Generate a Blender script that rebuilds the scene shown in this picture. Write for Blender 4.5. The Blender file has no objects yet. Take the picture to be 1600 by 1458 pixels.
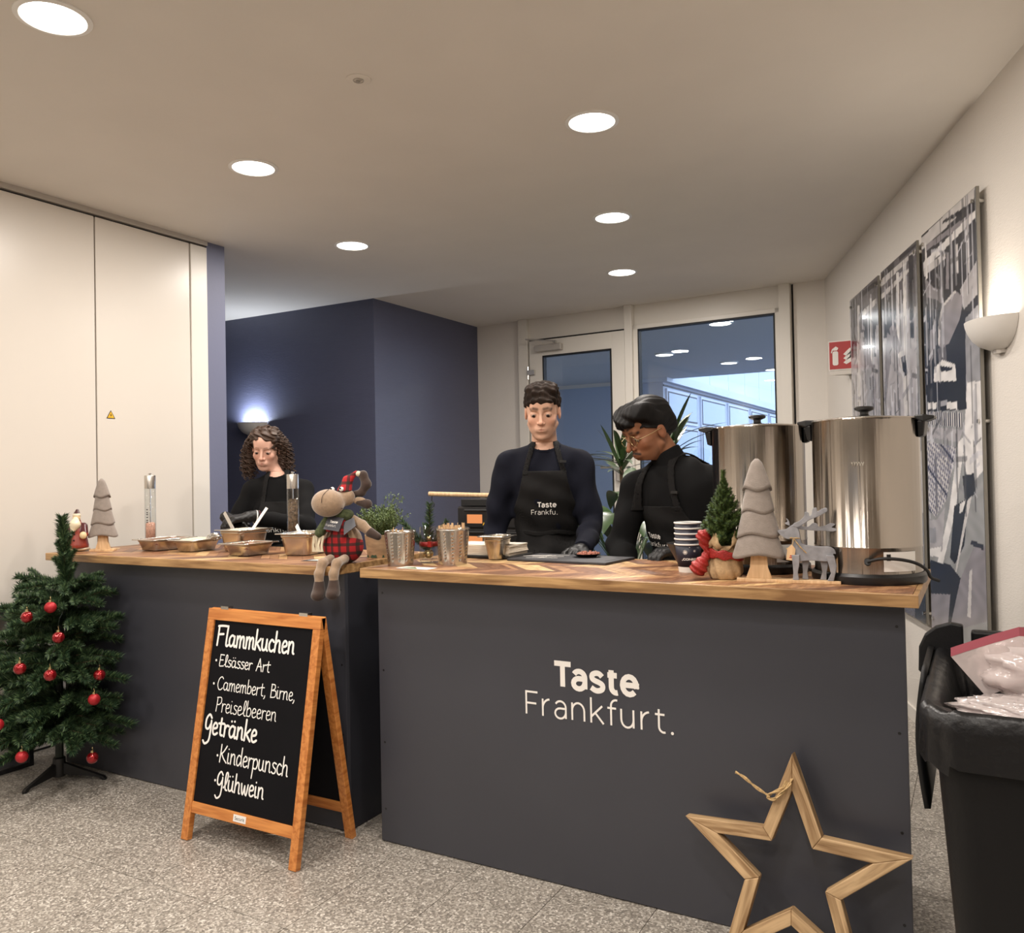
import bpy, bmesh, math, random
import numpy as np
from mathutils import Vector, Matrix, Euler

# ------------------------------------------------------------------ camera, world, light
SC = bpy.context.scene
COL = SC.collection
CAM_H = 1.318
cam = bpy.data.cameras.new('camera')
cam_o = bpy.data.objects.new('camera', cam)
COL.objects.link(cam_o)
SC.camera = cam_o
cam.sensor_fit = 'HORIZONTAL'
cam.sensor_width = 36.0
cam.lens = 1298.6 / 1600 * 36.0
cam.shift_x = 0.0004
cam.shift_y = -0.0039
cam.clip_start = 0.05
cam.clip_end = 200
AZ = math.radians(29.317)          # the counters' depth axis (+Y) lies this far right of the view
PITCH, ROLL = 0.0153497, -0.0193548
def _cam_matrix():
    ex = Vector((math.cos(AZ), -math.sin(AZ), 0)); ey = Vector((math.sin(AZ), math.cos(AZ), 0))
    def w(v): return Vector((v.dot(ex), v.dot(ey), v.z))
    f = Vector((0, math.cos(PITCH), math.sin(PITCH))); u = Vector((0, -math.sin(PITCH), math.cos(PITCH))); r = Vector((1, 0, 0))
    c, s = math.cos(ROLL), math.sin(ROLL)
    r2 = r * c + u * s; u2 = u * c - r * s
    r2, u2, f = w(r2), w(u2), w(f)
    m = Matrix((r2, u2, -f)).transposed().to_4x4()
    m.translation = (0, 0, CAM_H)
    return m
cam_o.matrix_world = _cam_matrix()

W = bpy.data.worlds.new('dusk_sky'); SC.world = W; W.use_nodes = True
_bg = W.node_tree.nodes['Background']
_bg.inputs[0].default_value = (0.56, 0.68, 0.90, 1); _bg.inputs[1].default_value = 3.7

SC.view_settings.view_transform = 'Standard'
SC.view_settings.look = 'None'
SC.view_settings.exposure = 0.22
SC.view_settings.gamma = 1.0
SC.view_settings.use_curve_mapping = False
SC.cycles.use_denoising = True
SC.cycles.max_bounces = 10
SC.cycles.diffuse_bounces = 5
SC.cycles.glossy_bounces = 4
SC.cycles.transmission_bounces = 6
SC.cycles.transparent_max_bounces = 10
SC.cycles.sample_clamp_indirect = 6.0
SC.cycles.caustics_reflective = False
SC.cycles.caustics_refractive = False

K = 1.0209                          # the room was surveyed at 2.75 m, its ceiling is at 2.78 m
CEIL = CAM_H + (2.75 - CAM_H) * K
def rz(z): return CAM_H + (z - CAM_H) * K
LAMP_COL = (1.0, 0.925, 0.85)
LAMP_W = 18
def room_lamp(x, y, power, r=0.1, z=None):
    l = bpy.data.lights.new('downlight_glow', 'AREA'); l.shape = 'DISK'; l.size = 2 * r
    l.energy = power; l.color = LAMP_COL
    o = bpy.data.objects.new('downlight_glow', l); COL.objects.link(o)
    o.location = (x, y, (z if z else CEIL) - 0.012)
    return o
LAMPS_SEEN = [(-2.49, 1.56), (-2.92, 2.79), (-3.39, 4.05), (-1.364, 3.165), (-1.787, 4.41), (-2.226, 5.655)]
LAMPS_HID = [(-.93, 1.92), (-2.06, .32), (-.5, .68), (-1.63, -.9), (-.07, -.56), (-1.2, -2.1), (.36, -1.8), (-2.8, -1.3), (-3.6, .0)]
for p in LAMPS_SEEN + LAMPS_HID:
    room_lamp(p[0], p[1], LAMP_W)

# ------------------------------------------------------------------ materials
def _nt(name):
    m = bpy.data.materials.new(name); m.use_nodes = True
    return m, m.node_tree, m.node_tree.nodes['Principled BSDF']
def srgb(r, g, b):
    return tuple(((c / 255) / 12.92 if c / 255 <= .04045 else ((c / 255 + .055) / 1.055) ** 2.4) for c in (r, g, b))
def _coord(nt, space='Object', scale=(1, 1, 1)):
    tc = nt.nodes.new('ShaderNodeTexCoord'); mp = nt.nodes.new('ShaderNodeMapping')
    mp.inputs['Scale'].default_value = scale
    if space == 'World':
        g = nt.nodes.new('ShaderNodeNewGeometry'); nt.links.new(g.outputs['Position'], mp.inputs[0])
    else:
        nt.links.new(tc.outputs[space], mp.inputs[0])
    return mp.outputs[0]
def mat(name, rgb, rough=.6, metal=0., var=0., nscale=20, bump=0., bscale=60, stretch=(1, 1, 1), spec=.5, sheen=0., space='Object', coat=0., bdist=.002):
    m, nt, p = _nt(name); c = srgb(*rgb)
    p.inputs['Base Color'].default_value = (*c, 1); p.inputs['Roughness'].default_value = rough
    p.inputs['Metallic'].default_value = metal; p.inputs['Specular IOR Level'].default_value = spec
    if sheen: p.inputs['Sheen Weight'].default_value = sheen
    if coat: p.inputs['Coat Weight'].default_value = coat
    if var or bump:
        v = _coord(nt, space, stretch)
    if var:
        n = nt.nodes.new('ShaderNodeTexNoise'); n.inputs['Scale'].default_value = nscale; n.inputs['Detail'].default_value = 5
        nt.links.new(v, n.inputs['Vector'])
        r = nt.nodes.new('ShaderNodeValToRGB'); r.color_ramp.elements[0].position = .3; r.color_ramp.elements[1].position = .7
        r.color_ramp.elements[0].color = (*[x * (1 - var) for x in c], 1); r.color_ramp.elements[1].color = (*[min(1, x * (1 + var)) for x in c], 1)
        nt.links.new(n.outputs[0], r.inputs[0]); nt.links.new(r.outputs[0], p.inputs['Base Color'])
    if bump:
        n2 = nt.nodes.new('ShaderNodeTexNoise'); n2.inputs['Scale'].default_value = bscale; n2.inputs['Detail'].default_value = 4
        nt.links.new(v, n2.inputs['Vector'])
        b = nt.nodes.new('ShaderNodeBump'); b.inputs['Strength'].default_value = bump; b.inputs['Distance'].default_value = bdist
        nt.links.new(n2.outputs[0], b.inputs['Height']); nt.links.new(b.outputs[0], p.inputs['Normal'])
    return m
def wood(name, dark, light, axis='X', scale=1., rough=.45, rnd=0., bands=None):
    """grain along an axis; rnd mixes per-object tone"""
    m, nt, p = _nt(name)
    st = {'X': (1.2, 14, 14), 'Y': (14, 1.2, 14), 'Z': (14, 14, 1.2)}[axis]
    v = _coord(nt, 'Object', tuple(s * scale for s in st))
    oi = nt.nodes.new('ShaderNodeObjectInfo')
    add = nt.nodes.new('ShaderNodeVectorMath'); add.operation = 'ADD'
    sc = nt.nodes.new('ShaderNodeVectorMath'); sc.operation = 'SCALE'; sc.inputs['Scale'].default_value = 37.
    cx = nt.nodes.new('ShaderNodeCombineXYZ')
    nt.links.new(oi.outputs['Random'], cx.inputs[0]); nt.links.new(oi.outputs['Random'], cx.inputs[1])
    nt.links.new(cx.outputs[0], sc.inputs[0]); nt.links.new(v, add.inputs[0]); nt.links.new(sc.outputs[0], add.inputs[1])
    n = nt.nodes.new('ShaderNodeTexNoise'); n.inputs['Scale'].default_value = 3.5; n.inputs['Detail'].default_value = 7; n.inputs['Distortion'].default_value = .6
    nt.links.new(add.outputs[0], n.inputs['Vector'])
    r = nt.nodes.new('ShaderNodeValToRGB'); e = r.color_ramp.elements
    e[0].position = .33; e[1].position = .66; e[0].color = (*srgb(*dark), 1); e[1].color = (*srgb(*light), 1)
    nt.links.new(n.outputs[0], r.inputs[0]); out = r.outputs[0]
    if bands:
        r2 = nt.nodes.new('ShaderNodeValToRGB'); r2.color_ramp.interpolation = 'CONSTANT'
        els = r2.color_ramp.elements
        while len(els) < len(bands): els.new(.5)
        for i, (pos, col) in enumerate(bands): els[i].position = pos; els[i].color = (*srgb(*col), 1)
        nt.links.new(oi.outputs['Random'], r2.inputs[0])
        mx = nt.nodes.new('ShaderNodeMix'); mx.data_type = 'RGBA'; mx.blend_type = 'MULTIPLY'; mx.inputs[0].default_value = 1.
        nt.links.new(out, mx.inputs[6]); nt.links.new(r2.outputs[0], mx.inputs[7]); out = mx.outputs[2]
    nt.links.new(out, p.inputs['Base Color']); p.inputs['Roughness'].default_value = rough
    b = nt.nodes.new('ShaderNodeBump'); b.inputs['Strength'].default_value = .15; b.inputs['Distance'].default_value = .001
    nt.links.new(n.outputs[0], b.inputs['Height']); nt.links.new(b.outputs[0], p.inputs['Normal'])
    return m
def attr_mat(name, rough=.6, spec=.5, coat=0., sheen=0., bump=0., bscale=80):
    m, nt, p = _nt(name)
    a = nt.nodes.new('ShaderNodeAttribute'); a.attribute_name = 'paint'
    nt.links.new(a.outputs[0], p.inputs['Base Color']); p.inputs['Roughness'].default_value = rough
    p.inputs['Specular IOR Level'].default_value = spec; p.inputs['Coat Weight'].default_value = coat; p.inputs['Sheen Weight'].default_value = sheen
    if bump:
        v = _coord(nt); n2 = nt.nodes.new('ShaderNodeTexNoise'); n2.inputs['Scale'].default_value = bscale
        nt.links.new(v, n2.inputs['Vector']); b = nt.nodes.new('ShaderNodeBump'); b.inputs['Strength'].default_value = bump; b.inputs['Distance'].default_value = .002
        nt.links.new(n2.outputs[0], b.inputs['Height']); nt.links.new(b.outputs[0], p.inputs['Normal'])
    return m
def emis(name, rgb, s):
    m = bpy.data.materials.new(name); m.use_nodes = True; nt = m.node_tree; nt.nodes.clear()
    e = nt.nodes.new('ShaderNodeEmission'); o = nt.nodes.new('ShaderNodeOutputMaterial')
    e.inputs[0].default_value = (*rgb, 1); e.inputs[1].default_value = s; nt.links.new(e.outputs[0], o.inputs[0]); return m
def pane_mat(name, tint=(1, 1, 1), ior=1.5, rough=0., opaque=0., col=(.8, .8, .8), bump=0.):
    """thin clear sheet: fresnel reflection over plain transparency (film, window pane)"""
    m = bpy.data.materials.new(name); m.use_nodes = True; nt = m.node_tree; nt.nodes.clear()
    o = nt.nodes.new('ShaderNodeOutputMaterial'); t = nt.nodes.new('ShaderNodeBsdfTransparent'); g = nt.nodes.new('ShaderNodeBsdfGlossy')
    mx = nt.nodes.new('ShaderNodeMixShader')
    t.inputs[0].default_value = (*tint, 1); g.inputs['Roughness'].default_value = rough; 
    lw = nt.nodes.new('ShaderNodeLayerWeight'); lw.inputs[0].default_value = .5
    pw = nt.nodes.new('ShaderNodeMath'); pw.operation = 'POWER'; pw.inputs[1].default_value = 4.
    ma = nt.nodes.new('ShaderNodeMath'); ma.operation = 'MULTIPLY_ADD'; ma.inputs[1].default_value = .7; ma.inputs[2].default_value = (ior - 1) ** 2 / (ior + 1) ** 2 * 1.5
    nt.links.new(lw.outputs['Facing'], pw.inputs[0]); nt.links.new(pw.outputs[0], ma.inputs[0]); nt.links.new(ma.outputs[0], mx.inputs[0])
    base = t.outputs[0]
    if opaque:
        d = nt.nodes.new('ShaderNodeBsdfDiffuse'); d.inputs[0].default_value = (*col, 1); m2 = nt.nodes.new('ShaderNodeMixShader'); m2.inputs[0].default_value = opaque
        nt.links.new(t.outputs[0], m2.inputs[1]); nt.links.new(d.outputs[0], m2.inputs[2]); base = m2.outputs[0]
    if bump:
        v = _coord(nt); n2 = nt.nodes.new('ShaderNodeTexNoise'); n2.inputs['Scale'].default_value = 28; n2.inputs['Detail'].default_value = 2
        nt.links.new(v, n2.inputs['Vector']); b = nt.nodes.new('ShaderNodeBump'); b.inputs['Strength'].default_value = bump; b.inputs['Distance'].default_value = .01
        nt.links.new(n2.outputs[0], b.inputs['Height']); nt.links.new(b.outputs[0], g.inputs['Normal']); nt.links.new(b.outputs[0], lw.inputs['Normal'])
    nt.links.new(base, mx.inputs[1]); nt.links.new(g.outputs[0], mx.inputs[2]); nt.links.new(mx.outputs[0], o.inputs[0])
    return m

M = {}
M['ceiling'] = mat('ceiling_plaster', (222, 216, 208), .9, var=.02, nscale=3, bump=.12, bscale=220)
M['panel_white'] = mat('white_laminate', (216, 209, 199), .32, var=.01, nscale=2)
M['wall_white'] = mat('white_wallpaper', (222, 216, 208), .75, bump=.35, bscale=55, stretch=(1, 1, 3.5), bdist=.003)
M['trim_grey'] = mat('aluminium_trim', (190, 184, 176), .4, metal=.3)
M['dark_gap'] = mat('dark_joint', (26, 24, 24), .8)
M['blue_wall'] = mat('dark_blue_wallpaper', (84, 87, 108), .42, var=.03, nscale=8, bump=.35, bscale=26, stretch=(1, 1, 7), bdist=.003)
M['blue_pillar'] = mat('slate_blue_paint', (106, 110, 134), .55, bump=.2, bscale=50)
M['frame_white'] = mat('white_painted_frame', (222, 217, 208), .38)
M['rubber'] = mat('black_rubber', (18, 18, 19), .6)
M['counter'] = mat('anthracite_board', (60, 61, 68), .38, var=.06, nscale=2.2, bump=.05, bscale=300)
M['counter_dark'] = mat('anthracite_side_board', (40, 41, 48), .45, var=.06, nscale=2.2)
M['edge'] = wood('oiled_edge_wood', (122, 88, 54), (188, 150, 102), 'X', 1.0, .4)
M['plank'] = wood('oiled_plank_wood', (190, 176, 164), (248, 242, 236), 'Y', 1.6, .38, bands=[(0, (164, 122, 92)), (.22, (188, 146, 108)), (.42, (132, 96, 74)), (.6, (206, 168, 122)), (.74, (150, 108, 80)), (.86, (232, 202, 152))])
M['core'] = mat('dark_glue_joint', (92, 58, 34), .6)
M['steel'] = mat('brushed_steel', (196, 190, 182), .24, metal=1., bump=.03, bscale=90, stretch=(30, 30, .6))
M['steel_aniso'] = mat('circular_brushed_steel', (168, 160, 151), .2, metal=1.)
_n = M['steel_aniso'].node_tree; _t = _n.nodes.new('ShaderNodeTangent'); _t.direction_type = 'RADIAL'; _t.axis = 'Z'
_p = _n.nodes['Principled BSDF']; _p.inputs['Anisotropic'].default_value = .85; _p.inputs['Anisotropic Rotation'].default_value = .25; _b = _n.nodes.new('ShaderNodeBump'); _b.inputs['Distance'].default_value = .006; _b.inputs['Strength'].default_value = .6; _x = _n.nodes.new('ShaderNodeTexNoise'); _x.inputs['Scale'].default_value = 1.0; _x.inputs['Detail'].default_value = 3; _n.links.new(_coord(_n, 'Object', (26, 26, .5)), _x.inputs['Vector']); _n.links.new(_x.outputs[0], _b.inputs['Height']); _n.links.new(_b.outputs[0], _p.inputs['Normal']); _n.links.new(_t.outputs[0], _p.inputs['Tangent'])
M['steel_pan'] = mat('pan_steel', (196, 184, 168), .27, metal=1., var=.06, nscale=14)
M['steel_rim'] = mat('polished_steel', (215, 212, 206), .16, metal=1.)
M['chrome'] = mat('chrome', (220, 220, 222), .08, metal=1.)
M['black_plastic'] = mat('black_plastic', (20, 20, 21), .38)
M['black_matt'] = mat('matt_black', (17, 17, 18), .6)
M['black_steel'] = mat('black_painted_steel', (28, 28, 30), .35)
M['oak'] = wood('star_oak', (134, 102, 66), (204, 172, 130), 'X', 1.3, .55)
M['orange_wood'] = wood('orange_varnished_beech', (172, 100, 44), (212, 142, 76), 'Z', 1.2, .35)
M['orange_wood_x'] = wood('orange_varnished_rail', (172, 100, 44), (212, 142, 76), 'X', 1.2, .35)
M['pale_wood'] = wood('pale_pine', (196, 158, 116), (226, 194, 152), 'Z', 1.6, .6)
M['board'] = mat('chalkboard_black', (12, 12, 16), .75, var=.12, nscale=6, spec=.15)
M['chalk'] = mat('white_chalk_marker', (236, 234, 230), .8)
M['logo'] = mat('white_vinyl', (236, 232, 226), .6)
M['felt'] = mat('taupe_felt', (142, 132, 124), .95, var=.08, nscale=60, bump=.5, bscale=260, sheen=.4)
M['grey_wood'] = mat('grey_stained_wood', (138, 138, 142), .75, var=.22, nscale=40, stretch=(1, 1, .3), bump=.3, bscale=120)
M['burlap'] = mat('burlap', (176, 148, 112), .95, var=.15, nscale=120, bump=.8, bscale=320)
M['red_ribbon'] = mat('red_glitter_ribbon', (148, 34, 30), .35, var=.3, nscale=260, bump=.8, bscale=300, metal=.2)
M['red_gloss'] = mat('red_glass_bauble', (150, 14, 24), .1, metal=.65, coat=.6)
M['red_matt'] = mat('red_satin_bauble', (168, 32, 40), .42, metal=.3)
M['gold'] = mat('champagne_metal', (206, 186, 140), .25, metal=1.)
M['needle'] = mat('dark_green_needles', (42, 66, 42), .55, var=.35, nscale=9)
M['needle_tip'] = mat('pale_green_needles', (96, 120, 78), .55, var=.25, nscale=9)
M['needle_fir'] = mat('olive_green_needles', (92, 112, 56), .6, var=.35, nscale=30)
M['herb'] = mat('thyme_leaves', (88, 106, 58), .6, var=.35, nscale=60)
M['leaf'] = mat('glossy_leaf', (52, 74, 40), .32, var=.3, nscale=14)
M['leaf_pale'] = mat('pale_leaf', (86, 102, 70), .45, var=.25, nscale=14)
M['stem'] = mat('brown_stem', (74, 58, 40), .8, var=.2)
M['tree_pole'] = mat('dark_green_pole', (22, 32, 24), .6)
M['skin_a'] = attr_mat('skin_painted', .55, spec=.3)
M['cloth_black'] = mat('black_cotton', (13, 13, 14), .9, var=.08, nscale=300, bump=.25, bscale=500, spec=.2)
M['cloth_navy'] = mat('navy_sweatshirt', (16, 18, 29), .92, var=.08, nscale=200, bump=.3, bscale=400, spec=.2)
M['apron'] = mat('black_apron_twill', (20, 19, 19), .85, var=.06, nscale=400, bump=.25, bscale=600, spec=.25)
M['denim'] = mat('dark_trousers', (26, 28, 34), .85)
M['glove'] = mat('black_nitrile_glove', (15, 15, 16), .5, bump=.3, bscale=160)
M['hair_brown'] = mat('dark_brown_hair', (40, 30, 24), .65, var=.4, nscale=60, stretch=(1, 1, .3), bump=.6, bscale=160, spec=.25)
M['hair_black'] = mat('black_hair', (14, 12, 12), .55, var=.3, nscale=60, stretch=(1, 1, .3), bump=.5, bscale=160, spec=.2)
M['hair_curl'] = mat('brown_curly_hair', (64, 45, 33), .6, var=.3, nscale=60)
M['white_plastic'] = mat('white_plastic', (232, 230, 226), .4)
M['paper'] = mat('white_paper', (226, 222, 214), .8)
M['cream_cloth'] = mat('cream_napkin_paper', (224, 212, 194), .9, bump=.2)
M['slate'] = mat('dark_slate', (48, 48, 52), .55, var=.1, nscale=20, bump=.3, bscale=90)
M['print'] = attr_mat('acrylic_print', .2, spec=.35, coat=.22)
M['paint'] = attr_mat('painted_surface', .65)
M['paint_gloss'] = attr_mat('painted_ceramic', .3)
M['plaid'] = None
M['window_glass'] = pane_mat('window_glass', (.86, .9, .93), 1.45)
M['clear'] = pane_mat('clear_glass', (.95, .96, .96), 1.35)
M['acrylic_edge'] = mat('grey_acrylic_edge', (134, 130, 122), .3)
M['film'] = pane_mat('plastic_film', (.95, .9, .9), 1.5, .12, opaque=.42, col=(.82, .74, .72), bump=1.)
M['red_film'] = mat('red_bag_seal', (150, 70, 82), .4)
M['bin'] = mat('black_bin_plastic', (8, 8, 10), .5, spec=.3, bump=.2, bscale=200)
M['liner'] = mat('black_bin_liner', (16, 16, 18), .36, spec=.4, bump=.5, bscale=25, bdist=.01)
M['lamp_face'] = emis('lamp_face', (1, .95, .86), 7)
M['outside_lamp'] = emis('outside_lamp_face', (1, .93, .82), 5)
M['glow'] = emis('oven_glow', (1, .36, .13), .75)
M['sconce_glow'] = emis('sconce_glow', (.85, .92, 1), 6)
M['plaster_white'] = mat('white_plaster_lamp', (226, 222, 216), .5)
M['red_sign'] = mat('red_sign_face', (176, 32, 30), .4)
M['sign_white'] = mat('white_sign_print', (238, 234, 228), .5)
M['yellow'] = mat('yellow_sticker', (232, 178, 36), .5)
M['black_ink'] = mat('black_ink', (16, 16, 16), .6)
M['soffit'] = mat('outside_soffit', (206, 206, 206), .8)
M['facade'] = mat('facade_render', (176, 184, 200), .7)
M['outside_plaster'] = mat('outside_plaster', (226, 216, 204), .8)
M['facade_panel'] = mat('facade_panel', (196, 206, 226), .5)
M['facade_frame'] = mat('facade_frame', (196, 202, 214), .5)
M['facade_glass'] = mat('facade_glass', (120, 142, 172), .15)
M['facade_dark'] = mat('facade_dark_line', (46, 52, 66), .6)
M['ground'] = mat('outside_paving', (110, 114, 122), .8)
M['blue_pot'] = mat('blue_planter', (74, 96, 142), .45)
M['salt'] = mat('pink_salt', (224, 172, 150), .7, var=.3, nscale=160, bump=.8, bscale=160)
M['pepper'] = mat('peppercorns', (104, 84, 64), .6, var=.85, nscale=110, bump=1., bscale=110, bdist=.004)
M['plush'] = mat('beige_plush', (146, 122, 98), .95, var=.12, nscale=90, bump=.5, bscale=320, sheen=.5)
M['plush_dark'] = mat('dark_brown_plush', (58, 42, 34), .95, var=.12, nscale=90, bump=.4, bscale=260, sheen=.3)
M['scarf'] = mat('green_knit_scarf', (70, 78, 50), .95, var=.4, nscale=110, bump=.9, bscale=160)
M['wool'] = mat('cream_wool', (214, 202, 176), .95, var=.1, nscale=80)
M['birch'] = mat('birch_bark_pot', (178, 150, 118), .85, var=.25, nscale=18, stretch=(1, 1, 3), bump=.4, bscale=60)
M['dark_red'] = mat('dark_red_jar', (70, 22, 28), .3)
M['bowl'] = mat('black_bowl', (30, 28, 28), .35)
M['food'] = mat('grated_cheese', (226, 216, 188), .8, var=.12, nscale=120, bump=1., bscale=120, bdist=.01)
M['bacon'] = mat('diced_bacon', (196, 132, 112), .6, var=.35, nscale=120, bump=1., bscale=110, bdist=.008)
M['rope'] = mat('jute_rope', (188, 158, 112), .9, var=.3, nscale=120)
M['copper'] = mat('oven_inside', (196, 110, 62), .5)
M['cup_navy'] = mat('navy_paper_cup', (28, 28, 44), .5)

def plaid_mat():
    m, nt, p = _nt('red_tartan')
    v = _coord(nt, 'Object'); s = nt.nodes.new('ShaderNodeSeparateXYZ'); nt.links.new(v, s.inputs[0])
    outs = []
    for ax, f in ((0, 210.), (2, 190.)):
        mu = nt.nodes.new('ShaderNodeMath'); mu.operation = 'MULTIPLY'; mu.inputs[1].default_value = f
        si = nt.nodes.new('ShaderNodeMath'); si.operation = 'SINE'; nt.links.new(s.outputs[ax], mu.inputs[0]); nt.links.new(mu.outputs[0], si.inputs[0])
        g = nt.nodes.new('ShaderNodeMath'); g.operation = 'GREATER_THAN'; g.inputs[1].default_value = .45; nt.links.new(si.outputs[0], g.inputs[0])
        outs.append(g.outputs[0])
    ad = nt.nodes.new('ShaderNodeMath'); ad.operation = 'ADD'; nt.links.new(outs[0], ad.inputs[0]); nt.links.new(outs[1], ad.inputs[1])
    hf = nt.nodes.new('ShaderNodeMath'); hf.operation = 'MULTIPLY'; hf.inputs[1].default_value = .5; nt.links.new(ad.outputs[0], hf.inputs[0])
    r = nt.nodes.new('ShaderNodeValToRGB'); r.color_ramp.interpolation = 'CONSTANT'; e = r.color_ramp.elements
    e[0].color = (*srgb(164, 30, 34), 1); e[1].position = .4; e[1].color = (*srgb(84, 26, 28), 1)
    e3 = e.new(.9); e3.color = (*srgb(40, 38, 30), 1)
    nt.links.new(hf.outputs[0], r.inputs[0]); nt.links.new(r.outputs[0], p.inputs['Base Color']); p.inputs['Roughness'].default_value = .9
    return m
M['plaid'] = plaid_mat()
def terrazzo_mat():
    m, nt, p = _nt('terrazzo')
    v = _coord(nt, 'World')
    vo = nt.nodes.new('ShaderNodeTexVoronoi'); vo.inputs['Scale'].default_value = 170; vo.inputs['Randomness'].default_value = 1
    nt.links.new(v, vo.inputs['Vector'])
    sp = nt.nodes.new('ShaderNodeSeparateXYZ'); nt.links.new(vo.outputs['Color'], sp.inputs[0])
    r = nt.nodes.new('ShaderNodeValToRGB'); r.color_ramp.interpolation = 'CONSTANT'; e = r.color_ramp.elements
    cols = [(0, (132, 126, 117)), (.2, (156, 149, 139)), (.38, (174, 167, 157)), (.55, (144, 137, 128)), (.72, (188, 182, 172)), (.87, (118, 112, 105)), (.93, (214, 208, 199))]
    while len(e) < len(cols): e.new(.5)
    for i, (a, c) in enumerate(cols): e[i].position = a; e[i].color = (*srgb(*c), 1)
    nt.links.new(sp.outputs[0], r.inputs[0])
    n = nt.nodes.new('ShaderNodeTexNoise'); n.inputs['Scale'].default_value = 1.6; nt.links.new(v, n.inputs['Vector'])
    oi = nt.nodes.new('ShaderNodeObjectInfo')
    mr = nt.nodes.new('ShaderNodeMapRange'); mr.inputs[3].default_value = .93; mr.inputs[4].default_value = 1.03; nt.links.new(oi.outputs['Random'], mr.inputs[0])
    mx = nt.nodes.new('ShaderNodeMix'); mx.data_type = 'RGBA'; mx.blend_type = 'MULTIPLY'; mx.inputs[0].default_value = 1
    nt.links.new(r.outputs[0], mx.inputs[6]); nt.links.new(mr.outputs[0], mx.inputs[7])
    nt.links.new(mx.outputs[2], p.inputs['Base Color']); p.inputs['Roughness'].default_value = .34
    rr = nt.nodes.new('ShaderNodeMapRange'); rr.inputs[3].default_value = .26; rr.inputs[4].default_value = .5; nt.links.new(n.outputs[0], rr.inputs[0]); nt.links.new(rr.outputs[0], p.inputs['Roughness'])
    return m
M['terrazzo'] = terrazzo_mat()

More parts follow.
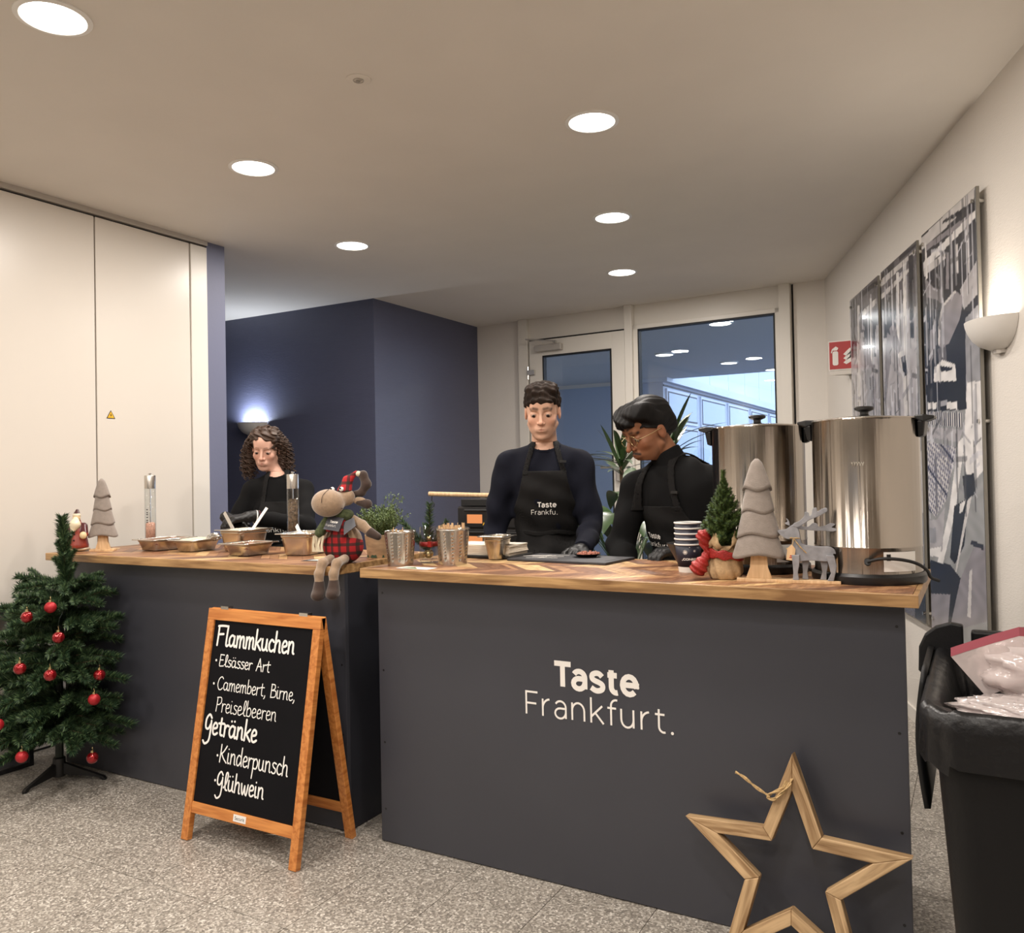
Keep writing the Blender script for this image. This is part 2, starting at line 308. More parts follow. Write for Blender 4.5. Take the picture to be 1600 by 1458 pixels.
# ------------------------------------------------------------------ mesh helpers
R_ = random.Random(7)
class MB:
    def __init__(s): s.v = []; s.f = []; s.mi = []; s.cur = 0
    def add(s, vs, fs, T=None):
        n = len(s.v)
        if T is not None: vs = [tuple(T @ Vector(q)) for q in vs]
        s.v += [tuple(q) for q in vs]; s.f += [tuple(i + n for i in f) for f in fs]; s.mi += [s.cur] * len(fs)
        return s
    def box(s, lo, hi, T=None):
        x0, y0, z0 = lo; x1, y1, z1 = hi
        v = [(x0, y0, z0), (x1, y0, z0), (x1, y1, z0), (x0, y1, z0), (x0, y0, z1), (x1, y0, z1), (x1, y1, z1), (x0, y1, z1)]
        return s.add(v, [(0, 3, 2, 1), (4, 5, 6, 7), (0, 1, 5, 4), (1, 2, 6, 5), (2, 3, 7, 6), (3, 0, 4, 7)], T)
    def bar(s, a, b, w, h, up=(0, 0, 1)):
        a = Vector(a); b = Vector(b); d = (b - a); L = d.length; d.normalize(); u = Vector(up)
        x = d.cross(u)
        if x.length < 1e-4: x = d.cross(Vector((0, 1, 0)))
        x.normalize(); u = x.cross(d).normalized()
        T = Matrix((x, d, u)).transposed().to_4x4(); T.translation = a
        return s.box((-w / 2, 0, -h / 2), (w / 2, L, h / 2), T)
    def rings(s, rings, close=True, cap0=True, cap1=True, T=None):
        n = len(rings[0]); vs = [q for r in rings for q in r]; fs = []
        for i in range(len(rings) - 1):
            for j in range(n if close else n - 1):
                k = (j + 1) % n; fs.append((i * n + j, i * n + k, (i + 1) * n + k, (i + 1) * n + j))
        if cap0: fs.append(tuple(range(n - 1, -1, -1)))
        if cap1: fs.append(tuple(range((len(rings) - 1) * n, len(rings) * n)))
        return s.add(vs, fs, T)
    def lathe(s, prof, seg=32, T=None, cap0=False, cap1=False, c=(0, 0)):
        rs = [[(c[0] + r * math.cos(2 * math.pi * j / seg), c[1] + r * math.sin(2 * math.pi * j / seg), z) for j in range(seg)] for r, z in prof]
        return s.rings(rs, True, cap0, cap1, T)
    def tube(s, pts, r, seg=8, cap=True, T=None):
        pts = [Vector(p) for p in pts]; rs = r if isinstance(r, (list, tuple)) else [r] * len(pts)
        rings = []; up = None
        for i, p in enumerate(pts):
            d = (pts[min(i + 1, len(pts) - 1)] - pts[max(i - 1, 0)]).normalized()
            if up is None:
                up = Vector((0, 0, 1)) if abs(d.z) < .9 else Vector((1, 0, 0))
            x = d.cross(up)
            if x.length < 1e-5: x = d.orthogonal()
            x.normalize(); y = x.cross(d).normalized(); up = y
            rings.append([tuple(p + (x * math.cos(2 * math.pi * j / seg) + y * math.sin(2 * math.pi * j / seg)) * rs[i]) for j in range(seg)])
        return s.rings(rings, True, cap, cap, T)
    def prism(s, poly, h0, h1, T=None):
        n = len(poly); v = [(x, y, h0) for x, y in poly] + [(x, y, h1) for x, y in poly]
        f = [tuple(range(n - 1, -1, -1)), tuple(range(n, 2 * n))] + [(i, (i + 1) % n, n + (i + 1) % n, n + i) for i in range(n)]
        return s.add(v, f, T)
    def ball(s, c, r, seg=16, rg=10, T=None):
        rr = r if isinstance(r, (list, tuple)) else (r, r, r)
        rings = [[(c[0] + rr[0] * math.sin(t) * math.cos(a), c[1] + rr[1] * math.sin(t) * math.sin(a), c[2] - rr[2] * math.cos(t)) for a in [2 * math.pi * j / seg for j in range(seg)]]
                 for t in [math.pi * (i + .02) / (rg + .04) for i in range(rg + 1)]]
        return s.rings(rings, True, True, True, T)
    def mesh(s, name, mats, smooth=False):
        me = bpy.data.meshes.new(name); me.from_pydata(s.v, [], s.f)
        ms = mats if isinstance(mats, (list, tuple)) else [mats]
        for m in ms: me.materials.append(m)
        if len(ms) > 1: me.polygons.foreach_set('material_index', s.mi)
        if smooth:
            me.polygons.foreach_set('use_smooth', [True] * len(me.polygons))
            if smooth != 'full':
                try: me.set_sharp_from_angle(angle=math.radians(40))
                except Exception: pass
        me.update(); return me
    def build(s, name, mats, parent=None, smooth=False, bevel=0, loc=None, rotz=0, solid=0):
        o = bpy.data.objects.new(name, s.mesh(name, mats, smooth)); COL.objects.link(o)
        if parent is not None: o.parent = parent
        if loc is not None: o.location = loc
        if rotz: o.rotation_euler.z = rotz
        if solid:
            md = o.modifiers.new('thick', 'SOLIDIFY'); md.thickness = solid; md.offset = 0
        if bevel:
            md = o.modifiers.new('bevel', 'BEVEL'); md.width = bevel; md.segments = 2; md.limit_method = 'ANGLE'; md.angle_limit = math.radians(50)
        return o
def link_mesh(name, me, parent=None, T=None):
    o = bpy.data.objects.new(name, me); COL.objects.link(o)
    if parent is not None: o.parent = parent
    if T is not None: o.matrix_local = T
    return o
def tag(o, label=None, cat=None, group=None, kind=None):
    if label: o['label'] = label
    if cat: o['category'] = cat
    if group: o['group'] = group
    if kind: o['kind'] = kind
    return o
def empty(name, loc, label=None, cat=None, group=None, rotz=0, kind=None):
    o = bpy.data.objects.new(name, None); COL.objects.link(o); o.location = loc; o.rotation_euler.z = rotz
    o.empty_display_size = .05
    return tag(o, label, cat, group, kind)
def smooth_poly(pts, n=6):
    """Catmull-Rom through 2D/3D points"""
    P = [Vector(p) for p in pts]
    if len(P) < 3: return [tuple(p) for p in P]
    out = []
    for i in range(len(P) - 1):
        p0 = P[max(i - 1, 0)]; p1 = P[i]; p2 = P[i + 1]; p3 = P[min(i + 2, len(P) - 1)]
        for k in range(n):
            t = k / n
            out.append(tuple(.5 * ((2 * p1) + (p2 - p0) * t + (2 * p0 - 5 * p1 + 4 * p2 - p3) * t * t + (-p0 + 3 * p1 - 3 * p2 + p3) * t ** 3)))
    out.append(tuple(P[-1])); return out
def rrect(w, d, r, n=5):
    out = []
    for cx, cy, a0 in ((w / 2 - r, d / 2 - r, 0), (-w / 2 + r, d / 2 - r, 90), (-w / 2 + r, -d / 2 + r, 180), (w / 2 - r, -d / 2 + r, 270)):
        for i in range(n + 1):
            a = math.radians(a0 + 90 * i / n); out.append((cx + r * math.cos(a), cy + r * math.sin(a)))
    return out

# ---------------- implicit surfaces (for bodies, plush, cloth): smooth union of simple solids, meshed by surface nets
def _sm(a, b, k):
    h = np.clip(.5 + .5 * (b - a) / k, 0, 1)
    return b * (1 - h) + a * h - k * h * (1 - h)
def cone(a, b, ra, rb=None, k=.02, sub=False):
    return ('c', np.array(a, float), np.array(b, float), ra, ra if rb is None else rb, k, sub)
def ell(c, r, k=.02, sub=False, rot=None):
    return ('e', np.array(c, float), np.array(r, float), rot, None, k, sub)
def sdf(prims, p, infl=0.):
    d = None
    for q in prims:
        if q[0] == 'c':
            a, b = q[1], q[2]; ba = b - a; L = ba @ ba
            t = np.clip(((p - a) @ ba) / max(L, 1e-9), 0, 1)
            e = np.linalg.norm(p - a - t[:, None] * ba, axis=1) - (q[3] + (q[4] - q[3]) * t)
        else:
            x = p - q[1]
            if q[3] is not None: x = x @ q[3]
            r = q[2]; k0 = np.linalg.norm(x / r, axis=1); k1 = np.linalg.norm(x / (r * r), axis=1)
            e = k0 * (k0 - 1) / np.maximum(k1, 1e-6)
        if d is None: d = e
        elif q[6]: d = -_sm(-d, e, q[5])
        else: d = _sm(d, e, q[5])
    return d - infl
def nets(fn, lo, hi, h):
    lo = np.array(lo, float); n = np.ceil((np.array(hi) - lo) / h).astype(int) + 1
    n = ((n + 3) // 4) * 4
    nc = n // 4 + 1
    ax = [lo[i] + (np.arange(nc[i]) * 4 + 1.5) * h for i in range(3)]
    g = np.stack(np.meshgrid(*ax, indexing='ij'), -1).reshape(-1, 3)
    dc = fn(g).reshape(nc)
    V = np.repeat(np.repeat(np.repeat(dc, 4, 0), 4, 1), 4, 2).astype(np.float32)
    m = np.abs(dc) < h * 4 * 1.35
    idx = np.argwhere(m)
    off = np.stack(np.meshgrid(range(4), range(4), range(4), indexing='ij'), -1).reshape(-1, 3)
    for s in range(0, len(idx), 4000):
        cells = (idx[s:s + 4000, None, :] * 4 + off[None]).reshape(-1, 3)
        V[cells[:, 0], cells[:, 1], cells[:, 2]] = fn(lo + cells * h)
    S = V < 0
    cs = np.zeros(tuple(np.array(V.shape) - 1), np.uint8)
    for dx in (0, 1):
        for dy in (0, 1):
            for dz in (0, 1):
                cs += S[dx:V.shape[0] - 1 + dx, dy:V.shape[1] - 1 + dy, dz:V.shape[2] - 1 + dz]
    act = np.argwhere((cs > 0) & (cs < 8))
    if len(act) == 0: return np.zeros((0, 3)), []
    ids = -np.ones(cs.shape, np.int64); ids[act[:, 0], act[:, 1], act[:, 2]] = np.arange(len(act))
    acc = np.zeros((len(act), 3)); cnt = np.zeros(len(act))
    cor = [np.array(c) for c in ((0, 0, 0), (1, 0, 0), (0, 1, 0), (1, 1, 0), (0, 0, 1), (1, 0, 1), (0, 1, 1), (1, 1, 1))]
    for i, j in ((0, 1), (2, 3), (4, 5), (6, 7), (0, 2), (1, 3), (4, 6), (5, 7), (0, 4), (1, 5), (2, 6), (3, 7)):
        A = act + cor[i]; B = act + cor[j]
        va = V[A[:, 0], A[:, 1], A[:, 2]]; vb = V[B[:, 0], B[:, 1], B[:, 2]]
        x = (va < 0) != (vb < 0); t = np.where(x, va / np.where(x, va - vb, 1), 0)
        acc += np.where(x[:, None], A + (B - A) * t[:, None], 0); cnt += x
    P = lo + acc / cnt[:, None] * h
    F = []
    for a in range(3):
        b, c = (a + 1) % 3, (a + 2) % 3
        sl0 = [slice(1, -1)] * 3; sl1 = [slice(1, -1)] * 3
        sl0[a] = slice(0, -1); sl1[a] = slice(1, None)
        A = S[tuple(sl0)]; B = S[tuple(sl1)]
        e = np.argwhere(A != B); 
        if len(e) == 0: continue
        s0 = A[e[:, 0], e[:, 1], e[:, 2]]
        e = e + 1; e[:, a] -= 1
        db = np.zeros(3, int); db[b] = 1; dc_ = np.zeros(3, int); dc_[c] = 1
        q = [ids[tuple((e - db * u - dc_ * w).T)] for u, w in ((1, 1), (0, 1), (0, 0), (1, 0))]
        q = np.stack(q, 1); q[~s0] = q[~s0][:, ::-1]
        F.append(q)
    F = np.concatenate(F); F = F[(F >= 0).all(1)]
    return P, F
def np_mesh(name, V, F, material, smooth=True, paint=None):
    me = bpy.data.meshes.new(name)
    V = np.asarray(V, float); F = np.asarray(F, int)
    me.vertices.add(len(V)); me.vertices.foreach_set('co', V.ravel())
    me.loops.add(F.size); me.loops.foreach_set('vertex_index', F.ravel())
    me.polygons.add(len(F)); me.polygons.foreach_set('loop_start', np.arange(len(F)) * F.shape[1])
    try: me.polygons.foreach_set('loop_total', np.full(len(F), F.shape[1]))
    except Exception: pass
    me.materials.append(material)
    me.polygons.foreach_set('use_smooth', np.ones(len(F), bool) if smooth else np.zeros(len(F), bool))
    me.update(calc_edges=True); me.validate()
    if paint is not None:
        a = me.color_attributes.new('paint', 'FLOAT_COLOR', 'POINT')
        c = np.ones((len(V), 4), np.float32); c[:, :3] = paint
        a.data.foreach_set('color', c.ravel())
    return me
def np_obj(name, V, F, material, parent=None, smooth=True, paint=None):
    o = bpy.data.objects.new(name, np_mesh(name, V, F, material, smooth, paint)); COL.objects.link(o)
    if parent is not None: o.parent = parent
    return o
def blob(name, prims, lo, hi, h, material, parent=None, infl=0., extra=None, paint=None):
    def fn(p):
        d = sdf(prims, p, infl)
        return extra(p, d) if extra else d
    V, F = nets(fn, lo, hi, h)
    return np_obj(name, V, F, material, parent, True, paint(V) if paint else None)

# ---------------- stroke lettering
def arc(cx, cy, rx, ry, a0, a1, n=10):
    return [(cx + rx * math.cos(math.radians(a0 + (a1 - a0) * i / n)), cy + ry * math.sin(math.radians(a0 + (a1 - a0) * i / n))) for i in range(n + 1)]
GLYPH = {
 'T': ([[(0, .7), (.56, .7)], [(.28, .7), (.28, 0)]], .60),
 'F': ([[(0, 0), (0, .7), (.42, .7)], [(0, .35), (.37, .35)]], .55),
 'a': ([arc(.2, .33, .19, .19, 150, 0) + [(.39, 0)], [(.39, .3), (.2, .3)] + arc(.19, .145, .18, .155, 90, 270, 8) + arc(.19, .2, .2, .21, 270, 350, 4)], .56),
 's': ([smooth_poly([(.36, .43), (.27, .51), (.15, .52), (.04, .46), (.04, .35), (.14, .29), (.26, .25), (.37, .18), (.36, .06), (.24, 0), (.12, .01), (0, .08)], 3)], .5),
 't': ([[(.12, .66), (.12, .16)] + arc(.27, .16, .15, .16, 180, 290, 6), [(0, .51), (.3, .51)]], .42),
 'e': ([[(.02, .27), (.45, .27)] + arc(.235, .26, .215, .26, 2, 318, 14)], .58),
 'r': ([[(0, 0), (0, .53)], arc(.27, .24, .27, .29, 180, 95, 6)], .38),
 'n': ([[(0, 0), (0, .53)], arc(.21, .29, .21, .24, 180, 0, 10) + [(.42, 0)]], .6),
 'k': ([[(0, 0), (0, .76)], [(.38, .53), (0, .18)], [(.14, .31), (.42, 0)]], .52),
 'f': ([[(.1, 0), (.1, .58)] + arc(.27, .58, .17, .18, 180, 75, 6), [(-.02, .51), (.27, .51)]], .38),
 'u': ([[(0, .53), (0, .23)] + arc(.2, .23, .2, .23, 180, 360, 10), [(.4, .53), (.4, 0)]], .6),
 '.': ([[(.06, .01), (.061, .01)]], .2), ' ': ([], .3),
}
def ribbon(mb, pts, w, z=0., cap=6):
    """flat stroke of width w in the XY plane as clean strips; each lies a hair above the one before"""
    P = [Vector((p[0], p[1])) for p in pts]
    P = [p for i, p in enumerate(P) if i == 0 or (p - P[i - 1]).length > 1e-7]
    if len(P) < 2 or sum((P[i + 1] - P[i]).length for i in range(len(P) - 1)) < w * .6:
        mb.nst = getattr(mb, 'nst', 0) + 1
        mb.add([(P[0].x + math.cos(a) * w / 2, P[0].y + math.sin(a) * w / 2, z + mb.nst * 2e-5) for a in [2 * math.pi * j / 12 for j in range(12)]], [tuple(range(12))]); return
    runs = [[P[0]]]
    for i in range(1, len(P)):
        runs[-1].append(P[i])
        if i < len(P) - 1 and (P[i] - P[i - 1]).normalized().dot((P[i + 1] - P[i]).normalized()) < .6: runs.append([P[i]])
    for ri, r in enumerate(runs):
        mb.nst = getattr(mb, 'nst', 0) + 1; zz = z + mb.nst * 2e-5; wd = [w / 2] * len(r)
        d0 = (r[0] - r[1]).normalized(); d1 = (r[-1] - r[-2]).normalized(); r = list(r)
        if ri > 0: r[0] = r[0] + d0 * w / 2
        if ri < len(runs) - 1: r[-1] = r[-1] + d1 * w / 2
        if cap and ri == 0: r = [r[0] + d0 * w * .5, r[0] + d0 * w * .3] + r; wd = [w * .12, w * .38] + wd
        if cap and ri == len(runs) - 1: r = r + [r[-1] + d1 * w * .3, r[-1] + d1 * w * .5]; wd = wd + [w * .38, w * .12]
        vs = []
        for i, p in enumerate(r):
            d = (r[min(i + 1, len(r) - 1)] - r[max(i - 1, 0)]).normalized(); n = Vector((-d.y, d.x)) * wd[i]
            vs += [(p.x + n.x, p.y + n.y, zz), (p.x - n.x, p.y - n.y, zz)]
        mb.add(vs, [(2 * i, 2 * i + 1, 2 * i + 3, 2 * i + 2) for i in range(len(r) - 1)])
def letters(text, size, weight, mb=None, track=0., shear=0., squeeze=1.):
    """size = cap height; returns MB in XY plane and width"""
    mb = mb or MB(); x = 0; s = size / .7
    for ch in text:
        g, adv = GLYPH[ch]
        for st in g:
            pts = [((x + px * squeeze) * s + shear * py * s, py * s) for px, py in st]
            ribbon(mb, pts, weight * s * (1.5 if ch == '.' else 1), 0, cap=1 if ch == '.' else 0)
        x += adv * squeeze + track
    return mb, x * s

# ================================================================== THE ROOM
def st(mb, name, mats, parent=None, **k):
    o = mb.build(name, mats, parent, **k)
    if parent is None: o['kind'] = 'structure'
    return o
# floor: a recessed bed and single terrazzo slabs aligned with the counters
fl = st(MB().box((-9.2, -3.7, -.12), (3.2, 7.0, -.003)), 'floor', M['dark_gap'])
fl_joint = mat('floor_joint', (104, 98, 90), .8); fl.data.materials.clear(); fl.data.materials.append(fl_joint)
TX, TY = .3100, .523
tile_me = MB().box((-TX / 2 + .0012, -TY / 2 + .0012, -.012), (TX / 2 - .0012, TY / 2 - .0012, 0)).mesh('tile', M['terrazzo'])
for i in range(-11, 8):
    for j in range(-3, 10):
        x = -1.19 + TX * (i + .5); y = 1.807 + TY * (j + .5)
        if x < -4.3 and not (3.4 < y < 5.5): continue
        if x > 1.9 - y * .346: continue
        link_mesh('tile', tile_me, fl, Matrix.Translation((x, y, 0)))
st(MB().box((-9.2, 3.3, -.012), (-4.46, 5.5, -.0)), 'floor_corridor', M['terrazzo'])
st(MB().box((-4.46 + TX * 0, -3.7, -.0125), (-4.2, 3.4, -.004)), 'floor_edge', M['terrazzo'])
st(MB().box((-9.2, -3.7, CEIL), (3.2, 6.95, CEIL + .15)), 'ceiling', M['ceiling'])
# left wall with its tall flush panels
XL = -4.079
wl = st(MB().box((-4.6, -3.6, 0), (XL - .022, 3.507, CEIL)), 'wall_left', M['dark_gap'])
for y0, y1 in ((-3.55, -1.8), (-1.79, -.25), (-.24, 1.22), (1.23, 2.766), (2.774, 3.379)):
    MB().box((XL - .022, y0, .012), (XL, y1, 2.742)).build('panel', M['panel_white'], wl, bevel=.002)
MB().box((XL - .022, 3.387, 0), (XL + .004, 3.507, 2.742)).build('frame_post', M['frame_white'], wl, bevel=.002)
MB().box((XL - .022, -3.6, 2.752), (XL + .012, 3.507, CEIL)).build('top_rail', M['trim_grey'], wl)
st(MB().box((-9.2, 3.507, 0), (XL + .002, 3.645, CEIL)), 'wall_pillar', M['blue_pillar'])
st(MB().box((-9.2, -3.7, 0), (3.2, -3.6, CEIL)), 'wall_front', M['wall_white'])
st(MB().box((-9.3, 3.6, 0), (-9.2, 5.4, CEIL)), 'wall_corridor', M['wall_white'])
st(MB().box((-9.2, 5.34, 0), (-4.26, 6.96, CEIL)), 'wall_blue', M['blue_wall'])
# two dark boards added behind the camera, unseen, for contrast in the steel's reflections
st(MB().box((-1.6, -3.6, 0), (-.5, -3.56, 2.1)), 'reflection_board_tall', M['counter_dark'])
st(MB().box((-3.6, -3.6, .9), (-2.2, -3.57, 2.2)), 'reflection_board_wide', M['facade_glass'])
# right wall, running off at an angle
WD = Vector((.3273, -.9449, 0)); WN = Vector((.9449, .3273, 0))
RW = Matrix((WD, WN, Vector((0, 0, 1)))).transposed().to_4x4(); RW.translation = (-.9974, 6.7573, 0)
st(MB().box((-.05, 0, 0), (11.2, .15, CEIL), RW), 'wall_right', M['wall_white'])
st(MB().box((-.02, -.012, 0), (11.1, .0, .07), RW), 'baseboard_right', M['frame_white'])
# window wall, turned a little
BW = Matrix.Translation((-2.38, 6.82, 0)) @ Matrix.Rotation(-.052, 4, 'Z') @ Matrix.Translation((2.38, -6.82, 0))
def wb(x0, x1, z0, z1, y0=6.82, y1=6.9): return MB().box((x0, y0, z0), (x1, y1, z1), BW)
wk = st(wb(-4.35, -3.76, 0, CEIL, 6.85, 6.95), 'wall_back', M['wall_white'])
st(wb(-1.235, -.93, 0, CEIL, 6.83, 6.95), 'wall_back_right', M['wall_white'])
st(wb(-3.76, -3.66, 0, CEIL, 6.79, 6.95), 'trim_1', M['frame_white'], bevel=.003)
st(wb(-3.66, -2.66, 2.585, CEIL, 6.835, 6.93), 'trim_2', M['frame_white'], bevel=.002)
st(wb(-2.66, -2.59, 0, CEIL, 6.77, 6.95), 'trim_3', M['frame_white'], bevel=.003)
st(wb(-2.59, -1.338, 2.60, CEIL, 6.83, 6.93), 'trim_4', M['frame_white'], bevel=.002)
st(wb(-1.338, -1.252, 0, CEIL, 6.78, 6.95), 'trim_5', M['frame_white'], bevel=.003)
st(wb(-1.252, -1.233, 0, CEIL, 6.85, 6.95), 'trim_6', M['rubber'])
# door: leaf frame, pane, closer, hinge, handle
d1 = st(wb(-3.645, -3.50, 0.01, 2.568, 6.80, 6.87).box((-2.80, 6.80, .01), (-2.675, 6.87, 2.568), BW).box((-3.5, 6.80, 2.42), (-2.80, 6.87, 2.568), BW).box((-3.5, 6.80, .01), (-2.80, 6.87, .2), BW), 'door_1', M['frame_white'], bevel=.004)
wb(-3.66, -3.645, 0, 2.585, 6.83, 6.9).box((-3.66, 6.83, 2.57), (-2.66, 6.9, 2.586), BW).box((-2.675, 6.84, 0), (-2.66, 6.9, 2.585), BW).build('rebate', M['rubber'], d1)
wb(-3.50, -3.488, .2, 2.42, 6.795, 6.85).box((-3.5, 6.795, 2.408), (-2.8, 6.85, 2.42), BW).box((-2.812, 6.795, .2), (-2.8, 6.85, 2.42), BW).build('gasket', M['rubber'], d1)
wb(-3.49, -2.81, .2, 2.41, 6.83, 6.836).build('pane', M['window_glass'], d1)
cl = wb(-3.56, -3.28, 2.455, 2.515, 6.745, 6.80).build('door_closer', M['trim_grey'], d1, bevel=.006)
MB().bar((-3.33, 6.77, 2.53), (-3.62, 6.76, 2.57), .022, .012).bar((-3.33, 6.77, 2.515), (-3.33, 6.77, 2.535), .03, .03).build('closer_arm', M['steel_rim'], cl)
for z in (2.27, 1.3, .35):
    MB().tube([(-3.655, 6.86, z - .06), (-3.655, 6.86, z + .06)], .011, 10).box((-3.655, 6.835, z - .02), (-3.58, 6.86, z + .025)).build('hinge', M['steel_rim'], d1)
hd = MB().box((-2.765, 6.775, 1.25), (-2.725, 6.795, 1.45)).build('handle_plate', M['steel_rim'], d1, bevel=.004)
MB().tube([(-2.745, 6.79, 1.37), (-2.745, 6.73, 1.37), (-2.76, 6.72, 1.37), (-2.88, 6.72, 1.37)], .011, 10).build('handle', M['steel_rim'], hd)
# fixed window
w1 = st(wb(-2.59, -2.545, 0.02, 2.60, 6.80, 6.88).box((-1.375, 6.80, .02), (-1.338, 6.88, 2.60), BW).box((-2.59, 6.80, 2.562), (-1.338, 6.88, 2.60), BW).box((-2.59, 6.80, .02), (-1.338, 6.88, .12), BW), 'window_1', M['frame_white'], bevel=.003)
wb(-2.546, -2.536, .12, 2.563, 6.797, 6.86).box((-1.386, 6.797, .12), (-1.375, 6.86, 2.563), BW).box((-2.546, 6.797, 2.55), (-1.375, 6.86, 2.563), BW).build('gasket', M['rubber'], w1)
wb(-2.54, -1.38, .12, 2.555, 6.83, 6.836).build('pane', M['window_glass'], w1)
# ---- outside: covered passage, facade, upper storey
st(MB().box((-9, 6.97, CEIL), (6, 12.6, CEIL + .3)), 'outside_soffit', M['soffit'])
for x, y, w_ in ((-3.35, 9.87, 'upper left one'), (-2.888, 11.16, 'middle one'), (-2.18, 8.125, 'topmost and nearest one'), (-2.55, 12.3, 'farthest one at the canopy edge'), (-1.2, 9.4, 'one hidden beyond the window frame')):
    t = empty('soffit_lamp', (x, y, CEIL), 'round lamp under the canopy outside the window, the ' + w_, 'ceiling lamp', 'round lamps under the outside canopy')
    MB().lathe([(.125, 0), (.125, -.012), (.105, -.016)], 28).build('lamp_rim', M['white_plastic'], t, smooth=True)
    MB().lathe([(.105, -.016), (.0, -.017)], 28, cap1=False).build('lamp_face', M['outside_lamp'], t, smooth=True)
    room_lamp(x, y, 9, z=CEIL - .01)
st(MB().box((-12, 6.97, -.2), (16, 40, -.01)), 'outside_ground', M['ground'])
fb = empty('facade_building', (-4.24, 12.4, 0), 'pale blue office wing with a window band seen through the glass', 'building')
def fpart(n, mb, m, p=None): return mb.build(n, m, p or fb, loc=None)
def fbx(x0, x1, y0, y1, z0, z1): return MB().box((x0, y0 - 12.4, z0), (x1, y1 - 12.4, z1))
fpart('wall', fbx(-3, 0, 12.4, 34, 0, 2.72), M['facade'])
fpart('cornice', fbx(-.3, .10, 12.3, 34, 2.72, 2.86), M['facade_frame'])
fpart('shadow_joint', fbx(0, .012, 12.4, 34, 2.66, 2.685), M['facade_dark'])
for k in range(11):
    y0 = 12.5 + k * 1.83 - (0 if k else 0)
    for z0, z1 in ((2.13, 2.60), (1.35, 2.03), (.35, 1.25)):
        w = fpart('window', fbx(0, .03, y0, y0 + 1.62, z0 - .03, z1 + .03), M['facade_frame'])
        MB().box((.025, y0 - 12.4 + .04, z0 + .01), (.034, y0 - 12.4 + 1.58, z1 - .01)).build('reveal', M['facade_dark'], w)
        MB().box((.03, y0 - 12.4 + .07, z0 + .035), (.038, y0 - 12.4 + 1.55, z1 - .035)).build('pane', M['facade_glass'], w)
for k in range(14):
    fpart('facade_panel', fbx(-.5, -.36, 10.6 + k * 1.42, 10.6 + k * 1.42 + 1.40, 2.86, 9), M['facade_panel'])
st(MB().box((-9, 12.42, 0), (-4.26, 12.6, CEIL)), 'outside_wall', M['outside_plaster'])
st(MB().box((-6.4, 7.0, 0), (-6.3, 12.4, CEIL)), 'outside_wall_left', M['outside_plaster'])
st(MB().bar((-6.27, 7.2, 2.05), (-6.27, 12.3, 2.05), .03, .03), 'trim_7', M['facade_dark'])
# ---- ceiling lamps, detector
for i, (x, y) in enumerate(LAMPS_SEEN):
    lab = ['large-looking round ceiling light at the upper left corner of the picture', 'round ceiling light above the tall white wall panels, second from the left',
           'round ceiling light in front of the dark blue wall corner', 'round ceiling light highest and nearest in the row of three before the window',
           'middle round ceiling light in the row of three before the window', 'farthest round ceiling light, lowest in the row above the glass door'][i]
    t = empty('ceiling_light', (x, y, CEIL), lab, 'ceiling light', 'round recessed ceiling lights')
    MB().lathe([(.112, 0), (.112, -.004), (.096, -.007), (.094, -.003)], 40).build('trim_ring', M['white_plastic'], t, smooth=True)
    MB().lathe([(.096, -.0035), (.0005, -.0036)], 40).build('lamp_face', M['lamp_face'], t, smooth=True)
t = empty('ceiling_detector', (-1.907 * K, 2.327 * K, CEIL), 'small round white flush detector cover on the ceiling', 'detector')
MB().lathe([(.045, 0), (.045, -.003), (.04, -.004), (.0005, -.004)], 32).build('cover', M['ceiling'], t, smooth=True)
MB().lathe([(.02, -.004), (.02, -.0065), (.017, -.0065), (.017, -.0045)], 24).lathe([(.009, -.004), (.009, -.0065), (.007, -.0065)], 16).bar((-.012, 0, -.006), (.012, .004, -.006), .003, .002).build('grille', M['trim_grey'], t)
# ---- wall lamps (half bowls, light goes up)
def sconce(name, T, label, power, col, r=.165):
    t = empty(name, T.translation, label, 'wall lamp', 'half bowl wall lamps'); t.matrix_world = T
    prof = [(1.0, 0), (.975, -.018), (.91, -.042), (.79, -.070), (.60, -.093), (.36, -.108), (.12, -.114)]
    rings = []
    for q, z in prof:
        rings.append([(r * q * math.cos(a), -r * .78 * q * math.sin(a), z) for a in [math.pi * j / 20 for j in range(21)]])
    inner = [[(x * .95, y * .95, z * .93 + .0) for x, y, z in rg] for rg in rings]
    m = MB(); m.rings(rings[::-1], close=False, cap0=True, cap1=False); m.rings(inner, close=False, cap0=False, cap1=True)
    m.rings([rings[0], inner[0]], close=False, cap0=False, cap1=False)
    m.box((-r * .7, -.004, -.07), (r * .7, 0, -.02))
    m.build('bowl', M['plaster_white'], t, smooth=True)
    MB().tube([(0, 0, -.06), (0, .0, -.125), ], .03, 12).build('bracket', M['trim_grey'], t)
    l = bpy.data.lights.new('uplight', 'AREA'); l.shape = 'RECTANGLE'; l.size = .2; l.size_y = .05; l.energy = power; l.color = col
    o = bpy.data.objects.new('uplight', l); COL.objects.link(o); o.parent = t; o.location = (0, -.055, -.02); o.rotation_euler = (math.pi, 0, 0)
    return t
TS = Matrix.Translation((-5.62, 5.335, 1.83)); sconce('wall_lamp', TS, 'half bowl wall lamp glowing on the dark blue corridor wall', 9, (.8, .88, 1))
TS2 = RW.copy() @ Matrix.Translation((3.32, -.001, 1.865)); sconce('wall_lamp', TS2, 'white half bowl wall lamp on the right wall beside the photo panels', 1.4, (1, .9, .78), r=.155)
